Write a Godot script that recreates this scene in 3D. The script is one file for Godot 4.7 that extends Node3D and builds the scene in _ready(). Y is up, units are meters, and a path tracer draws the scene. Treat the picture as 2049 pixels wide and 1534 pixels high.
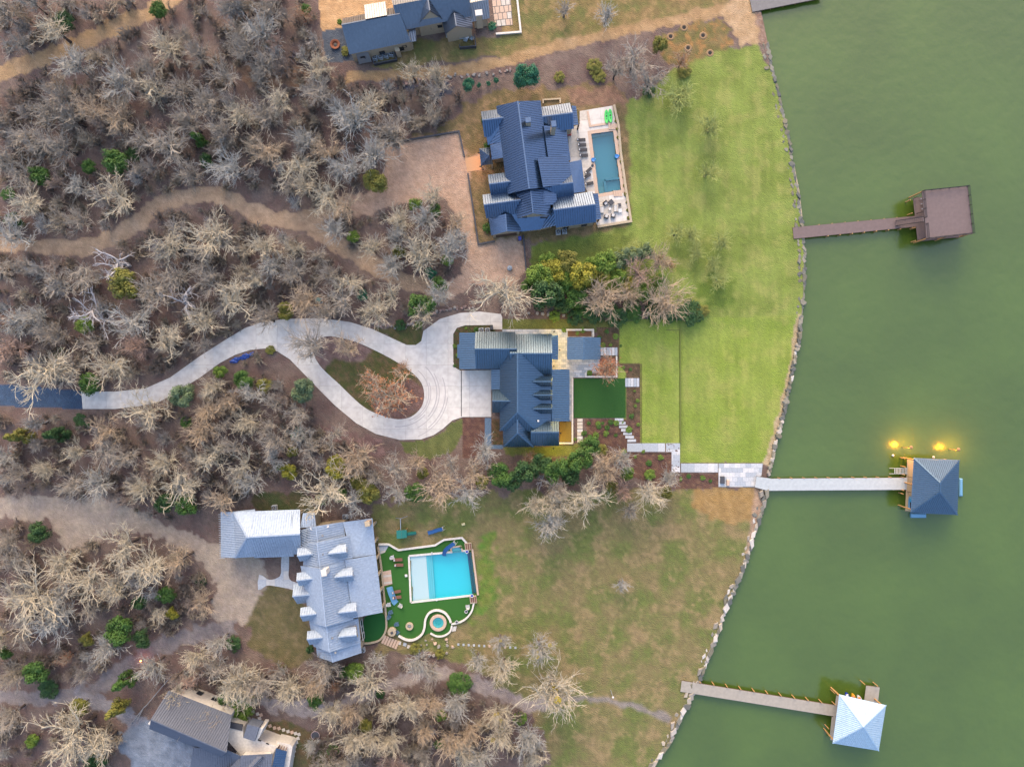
extends Node3D
# A lakeside row of houses seen straight down from a drone, just before sunset.
const HC := 160.0     # camera height, metres
const FL := 1454.5    # focal length in photograph pixels
const CX := 1024.5
const CY := 767.0
const EXPO := 2.3     # how many times brighter the exposure shows a colour than its base value

var counts := {}
var org := {}
var M := {}
var ground_gain := 1.0
var rng := RandomNumberGenerator.new()

func _ready() -> void:
	rng.seed = 20
	setup_camera_and_light()
	make_materials()
	build_ground()
	build_water()
	build_shore_stones()
	build_driveway()
	build_paving()
	house_north()
	house_slate()
	house_pale()
	house_top()
	house_charcoal()
	build_docks()
	build_yard_things()
	build_plants()

func setup_camera_and_light() -> void:
	var cam := Camera3D.new()
	cam.name = "camera"
	add_child(cam)
	cam.position = Vector3(0, HC, 0)
	cam.rotation_degrees = Vector3(-90, 0, 0)
	cam.fov = rad_to_deg(2.0 * atan(CY / FL))
	cam.near = 1.0
	cam.far = 6000.0
	var env := Environment.new()
	env.background_mode = Environment.BG_SKY
	var sm := PanoramaSkyMaterial.new()
	sm.panorama = evening_sky()
	var sky := Sky.new()
	sky.sky_material = sm
	env.sky = sky
	env.ambient_light_source = Environment.AMBIENT_SOURCE_SKY
	env.tonemap_mode = Environment.TONE_MAPPER_LINEAR
	env.tonemap_exposure = 2.5
	env.background_energy_multiplier = 1.0
	env.sdfgi_enabled = true
	env.ssao_enabled = true
	env.ssil_enabled = true
	var we := WorldEnvironment.new()
	we.name = "world_environment"
	we.environment = env
	add_child(we)
	# low, veiled sun beyond the top edge of the picture
	var sun := DirectionalLight3D.new()
	sun.name = "sun"
	sun.light_color = Color(1.0, 0.95, 0.86)
	sun.light_energy = 0.5
	sun.light_angular_distance = 30.0
	sun.shadow_enabled = true
	add_child(sun)
	sun.rotation_degrees = Vector3(-30, 188, 0)

func evening_sky() -> ImageTexture:
	# clear evening sky: blue overhead, paler towards the horizon, a broad warm glow round the low sun
	var im := Image.create(256, 128, false, Image.FORMAT_RGBF)
	var sun_dir := Vector3(-0.14, 0.26, -1.0).normalized()
	for j in 128:
		var el := (0.5 - (j + 0.5) / 128.0) * PI
		for i in 256:
			var az := ((i + 0.5) / 256.0) * TAU
			var d := Vector3(sin(az) * cos(el), sin(el), -cos(az) * cos(el))
			var c := Color(0.30, 0.49, 0.88).lerp(Color(0.44, 0.66, 1.02), pow(clampf(d.y, 0.0, 1.0), 0.7))
			var near := (d.dot(sun_dir) + 1.0) * 0.5
			c = c * (0.62 + 0.5 * near * near)
			var ang := rad_to_deg(acos(clampf(d.dot(sun_dir), -1.0, 1.0)))
			var g := exp(-pow(ang / 33.0, 1.5))
			c += Color(5.2, 3.1, 1.25) * g
			if d.y < 0.0:
				c = c.lerp(Color(0.25, 0.25, 0.25), clampf(-d.y * 8.0, 0.0, 1.0))
			im.set_pixel(i, j, c)
	return ImageTexture.create_from_image(im)

# ---------------------------------------------------------------- mesh helpers
func W(px: float, py: float, y := 0.0) -> Vector3:
	var s := (HC - y) / FL
	return Vector3((px - CX) * s, y, (py - CY) * s)

func WL(flat: Array, y := 0.0) -> Array:
	var r := []
	for p in flat:
		r.append(W(p[0], p[1], p[2] if p.size() > 2 else y))
	return r

func flat2(pts: Array) -> PackedVector2Array:
	var r := PackedVector2Array()
	for p in pts:
		r.append(Vector2(p.x, p.z))
	return r

func P(r: float, g: float, b: float) -> Color:
	# base colour (linear) of a surface that the photograph shows as r, g, b
	var c := Color(r / 255.0, g / 255.0, b / 255.0).srgb_to_linear()
	return Color(c.r / EXPO, c.g / EXPO, c.b / EXPO)

class MB:
	var v := PackedVector3Array()
	var n := PackedVector3Array()
	var c := PackedColorArray()
	var col := Color(1, 1, 1)
	func tri(a: Vector3, b: Vector3, d: Vector3, out: Vector3) -> void:
		var nn := (b - a).cross(d - a)
		if nn.length_squared() < 1e-14:
			return
		nn = nn.normalized()
		if nn.dot(out) < 0.0:
			nn = -nn
			v.append(a); v.append(b); v.append(d)
		else:
			v.append(a); v.append(d); v.append(b)
		for k in 3:
			n.append(nn)
			c.append(col)
	func quad(a: Vector3, b: Vector3, d: Vector3, e: Vector3, out: Vector3) -> void:
		tri(a, b, d, out)
		tri(a, d, e, out)
	func smooth(a: Vector3, b: Vector3, d: Vector3, na: Vector3, nb: Vector3, nd: Vector3) -> void:
		if (b - a).cross(d - a).dot(na + nb + nd) < 0.0:
			v.append(a); v.append(b); v.append(d)
			n.append(na); n.append(nb); n.append(nd)
		else:
			v.append(a); v.append(d); v.append(b)
			n.append(na); n.append(nd); n.append(nb)
		c.append(col); c.append(col); c.append(col)
	func box(at: Vector3, size: Vector3, turn := Basis.IDENTITY) -> void:
		var h := size * 0.5
		var x := turn.x * h.x
		var y := turn.y * h.y
		var z := turn.z * h.z
		quad(at + x - y - z, at + x + y - z, at + x + y + z, at + x - y + z, x)
		quad(at - x - y - z, at - x + y - z, at - x + y + z, at - x - y + z, -x)
		quad(at + y - x - z, at + y + x - z, at + y + x + z, at + y - x + z, y)
		quad(at - y - x - z, at - y + x - z, at - y + x + z, at - y - x + z, -y)
		quad(at + z - x - y, at + z + x - y, at + z + x + y, at + z - x + y, z)
		quad(at - z - x - y, at - z + x - y, at - z + x + y, at - z - x + y, -z)
	func chamfer(at: Vector3, size: Vector3, e: float, turn := Basis.IDENTITY) -> void:
		# a box whose top edges are bevelled by e
		var h := size * 0.5
		var lo := []
		var mid := []
		var top := []
		for s in [[-1, -1], [1, -1], [1, 1], [-1, 1]]:
			lo.append(at + turn * Vector3(s[0] * h.x, -h.y, s[1] * h.z))
			mid.append(at + turn * Vector3(s[0] * h.x, h.y - e, s[1] * h.z))
			top.append(at + turn * Vector3(s[0] * (h.x - e), h.y, s[1] * (h.z - e)))
		for k in 4:
			var j := (k + 1) % 4
			var o: Vector3 = (mid[k] + mid[j]) * 0.5 - at
			quad(lo[k], lo[j], mid[j], mid[k], Vector3(o.x, 0, o.z))
			quad(mid[k], mid[j], top[j], top[k], o)
		quad(top[0], top[1], top[2], top[3], turn.y)
		quad(lo[0], lo[1], lo[2], lo[3], -turn.y)
	func bar(a: Vector3, b: Vector3, w: float, h: float) -> void:
		var z := (b - a)
		var l := z.length()
		if l < 1e-5:
			return
		z /= l
		var up := Vector3.UP if absf(z.y) < 0.95 else Vector3.RIGHT
		var x := up.cross(z).normalized()
		box((a + b) * 0.5, Vector3(w, h, l), Basis(x, z.cross(x), z))
	func tube(a: Vector3, b: Vector3, ra: float, rb: float, sides := 6, caps := false) -> void:
		var d := b - a
		if d.length_squared() < 1e-10:
			return
		d = d.normalized()
		var x := (Vector3.UP if absf(d.y) < 0.9 else Vector3.RIGHT).cross(d).normalized()
		var y := d.cross(x)
		var o0 := x
		for k in sides:
			var an := TAU * (k + 1) / sides
			var o1 := x * cos(an) + y * sin(an)
			smooth(a + o0 * ra, a + o1 * ra, b + o1 * rb, o0, o1, o1)
			smooth(a + o0 * ra, b + o1 * rb, b + o0 * rb, o0, o1, o0)
			if caps:
				tri(b, b + o0 * rb, b + o1 * rb, d)
				tri(a, a + o0 * ra, a + o1 * ra, -d)
			o0 = o1
	func poly(pts: Array, out: Vector3) -> void:
		var nn := Vector3.ZERO
		for k in pts.size():
			nn += (pts[k] as Vector3).cross(pts[(k + 1) % pts.size()])
		var u := Vector3.RIGHT if absf(nn.normalized().x) < 0.8 else Vector3.UP
		u = (u - nn.normalized() * u.dot(nn.normalized())).normalized()
		var w := nn.normalized().cross(u)
		var f := PackedVector2Array()
		for p in pts:
			f.append(Vector2((p - pts[0]).dot(u), (p - pts[0]).dot(w)))
		var ix := Geometry2D.triangulate_polygon(f)
		for k in range(0, ix.size(), 3):
			tri(pts[ix[k]], pts[ix[k + 1]], pts[ix[k + 2]], out)
	func slab(pts: Array, thick: float, out := Vector3.UP) -> void:
		# polygon with its top face at pts, extruded back along -out
		var low := []
		var mid := Vector3.ZERO
		for p in pts:
			low.append(p - out * thick)
			mid += p / pts.size()
		poly(pts, out)
		poly(low, -out)
		var area := 0.0
		var ax := Vector3.RIGHT if absf(out.x) < 0.8 else Vector3.UP
		ax = (ax - out * ax.dot(out)).normalized()
		var ay := out.cross(ax)
		for k in pts.size():
			var p: Vector3 = pts[k] - mid
			var q: Vector3 = pts[(k + 1) % pts.size()] - mid
			area += p.dot(ax) * q.dot(ay) - q.dot(ax) * p.dot(ay)
		for k in pts.size():
			var j := (k + 1) % pts.size()
			var side: Vector3 = (pts[j] - pts[k]).cross(out) * signf(area)
			quad(pts[k], pts[j], low[j], low[k], side)
	func lathe(at: Vector3, prof: Array, sides := 24) -> void:
		# prof: [radius, height] pairs, from the outside bottom round to the inside
		for k in prof.size() - 1:
			var r0: float = prof[k][0]
			var r1: float = prof[k + 1][0]
			var y0: float = prof[k][1]
			var y1: float = prof[k + 1][1]
			for s in sides:
				var a0 := TAU * s / sides
				var a1 := TAU * (s + 1) / sides
				var d0 := Vector3(cos(a0), 0, sin(a0))
				var d1 := Vector3(cos(a1), 0, sin(a1))
				var t := Vector2(y1 - y0, r0 - r1)
				var o := ((d0 + d1) * 0.5 * t.x + Vector3.UP * t.y)
				quad(at + d0 * r0 + Vector3.UP * y0, at + d1 * r0 + Vector3.UP * y0, at + d1 * r1 + Vector3.UP * y1, at + d0 * r1 + Vector3.UP * y1, o)

func mesh_of(m: MB, off := Vector3.ZERO) -> ArrayMesh:
	var am := ArrayMesh.new()
	if m.v.is_empty():
		return am
	var v := m.v
	if off != Vector3.ZERO:
		v = PackedVector3Array()
		v.resize(m.v.size())
		for k in v.size():
			v[k] = m.v[k] - off
	var arr := []
	arr.resize(Mesh.ARRAY_MAX)
	arr[Mesh.ARRAY_VERTEX] = v
	arr[Mesh.ARRAY_NORMAL] = m.n
	arr[Mesh.ARRAY_COLOR] = m.c
	am.add_surface_from_arrays(Mesh.PRIMITIVE_TRIANGLES, arr)
	return am

func numbered(called: String) -> String:
	var k: int = counts.get(called, 0)
	counts[called] = k + 1
	return called if k == 0 else "%s_%03d" % [called, k]

func tag(o: Node, label: String, category: String, group := "") -> void:
	o.set_meta("label", label)
	o.set_meta("category", category)
	if group != "":
		o.set_meta("group", group)

func thing(called: String, label: String, category: String, at: Vector3, group := "") -> Node3D:
	var o := Node3D.new()
	o.name = numbered(called)
	add_child(o)
	o.position = at
	org[o] = at
	tag(o, label, category, group)
	return o

func part(parent: Node, called: String, m: MB, mat: Material) -> MeshInstance3D:
	var o := MeshInstance3D.new()
	o.name = called
	var off: Vector3 = org.get(parent, Vector3.ZERO)
	o.mesh = mesh_of(m, off)
	o.material_override = mat
	parent.add_child(o, true)
	org[o] = off
	return o

func solo(called: String, m: MB, mat: Material, label: String, category: String, at: Vector3, group := "") -> MeshInstance3D:
	var o := MeshInstance3D.new()
	o.name = numbered(called)
	o.mesh = mesh_of(m, at)
	o.material_override = mat
	add_child(o)
	o.position = at
	org[o] = at
	tag(o, label, category, group)
	return o

func structure(called: String, m: MB, mat: Material) -> MeshInstance3D:
	var o := MeshInstance3D.new()
	o.name = numbered(called)
	o.mesh = mesh_of(m)
	o.material_override = mat
	add_child(o)
	o.set_meta("kind", "structure")
	return o

func copy_of(o: Node3D, at: Vector3, turn: float, label: String) -> Node3D:
	var base := String(o.name)
	var r: Node3D = o.duplicate()
	r.name = numbered(base)
	add_child(r)
	r.position = at
	r.rotation.y = turn
	r.set_meta("label", label)
	return r

func curve(pts: Array, closed := true, steps := 5) -> Array:
	# Catmull-Rom through [x, y] pixel points
	var r := []
	var n := pts.size()
	for k in (n if closed else n - 1):
		var p := []
		for j in [-1, 0, 1, 2]:
			var q: int = (k + j + n) % n if closed else clampi(k + j, 0, n - 1)
			p.append(Vector2(pts[q][0], pts[q][1]))
		for s in steps:
			var w: Vector2 = p[1].cubic_interpolate(p[2], p[0], p[3], float(s) / steps)
			r.append([w.x, w.y])
	if not closed:
		r.append([pts[n - 1][0], pts[n - 1][1]])
	return r

# ---------------------------------------------------------------- materials
func noise_texture(freq: float, contrast: float, _bright: float, octaves := 4, size := 512, seed_ := 3) -> ImageTexture:
	var f := FastNoiseLite.new()
	f.seed = seed_
	f.frequency = freq
	f.fractal_octaves = octaves
	var im := f.get_seamless_image(size, size)
	im.convert(Image.FORMAT_RGB8)
	im.adjust_bcs(1.0, contrast * 0.42, 1.0)
	im.adjust_bcs(1.62, 1.0, 1.0)
	var mean := 0.0
	for k in 400:
		mean += im.get_pixel((k * 37) % size, (k * 61) % size).srgb_to_linear().r / 400.0
	var t := ImageTexture.create_from_image(im)
	t.set_meta("mean", mean)
	return t

func bump_texture(freq: float, strength: float, octaves := 4, seed_ := 5) -> ImageTexture:
	var f := FastNoiseLite.new()
	f.seed = seed_
	f.frequency = freq
	f.fractal_octaves = octaves
	var im := f.get_seamless_image(512, 512)
	im.convert(Image.FORMAT_RGBA8)
	im.bump_map_to_normal_map(strength)
	return ImageTexture.create_from_image(im)

func mat(lin: Color, rough := 0.85, metal := 0.0, vc := false) -> StandardMaterial3D:
	var s := StandardMaterial3D.new()
	s.albedo_color = lin.linear_to_srgb()
	s.roughness = rough
	s.metallic = metal
	s.vertex_color_use_as_albedo = vc
	return s

func textured(s: StandardMaterial3D, tex: Texture2D, metres: float, nrm: Texture2D = null) -> StandardMaterial3D:
	s.albedo_texture = tex
	# the texture only varies the colour: keep its average
	var lin := s.albedo_color.srgb_to_linear()
	var k: float = 1.0 / float(tex.get_meta("mean"))
	s.albedo_color = Color(minf(lin.r * k, 1.0), minf(lin.g * k, 1.0), minf(lin.b * k, 1.0)).linear_to_srgb()
	s.uv1_triplanar = true
	s.uv1_world_triplanar = true
	s.uv1_scale = Vector3.ONE / metres
	if nrm:
		s.normal_enabled = true
		s.normal_texture = nrm
	return s

func make_materials() -> void:
	var speckle := noise_texture(0.22, 0.7, 1.45, 3)
	var faint := noise_texture(0.012, 0.12, 1.5, 5, 512, 9)
	var blotch := noise_texture(0.012, 0.17, 1.5, 5, 512, 8)
	var rough_n := bump_texture(0.08, 6.0)
	M.ground = textured(mat(Color(1, 1, 1), 0.95, 0.0, true), speckle, 14.0, rough_n)
	ground_gain = 1.0 / float(speckle.get_meta("mean"))
	M.concrete = textured(mat(P(242, 238, 230), 0.8), blotch, 9.0)
	M.concrete2 = textured(mat(P(244, 238, 230), 0.8), blotch, 13.0)
	M.concrete3 = textured(mat(P(237, 233, 227), 0.8), blotch, 11.0)
	M.joint = mat(P(120, 118, 116), 0.9)
	M.flag = textured(mat(P(214, 220, 226), 0.75), blotch, 3.0)
	M.flag2 = textured(mat(P(190, 200, 210), 0.75), blotch, 2.3)
	M.flag3 = textured(mat(P(232, 234, 236), 0.75), blotch, 4.1)
	M.travertine = textured(mat(P(226, 218, 206), 0.7), blotch, 5.0)
	M.coping = textured(mat(P(226, 196, 172), 0.7), blotch, 2.0)
	M.limestone = textured(mat(P(216, 198, 168), 0.85), noise_texture(0.05, 0.5, 1.4, 4, 512, 15), 3.0, rough_n)
	M.whitewall = textured(mat(P(250, 244, 234), 0.8), blotch, 4.0)
	M.navy = roof_mat(Color(0.028, 0.066, 0.132), 0.30, 0.8)
	M.slate = roof_mat(Color(0.037, 0.080, 0.126), 0.33, 0.8)
	M.pale = roof_mat(Color(0.21, 0.262, 0.33), 0.66, 0.25, false)
	M.topgrey = roof_mat(Color(0.062, 0.080, 0.106), 0.36, 0.65)
	M.charcoal = textured(mat(Color(0.060, 0.072, 0.098), 0.75), noise_texture(0.02, 0.25, 1.5, 5, 512, 21), 7.0)
	M.galva = roof_mat(Color(0.30, 0.40, 0.47), 0.4, 0.5)
	M.dark_metal = mat(P(40, 42, 46), 0.5, 0.4)
	M.black = mat(P(28, 28, 32), 0.6)
	M.glass = mat(Color(0.02, 0.03, 0.045), 0.08, 0.2)
	M.white = mat(P(244, 244, 244), 0.6)
	M.grey = mat(P(150, 154, 158), 0.7)
	M.darkgrey = mat(P(74, 78, 88), 0.8)
	M.ac = mat(P(186, 200, 214), 0.5, 0.2)
	M.rust = textured(mat(P(150, 84, 50), 0.85), speckle, 1.0)
	M.brown = mat(P(140, 92, 72), 0.75)
	M.wood = textured(mat(P(196, 150, 96), 0.8), blotch, 1.2)
	M.darkwood = mat(P(96, 70, 54), 0.8)
	M.deck_brown = textured(mat(P(130, 112, 110), 0.75), faint, 6.0)
	M.deck_white = textured(mat(P(206, 216, 220), 0.7), faint, 6.0)
	M.deck_tan = textured(mat(P(186, 180, 168), 0.8), faint, 6.0)
	M.deck_grey = textured(mat(P(140, 138, 138), 0.8), faint, 6.0)
	M.pile = mat(P(204, 160, 100), 0.85)
	M.green = mat(P(70, 236, 104), 0.4)
	M.teal = mat(P(12, 130, 116), 0.5)
	M.blue = mat(P(40, 110, 180), 0.45)
	M.royal = mat(P(24, 64, 190), 0.4)
	M.sky = mat(P(120, 184, 226), 0.45)
	M.red = mat(P(214, 52, 52), 0.6)
	M.orange = mat(P(236, 140, 60), 0.6)
	M.yellow = mat(P(246, 186, 30), 0.45)
	M.turf = textured(mat(P(38, 98, 22), 0.95), noise_texture(0.2, 0.5, 1.35, 3, 512, 4), 6.0, rough_n)
	M.turf2 = textured(mat(P(16, 104, 36), 0.95), noise_texture(0.2, 0.4, 1.35, 3, 512, 4), 6.0)
	M.tarp = mat(P(44, 92, 190), 0.5)
	M.cushion = mat(P(232, 232, 232), 0.9)
	M.leather = mat(P(52, 54, 62), 0.7)

func roof_mat(lin: Color, rough: float, metal: float, coat := true) -> StandardMaterial3D:
	var s := mat(lin, rough, metal)
	var f := noise_texture(0.02, 0.25, 1.5, 5, 512, 21)
	s.clearcoat_enabled = coat
	s.clearcoat = 1.0
	s.clearcoat_roughness = 0.3
	return textured(s, f, 7.0)

func shrub_leaf(lin: Color) -> StandardMaterial3D:
	var s := mat(lin, 0.8, 0.0, true)
	s.backlight_enabled = true
	s.backlight = Color(0.10, 0.12, 0.03)
	return s

# ---------------------------------------------------------------- ground
const SHORE := [[1508, -60], [1515, -20], [1527, 30], [1535, 70], [1548, 140], [1560, 190], [1572, 240], [1583, 290], [1590, 340], [1598, 380], [1604, 430], [1608, 470], [1613, 510], [1612, 560], [1610, 600], [1605, 650], [1600, 690], [1590, 740], [1580, 790], [1567, 850], [1553, 900], [1545, 935], [1538, 975], [1530, 1010], [1515, 1060], [1500, 1110], [1480, 1160], [1455, 1220], [1437, 1270], [1415, 1330], [1400, 1365], [1380, 1405], [1362, 1440], [1345, 1480], [1320, 1515], [1300, 1550], [1270, 1600]]

func shore_x(py: float) -> float:
	for k in SHORE.size() - 1:
		if py < SHORE[k + 1][1] or k == SHORE.size() - 2:
			var t := clampf((py - SHORE[k][1]) / (SHORE[k + 1][1] - SHORE[k][1]), 0.0, 1.0)
			return lerpf(SHORE[k][0], SHORE[k + 1][0], t)
	return 1500.0

func land_y(px: float, py: float) -> float:
	# the lower lawn by the lake lies below the terrace
	if px < 1361.0:
		return 0.0
	return -0.6 * smoothstep(630.0, 664.0, py) * (1.0 - smoothstep(975.0, 1030.0, py))

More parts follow.
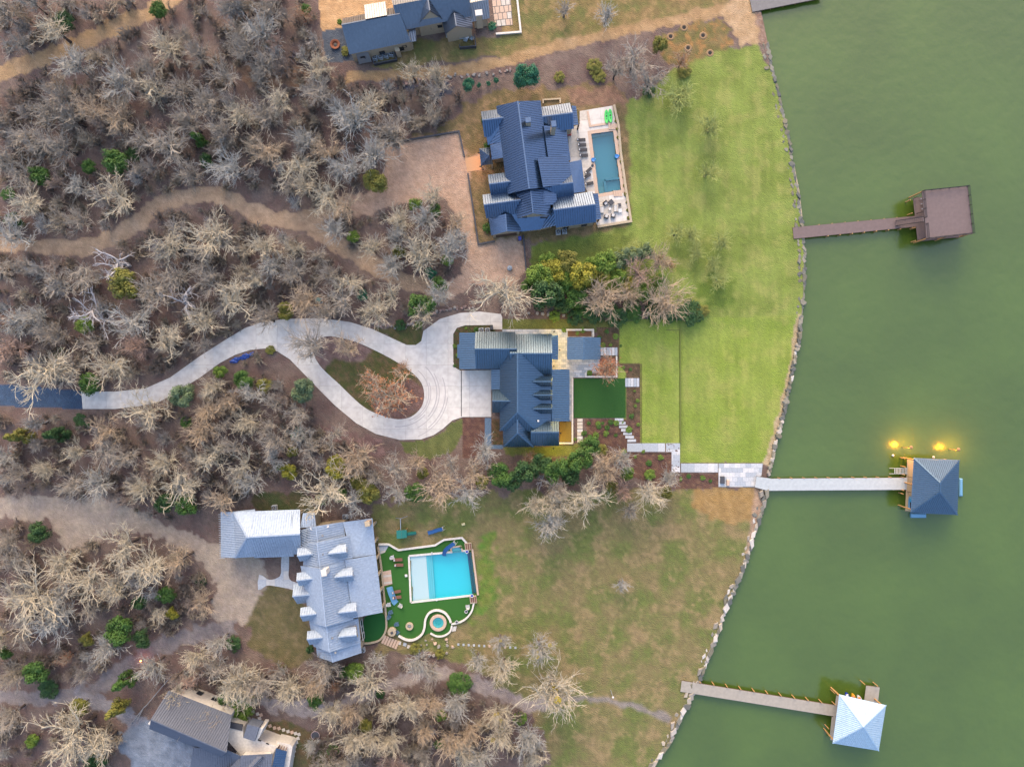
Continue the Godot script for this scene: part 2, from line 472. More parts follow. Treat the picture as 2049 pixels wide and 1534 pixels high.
# name, colour a, colour b, colour c (patches), size of patches (m), patch share, roughness of relief (m), [polygon or polyline], width (0 = polygon), ragged edge (px)
func ground_classes() -> Array:
	return [
		["ground", P(124, 105, 97), P(146, 126, 114), P(120, 94, 88), 5.0, 0.5, 0.05, [], 0, 0],
		["dry_grass", P(146, 124, 84), P(120, 108, 66), P(172, 140, 104), 3.0, 0.4, 0.03, [[740, 290], [870, 265], [930, 205], [1000, 180], [1110, 172], [1230, 165], [1262, 205], [1270, 320], [1275, 480], [1200, 480], [1060, 485], [1050, 475], [950, 490], [930, 380], [918, 300]], 0, 8],
		["dry_grass", P(150, 130, 80), P(118, 122, 62), P(178, 146, 100), 3.5, 0.4, 0.03, [[1038, -60], [1470, -60], [1455, 22], [1300, 45], [1150, 78], [1000, 112], [830, 130], [790, 140], [740, 130], [830, 80], [1000, 70]], 0, 4],
		["garden_bed", P(148, 128, 82), P(120, 116, 60), P(190, 138, 82), 2.0, 0.5, 0.04, [[1330, 70], [1400, 42], [1450, 40], [1470, 92], [1420, 120], [1370, 130], [1320, 120]], 0, 6],
		["lawn", P(148, 168, 76), P(130, 150, 60), P(170, 172, 96), 4.5, 0.45, 0.0, [[1250, 205], [1290, 190], [1345, 140], [1420, 108], [1515, 88], [1560, 160], [1590, 260], [1620, 440], [1630, 560], [1620, 645], [1420, 645], [1290, 600], [1130, 560], [1060, 540], [1060, 492], [1180, 468], [1262, 450], [1262, 320]], 0, 4],
		["lawn", P(158, 178, 76), P(144, 168, 60), P(176, 180, 94), 6.0, 0.4, 0.0, [[1236, 640], [1640, 630], [1600, 780], [1530, 926], [1361, 926], [1361, 888], [1240, 888], [1236, 760]], 0, 1],
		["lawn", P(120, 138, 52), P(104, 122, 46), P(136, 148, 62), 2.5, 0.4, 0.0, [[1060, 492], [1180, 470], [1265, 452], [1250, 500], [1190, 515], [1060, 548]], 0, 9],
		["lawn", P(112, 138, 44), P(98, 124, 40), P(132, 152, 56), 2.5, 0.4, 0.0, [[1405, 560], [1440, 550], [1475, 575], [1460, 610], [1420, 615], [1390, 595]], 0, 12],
		["lawn", P(136, 144, 66), P(120, 130, 58), P(150, 152, 76), 2.0, 0.4, 0.0, [[1008, 893], [1160, 889], [1156, 910], [1090, 914], [1008, 910]], 0, 3],
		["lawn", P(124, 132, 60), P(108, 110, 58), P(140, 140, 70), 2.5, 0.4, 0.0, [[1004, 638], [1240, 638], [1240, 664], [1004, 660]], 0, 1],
		["yard", P(144, 132, 86), P(116, 128, 62), P(170, 146, 106), 5.0, 0.42, 0.03, [[748, 1006], [900, 990], [1050, 985], [1350, 978], [1520, 976], [1505, 1080], [1480, 1160], [1437, 1270], [1400, 1360], [1345, 1480], [1290, 1600], [1095, 1600], [1090, 1480], [1060, 1420], [960, 1345], [840, 1300], [760, 1312], [735, 1200], [745, 1040]], 0, 8],
		["yard", P(176, 142, 84), P(164, 134, 84), P(184, 152, 100), 2.5, 0.5, 0.0, [[1392, 978], [1518, 976], [1508, 1042], [1440, 1046], [1380, 1010]], 0, 7],
		["yard", P(120, 138, 52), P(96, 140, 44), P(140, 140, 70), 2.5, 0.5, 0.02, [[960, 1070], [990, 1060], [985, 1130], [1000, 1190], [940, 1250], [910, 1245], [955, 1180]], 0, 9],
		["yard", P(122, 112, 72), P(104, 100, 60), P(140, 124, 92), 2.5, 0.45, 0.02, [[486, 1186], [560, 1170], [602, 1172], [620, 1250], [632, 1310], [560, 1345], [500, 1290]], 0, 9],
		["yard", P(78, 92, 48), P(98, 96, 58), P(112, 98, 70), 2.5, 0.45, 0.02, [[500, 985], [620, 985], [640, 1040], [560, 1030], [510, 1020]], 0, 6],
		["yard", P(94, 98, 54), P(112, 98, 62), P(120, 92, 62), 2.5, 0.4, 0.02, [[500, 1440], [580, 1440], [650, 1490], [680, 1560], [560, 1560], [585, 1480], [520, 1460]], 0, 6],
		["lawn", P(112, 122, 62), P(124, 130, 72), P(98, 108, 54), 2.0, 0.4, 0.0, [[800, 884], [850, 882], [885, 864], [905, 846], [925, 838], [926, 870], [905, 905], [860, 918], [810, 905]], 0, 1],
		["ground_cover", P(92, 96, 44), P(112, 98, 62), P(70, 86, 38), 1.2, 0.5, 0.06, [[738, 656], [800, 656], [846, 650], [848, 685], [822, 694], [790, 680], [745, 660]], 0, 3],
		["ground_cover", P(96, 98, 46), P(122, 102, 70), P(66, 88, 34), 1.2, 0.5, 0.06, [[644, 700], [745, 694], [830, 744], [852, 790], [840, 830], [796, 842], [745, 826], [700, 795], [640, 735]], 0, 2],
		["mulch", P(148, 122, 116), P(130, 104, 100), P(166, 140, 128), 1.0, 0.4, 0.03, [[620, 690], [660, 668], [720, 684], [748, 700], [725, 724], [690, 722], [665, 720], [648, 742], [628, 718]], 0, 2],
		["mulch", P(140, 104, 92), P(150, 118, 108), P(118, 86, 78), 1.0, 0.4, 0.03, [[745, 826], [750, 800], [780, 770], [820, 758], [852, 780], [850, 820], [800, 845]], 0, 3],
		["mulch", P(140, 112, 106), P(120, 92, 90), P(160, 130, 124), 1.5, 0.4, 0.03, [[600, 860], [660, 850], [715, 862], [752, 880], [770, 910], [700, 905], [620, 885]], 0, 9],
		["mulch", P(120, 84, 72), P(104, 72, 64), P(140, 106, 86), 1.2, 0.4, 0.03, [[925, 836], [984, 836], [986, 915], [925, 915]], 0, 1],
		["mulch", P(118, 84, 70), P(98, 68, 60), P(138, 108, 82), 1.0, 0.4, 0.03, [[1170, 838], [1282, 838], [1282, 890], [1256, 890], [1256, 905], [1345, 905], [1345, 947], [1442, 947], [1442, 976], [1350, 980], [1250, 950], [1180, 905]], 0, 1],
		["mulch", P(112, 88, 66), P(92, 80, 52), P(130, 104, 78), 1.0, 0.4, 0.03, [[1234, 655], [1238, 655], [1238, 725], [1282, 728], [1282, 840], [1252, 840], [1252, 745], [1205, 700], [1192, 655]], 0, 0],
		["mulch", P(114, 86, 62), P(90, 84, 46), P(140, 104, 74), 1.0, 0.4, 0.03, [[984, 838], [1006, 838], [1006, 892], [984, 892]], 0, 0],
		["mulch", P(82, 92, 50), P(110, 84, 62), P(66, 84, 40), 0.8, 0.5, 0.03, [[906, 650], [990, 648], [990, 668], [922, 668], [922, 742], [906, 742]], 0, 0],
		["gravel_strip", P(206, 184, 146), P(190, 168, 130), P(222, 204, 168), 0.8, 0.5, 0.03, [[1594, 628], [1640, 628], [1600, 760], [1570, 880], [1552, 935], [1528, 930], [1545, 880], [1566, 800], [1584, 720]], 0, 2],
		["gravel_strip", P(188, 158, 132), P(172, 144, 120), P(208, 178, 150), 0.8, 0.5, 0.03, [[1512, 976], [1560, 976], [1520, 1100], [1490, 1120], [1500, 1060]], 0, 2],
		["gravel_strip", P(160, 124, 104), P(188, 160, 140), P(130, 104, 90), 0.6, 0.5, 0.03, [[1506, 22], [1530, 22], [1545, 90], [1520, 90]], 0, 2],
		["dirt_road", P(198, 164, 120), P(208, 174, 132), P(178, 146, 110), 2.5, 0.4, 0.0, [[-60, 160], [0, 146], [90, 114], [180, 76], [250, 45], [300, 22], [400, -40]], 34, 5],
		["dirt_road", P(196, 168, 138), P(206, 178, 148), P(178, 150, 124), 2.5, 0.4, 0.0, [[-60, 470], [20, 486], [130, 496], [200, 486], [260, 458], [312, 414], [370, 392], [430, 390], [480, 408], [530, 434], [600, 446], [660, 476], [720, 516], [780, 545], [830, 566], [900, 596]], 34, 5],
		["dirt_road", P(202, 170, 138), P(210, 180, 148), P(186, 154, 124), 2.5, 0.4, 0.0, [[590, 442], [640, 430], [690, 414], [760, 400]], 38, 5],
		["gravel_court", P(212, 178, 152), P(218, 186, 160), P(202, 168, 142), 2.0, 0.4, 0.0, [[752, 292], [919, 262], [932, 314], [968, 308], [968, 342], [936, 345], [956, 488], [1046, 470], [1052, 545], [1030, 575], [950, 570], [900, 602], [862, 580], [925, 548], [932, 500], [915, 430], [890, 396], [830, 398], [740, 432], [690, 430], [690, 400], [760, 372], [772, 330]], 0, 4],
		["paved_court", P(228, 184, 132), P(222, 176, 124), P(232, 192, 142), 3.0, 0.4, 0.0, [[632, -60], [800, -60], [800, 30], [700, 46], [686, 56], [643, 62]], 0, 0],
		["asphalt", P(84, 96, 112), P(94, 106, 120), P(74, 86, 102), 1.5, 0.4, 0.0, [[643, 62], [690, 54], [712, 122], [652, 124]], 0, 0],
		["dirt_road", P(194, 158, 112), P(204, 170, 126), P(176, 142, 100), 2.5, 0.4, 0.0, [[690, 152], [800, 150], [900, 140], [1000, 124], [1100, 96], [1200, 72], [1300, 50], [1400, 30], [1500, 4], [1520, -60]], 23, 4],
		["dirt_road", P(206, 172, 128), P(214, 182, 142), P(190, 156, 114), 2.5, 0.4, 0.0, [[1440, 20], [1500, -40], [1512, 20], [1520, 84], [1482, 92], [1464, 60]], 0, 4],
		["bare_soil", P(176, 140, 112), P(150, 122, 100), P(190, 154, 126), 1.5, 0.4, 0.03, [[470, 132], [560, 130], [640, 140], [620, 168], [540, 175], [480, 165]], 0, 10],
		["bare_soil", P(160, 122, 100), P(140, 110, 88), P(176, 140, 112), 1.5, 0.4, 0.03, [[1130, 180], [1230, 170], [1255, 200], [1225, 214], [1150, 210]], 0, 7],
		["wet_ground", P(62, 76, 100), P(78, 86, 104), P(92, 90, 98), 1.5, 0.4, 0.0, [[862, 168], [905, 158], [902, 192], [870, 194]], 0, 8],
		["wet_ground", P(74, 86, 108), P(92, 92, 104), P(110, 98, 98), 1.5, 0.4, 0.0, [[768, 178], [800, 166], [860, 160], [858, 172], [800, 184]], 0, 8],
		["gravel_road", P(188, 172, 156), P(198, 182, 162), P(170, 156, 146), 3.0, 0.4, 0.0, [[-60, 992], [120, 992], [240, 1000], [330, 1046], [440, 1092], [530, 1116], [528, 1170], [512, 1210], [490, 1250], [420, 1240], [430, 1170], [392, 1112], [300, 1072], [210, 1062], [160, 1112], [124, 1092], [104, 1042], [-60, 1034]], 0, 7],
		["gravel_road", P(148, 140, 140), P(162, 152, 148), P(132, 124, 128), 2.5, 0.4, 0.0, [[-60, 1394], [100, 1396], [190, 1378], [250, 1334], [320, 1292], [400, 1268], [470, 1256]], 32, 6],
		["gravel_road", P(160, 158, 164), P(172, 168, 172), P(144, 142, 150), 2.5, 0.4, 0.0, [[150, 1392], [230, 1420], [290, 1460]], 30, 6],
		["gravel_court", P(150, 162, 178), P(162, 172, 186), P(120, 132, 148), 3.0, 0.4, 0.0, [[215, 1470], [296, 1440], [400, 1498], [400, 1600], [250, 1600], [262, 1530]], 0, 5],
		["gravel_road", P(180, 166, 160), P(192, 178, 168), P(160, 148, 148), 2.0, 0.4, 0.0, [[520, 1402], [580, 1416], [650, 1420], [740, 1384], [820, 1356], [880, 1346], [940, 1362], [1000, 1388], [1060, 1412], [1110, 1400]], 27, 7],
		["gravel_road", P(150, 142, 136), P(166, 156, 146), P(132, 124, 120), 1.5, 0.4, 0.0, [[1110, 1396], [1220, 1402], [1290, 1420], [1345, 1440]], 11, 4],
		["asphalt", P(62, 90, 122), P(70, 98, 130), P(56, 82, 112), 3.0, 0.4, 0.0, [[-60, 766], [60, 772], [164, 782], [166, 818], [40, 814], [-60, 808]], 0, 0],
	]

func build_ground() -> void:
	var gx := PackedFloat32Array([-3000.0, -700.0, -220.0])
	var x := -118.0
	while x < 66.5:
		gx.append(x)
		x += 0.36
	gx.append_array([72.0, 120.0, 700.0, 3000.0])
	var gz := PackedFloat32Array([-3000.0, -700.0, -200.0])
	var z := -88.5
	while z < 88.6:
		gz.append(z)
		z += 0.36
	gz.append_array([200.0, 700.0, 3000.0])
	var nx := gx.size()
	var nz := gz.size()
	var total := nx * nz
	var cls := PackedByteArray()
	cls.resize(total)
	var warp_a := FastNoiseLite.new()
	warp_a.seed = 4
	warp_a.frequency = 0.25
	warp_a.fractal_octaves = 3
	var warp_b: FastNoiseLite = warp_a.duplicate()
	warp_b.seed = 9
	var k2 := FL / HC
	var px := PackedFloat32Array()
	var py := PackedFloat32Array()
	var wa := PackedFloat32Array()
	var wb := PackedFloat32Array()
	wa.resize(total)
	wb.resize(total)
	for i in nx:
		px.append(clampf(gx[i] * k2 + CX, -60, 2200))
	for j in nz:
		py.append(clampf(gz[j] * k2 + CY, -60, 1600))
		for i in nx:
			wa[j * nx + i] = warp_a.get_noise_2d(gx[i], gz[j]) * 2.0
			wb[j * nx + i] = warp_b.get_noise_2d(gx[i], gz[j]) * 2.0
	var classes := ground_classes()
	for ci in range(1, classes.size()):
		var d: Array = classes[ci]
		var wid: float = d[8]
		var rag: float = d[9]
		var lines := []
		if wid > 0.0:
			lines = curve(d[7], false, 4)
		else:
			lines = d[7]
		var pol := PackedVector2Array()
		var lo := Vector2(1e9, 1e9)
		var hi := -lo
		for p in lines:
			pol.append(Vector2(p[0], p[1]))
			lo = lo.min(Vector2(p[0], p[1]))
			hi = hi.max(Vector2(p[0], p[1]))
		var sets := [pol]
		if wid > 0.0:
			sets = Geometry2D.offset_polyline(pol, wid * 0.5, Geometry2D.JOIN_ROUND, Geometry2D.END_BUTT)
			lo -= Vector2(wid, wid)
			hi += Vector2(wid, wid)
		lo -= Vector2(rag + 1, rag + 1)
		hi += Vector2(rag + 1, rag + 1)
		var i0 := maxi(px.bsearch(lo.x), 0)
		var i1 := mini(px.bsearch(hi.x), nx - 1)
		var j0 := maxi(py.bsearch(lo.y), 0)
		var j1 := mini(py.bsearch(hi.y), nz - 1)
		if lo.x <= -60: i0 = 0
		if lo.y <= -60: j0 = 0
		for j in range(j0, j1 + 1):
			for i in range(i0, i1 + 1):
				var at := j * nx + i
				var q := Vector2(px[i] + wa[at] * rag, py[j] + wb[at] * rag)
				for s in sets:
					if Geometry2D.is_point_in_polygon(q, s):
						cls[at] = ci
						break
	# colours: two tones mixed by coarse noise, a third in patches, and grain
	var coarse := FastNoiseLite.new()
	coarse.seed = 31
	coarse.fractal_octaves = 4
	coarse.frequency = 1.0
	var fine := FastNoiseLite.new()
	fine.seed = 77
	fine.frequency = 0.55
	fine.fractal_octaves = 3
	var cols := PackedColorArray()
	cols.resize(total)
	var ys := PackedFloat32Array()
	ys.resize(total)
	var r := RandomNumberGenerator.new()
	r.seed = 6
	for j in nz:
		for i in nx:
			var at := j * nx + i
			var d: Array = classes[cls[at]]
			var sc: float = 0.5 / d[4]
			var a := coarse.get_noise_2d(gx[i] * sc, gz[j] * sc)
			var b := coarse.get_noise_2d(gx[i] * sc * 1.7 + 300.0, gz[j] * sc * 1.7)
			var f := fine.get_noise_2d(gx[i], gz[j])
			if d[0] == "lawn":   # mown along the shore: the grain runs up and down the picture
				f = f * 0.35 + fine.get_noise_2d(gx[i] * 0.8 + 500.0, gz[j] * 0.07) * 0.75
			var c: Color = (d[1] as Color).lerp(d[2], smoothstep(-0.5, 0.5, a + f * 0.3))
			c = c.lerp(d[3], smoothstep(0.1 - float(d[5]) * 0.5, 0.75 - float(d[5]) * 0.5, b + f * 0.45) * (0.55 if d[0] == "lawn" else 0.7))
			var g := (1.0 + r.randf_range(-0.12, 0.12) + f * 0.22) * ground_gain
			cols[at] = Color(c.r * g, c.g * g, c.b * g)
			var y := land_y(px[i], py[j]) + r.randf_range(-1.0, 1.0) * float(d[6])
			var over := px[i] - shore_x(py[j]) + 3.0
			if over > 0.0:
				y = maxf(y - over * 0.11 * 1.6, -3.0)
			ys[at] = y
	# soften the borders between kinds of ground a little
	var soft := cols.duplicate()
	for j in range(1, nz - 1):
		for i in range(1, nx - 1):
			var at := j * nx + i
			if cls[at] != cls[at - 1] or cls[at] != cls[at + 1] or cls[at] != cls[at - nx] or cls[at] != cls[at + nx]:
				if float(classes[cls[at]][9]) >= 2.0:
					soft[at] = (cols[at] * 2.0 + cols[at - 1] + cols[at + 1] + cols[at - nx] + cols[at + nx]) * (1.0 / 6.0)
	cols = soft
	# one sheet per kind of ground, sharing the edges of the same grid; pools are left open
	var holes := []
	for hp in POOL_HOLES:
		holes.append(flat2(WL(hp)))
	var idx := []
	for ci in classes.size():
		idx.append(PackedInt32Array())
	for j in nz - 1:
		for i in nx - 1:
			var at := j * nx + i
			var mid := Vector2((gx[i] + gx[i + 1]) * 0.5, (gz[j] + gz[j + 1]) * 0.5)
			var skip := false
			for hp in holes:
				if Geometry2D.is_point_in_polygon(mid, hp):
					skip = true
			if skip:
				continue
			var t: PackedInt32Array = idx[cls[at]]
			t.append(at); t.append(at + 1); t.append(at + nx + 1)
			t.append(at); t.append(at + nx + 1); t.append(at + nx)
			idx[cls[at]] = t
	# join the classes that carry the same name and tone family only by name of their own
	var remap := PackedInt32Array()
	remap.resize(total)
	for ci in classes.size():
		var t: PackedInt32Array = idx[ci]
		if t.is_empty():
			continue
		remap.fill(-1)
		var v := PackedVector3Array()
		var nn := PackedVector3Array()
		var cc := PackedColorArray()
		var ii := PackedInt32Array()
		for at in t:
			if remap[at] < 0:
				remap[at] = v.size()
				var i: int = at % nx
				var j: int = at / nx
				v.append(Vector3(gx[i], ys[at], gz[j]))
				cc.append(cols[at])
				var e := Vector3.UP
				if i > 3 and j > 3 and i < nx - 5 and j < nz - 5:
					e = Vector3(ys[at - 1] - ys[at + 1], gx[i + 1] - gx[i - 1], 0) + Vector3(0, gz[j + 1] - gz[j - 1], ys[at - nx] - ys[at + nx])
					e = e.normalized()
				nn.append(e)
			ii.append(remap[at])
		var arr := []
		arr.resize(Mesh.ARRAY_MAX)
		arr[Mesh.ARRAY_VERTEX] = v
		arr[Mesh.ARRAY_NORMAL] = nn
		arr[Mesh.ARRAY_COLOR] = cc
		arr[Mesh.ARRAY_INDEX] = ii
		var am := ArrayMesh.new()
		am.add_surface_from_arrays(Mesh.PRIMITIVE_TRIANGLES, arr)
		var o := MeshInstance3D.new()
		o.name = numbered(classes[ci][0])
		o.mesh = am
		o.material_override = M.ground
		add_child(o)
		o.set_meta("kind", "structure")

func build_water() -> void:
	var m := MB.new()
	var y := -0.9
	m.quad(Vector3(27, y, -3000), Vector3(3000, y, -3000), Vector3(3000, y, 3000), Vector3(27, y, 3000), Vector3.UP)
	var w := mat(P(86, 111, 41), 0.2)
	var silt := noise_texture(0.006, 0.13, 1.45, 4, 512, 44)
	textured(w, silt, 90.0)
	w.normal_enabled = true
	var rip := bump_texture(0.05, 3.0, 3, 17)
	w.normal_texture = rip
	w.normal_scale = 0.1
	structure("lake_water", m, w)

# a rough block of stone: a jittered polygon with a bevelled, tilted top
func stone_mesh(r: RandomNumberGenerator, sides: int, flat: float) -> ArrayMesh:
	var m := MB.new()
	var lo := []
	var mid := []
	var top := []
	var tx := r.randf_range(-0.18, 0.18)
	var tz := r.randf_range(-0.18, 0.18)
	for k in sides:
		var a := TAU * (k + r.randf_range(-0.28, 0.28)) / sides
		var rr := r.randf_range(0.42, 0.60)
		var d := Vector3(cos(a) * rr, 0, sin(a) * rr * flat)
		var h := 0.5 + d.x * tx + d.z * tz
		lo.append(d * 1.05 + Vector3(0, -0.6, 0))
		mid.append(d + Vector3(0, h - 0.13 - r.randf() * 0.08, 0))
		top.append(d * r.randf_range(0.74, 0.88) + Vector3(0, h + r.randf_range(-0.03, 0.03), 0))
	for k in sides:
		var j := (k + 1) % sides
		var o: Vector3 = (mid[k] + mid[j]) * 0.5
		m.quad(lo[k], lo[j], mid[j], mid[k], Vector3(o.x, 0, o.z))
		m.quad(mid[k], mid[j], top[j], top[k], o + Vector3.UP)
	for k in sides:
		m.tri(top[k], top[(k + 1) % sides], Vector3(0, 0.5, 0), Vector3.UP)
	return mesh_of(m)

func build_shore_stones() -> void:
	var r := RandomNumberGenerator.new()
	r.seed = 12
	var shapes := []
	for k in 8:
		shapes.append(stone_mesh(r, r.randi_range(5, 7), r.randf_range(0.7, 1.0)))
	var slabs := []
	for k in 4:
		slabs.append(stone_mesh(r, 4, 0.72))
	var tex := noise_texture(0.05, 0.6, 1.4, 5, 512, 61)
	var nrm := bump_texture(0.06, 8.0)
	var greys := [P(150, 148, 134), P(128, 130, 122), P(168, 164, 148), P(140, 136, 116), P(112, 116, 112)]
	var pales := [P(206, 196, 178), P(220, 212, 200), P(186, 178, 166), P(232, 228, 220), P(168, 162, 150)]
	var mg := []
	var mp := []
	for c in greys:
		mg.append(textured(mat(c, 0.9), tex, 1.7, nrm))
	for c in pales:
		mp.append(textured(mat(c, 0.9), tex, 1.7, nrm))
	var runs := [
		["stone_revetment", "line of grey boulders edging the lake beside the bright green lawn", 92, 630],
		["stone_revetment", "line of grey blocks with pale gravel behind, along the terrace lawn shore", 630, 954],
		["stone_revetment", "line of large slabs along the dry yard shore down to the bottom edge", 980, 1545],
	]
	for run in runs:
		var t := thing(run[0], run[1], "stone wall", W(shore_x((run[2] + run[3]) * 0.5), (run[2] + run[3]) * 0.5, -0.9), "stone revetments along the lake shore")
		if run[2] < 600:
			var fm := MB.new()   # pale concrete footing at the water's edge
			for k in 12:
				var y0 := 330.0 + k * 12.5
				fm.bar(W(shore_x(y0) - 1.5, y0, -0.6), W(shore_x(y0 + 12.5) - 1.5, y0 + 12.5, -0.6), 0.5, 0.5)
			part(t, "footing", fm, M.limestone)
		var py: float = run[2]
		while py < run[3]:
			var south: bool = run[2] > 900
			var sz := r.randf_range(0.9, 1.6) if not south else r.randf_range(1.2, 2.0)
			var slope_x := shore_x(py + 6) - shore_x(py - 6)
			var ang := atan2(-slope_x, 12.0)
			var rows := 2 if (run[2] < 600 and r.randf() < 0.55) else 1
			if south and r.randf() < 0.5:
				rows = 2
			for row in rows:
				var o := MeshInstance3D.new()
				o.name = "stone"
				var long := r.randf() < (0.85 if south else 0.6)
				o.mesh = slabs[r.randi() % 4] if long else shapes[r.randi() % 8]
				var pale: bool = (south and r.randf() < 0.65) or (run[2] == 630 and r.randf() < 0.25)
				o.material_override = mp[r.randi() % 5] if pale else mg[r.randi() % 5]
				t.add_child(o, true)
				var inset := 4.0 + row * 8.5 + r.randf_range(-1.0, 1.5)
				var s := sz * (1.0 if row == 0 else r.randf_range(0.5, 0.9))
				o.position = W(shore_x(py) - inset, py + row * r.randf_range(-4, 4), -0.55 + row * 0.25) - t.position
				o.rotation = Vector3(r.randf_range(-0.1, 0.1), (PI * 0.5 - ang + r.randf_range(-0.25, 0.25)) if long else r.randf() * TAU, r.randf_range(-0.1, 0.1))
				o.scale = Vector3(s * (1.3 if long else 1.0), s * r.randf_range(0.7, 1.0), s)
			py += sz * 9.1 * r.randf_range(0.52, 0.7)

# a border of small rocks along a pixel line: every rock a part
func rock_border(label: String, line: Array, gap: float, size: float, mats: Array, seed_: int) -> void:
	var r := RandomNumberGenerator.new()
	r.seed = seed_
	var shapes := []
	for k in 4:
		shapes.append(stone_mesh(r, 6, 0.85))
	var t := thing("rock_border", label, "rock border", W(line[0][0], line[0][1]), "rock borders")
	for c in curve(line, false, int(30.0 / gap)):
		for row in 2:
			var o := MeshInstance3D.new()
			o.name = "rock"
			o.mesh = shapes[r.randi() % 4]
			o.material_override = mats[r.randi() % mats.size()]
			t.add_child(o, true)
			o.position = W(c[0] + r.randf_range(-2.5, 2.5), c[1] + r.randf_range(-4, 4), 0.0) - t.position
			o.rotation = Vector3(r.randf_range(-0.2, 0.2), r.randf() * TAU, r.randf_range(-0.2, 0.2))
			o.scale = Vector3.ONE * size * r.randf_range(0.6, 1.2)

# ---------------------------------------------------------------- driveway, paths, patios, pools
const POOL_HOLES := [
	[[1183, 268], [1227, 262], [1243, 380], [1198, 388]],
	[[820, 1111], [936, 1100], [946, 1190], [826, 1204]],
	[[904, 1096], [922, 1094], [924, 1104], [905, 1106]],
	[[936, 1103], [943, 1103], [954, 1186], [947, 1188]],
	[[876, 1230], [888, 1237], [888, 1252], [876, 1258], [866, 1252], [866, 1237]],
]

func build_driveway() -> void:
	var outer := [[162, 783], [230, 783], [290, 777], [340, 755], [400, 712], [450, 680], [490, 656], [525, 644], [570, 638], [640, 636], [700, 644], [745, 658], [790, 679], [814, 690], [832, 690], [843, 682], [847, 662], [880, 638], [920, 626], [960, 623], [1002, 628], [1005, 634], [1005, 659], [986, 659], [986, 650], [930, 651], [914, 656], [907, 668], [907, 724], [912, 736], [921, 741], [983, 740], [983, 834], [926, 834], [905, 841], [886, 858], [868, 870], [842, 879], [800, 880], [752, 868], [712, 846], [670, 811], [640, 781], [610, 750], [580, 719], [555, 703], [530, 697], [500, 700], [470, 710], [440, 726], [400, 755], [350, 786], [320, 803], [280, 812], [230, 818], [165, 818]]
	var isl := [[625, 691], [638, 678], [660, 672.6], [693, 678.5], [719, 686.7], [745, 698.4], [773, 712.4], [801, 728.8], [827, 747.6], [843, 766], [848.6, 787], [845.6, 808.5], [834, 825], [817.5, 835.4], [796, 838.5], [773, 834], [745, 823.7], [724, 811], [702.7, 792], [679, 768.7], [660.5, 752], [644, 736], [632.4, 719.5], [626.6, 705]]
	var po := flat2(WL(outer))
	var pi_ := flat2(WL(curve(isl, true, 3)))
	var root := Node3D.new()
	root.name = "driveway"
	add_child(root)
	root.set_meta("kind", "structure")
	org[root] = Vector3.ZERO
	var cell := 4.7
	var base := MB.new()
	var mats := [M.concrete, M.concrete2, M.concrete3]
	var gi := -21
	while gi < 3:
		for gj in range(-4, 4):
			var x0 := gi * cell
			var z0 := gj * cell + 0.6
			var sq := PackedVector2Array([Vector2(x0, z0), Vector2(x0 + cell, z0), Vector2(x0 + cell, z0 + cell), Vector2(x0, z0 + cell)])
			for pc in Geometry2D.intersect_polygons(sq, po):
				for q in Geometry2D.clip_polygons(pc, pi_):
					if Geometry2D.is_polygon_clockwise(q) and Geometry2D.clip_polygons(pc, pi_).size() > 1 and absf(poly_area(q)) < 0.01:
						continue
					if absf(poly_area(q)) < 0.05:
						continue
					var b := []
					for p in q:
						b.append(Vector3(p.x, 0.03, p.y))
					base.poly(b, Vector3.UP)
					for e in Geometry2D.offset_polygon(q, -0.012):
						var m := MB.new()
						var top := []
						for p in e:
							top.append(Vector3(p.x, 0.06, p.y))
						if top.size() < 3:
							continue
						m.slab(top, 0.05)
						part(root, "concrete_panel", m, mats[absi(gi * 7 + gj * 5 + gi * gj) % 3])
		gi += 1
	part(root, "joint_base", base, M.joint)
	# tyre scuffs sweeping round the turning bay
	var scuff := mat(P(206, 202, 202), 0.85)
	for q in [[62, -50, 70, 0.20], [66, -20, 60, 0.16], [78, -45, 40, 0.22], [83, -30, 62, 0.18], [95, -20, 50, 0.2], [100, 5, 66, 0.16], [71, 40, 95, 0.2]]:
		var sm := MB.new()
		var n := 26
		for k in n:
			var a0 := deg_to_rad(lerpf(q[1], q[2], float(k) / n))
			var a1 := deg_to_rad(lerpf(q[1], q[2], (k + 1.0) / n))
			var c0 := W(796 + cos(a0) * q[0], 786 + sin(a0) * q[0] * 0.95, 0.066)
			var c1 := W(796 + cos(a1) * q[0], 786 + sin(a1) * q[0] * 0.95, 0.066)
			var s0 := Vector3(cos(a0), 0, sin(a0)) * float(q[3]) * 0.5
			var s1 := Vector3(cos(a1), 0, sin(a1)) * float(q[3]) * 0.5
			sm.quad(c0 - s0, c0 + s0, c1 + s1, c1 - s1, Vector3.UP)
		part(root, "tyre_mark", sm, scuff)
	# the black drain across the forecourt
	var dm := MB.new()
	dm.bar(W(923, 741, 0.07), W(923, 833, 0.07), 0.16, 0.02)
	part(root, "drain", dm, M.black)

func poly_area(q: PackedVector2Array) -> float:
	var a := 0.0
	for k in q.size():
		a += q[k].cross(q[(k + 1) % q.size()])
	return a * 0.5

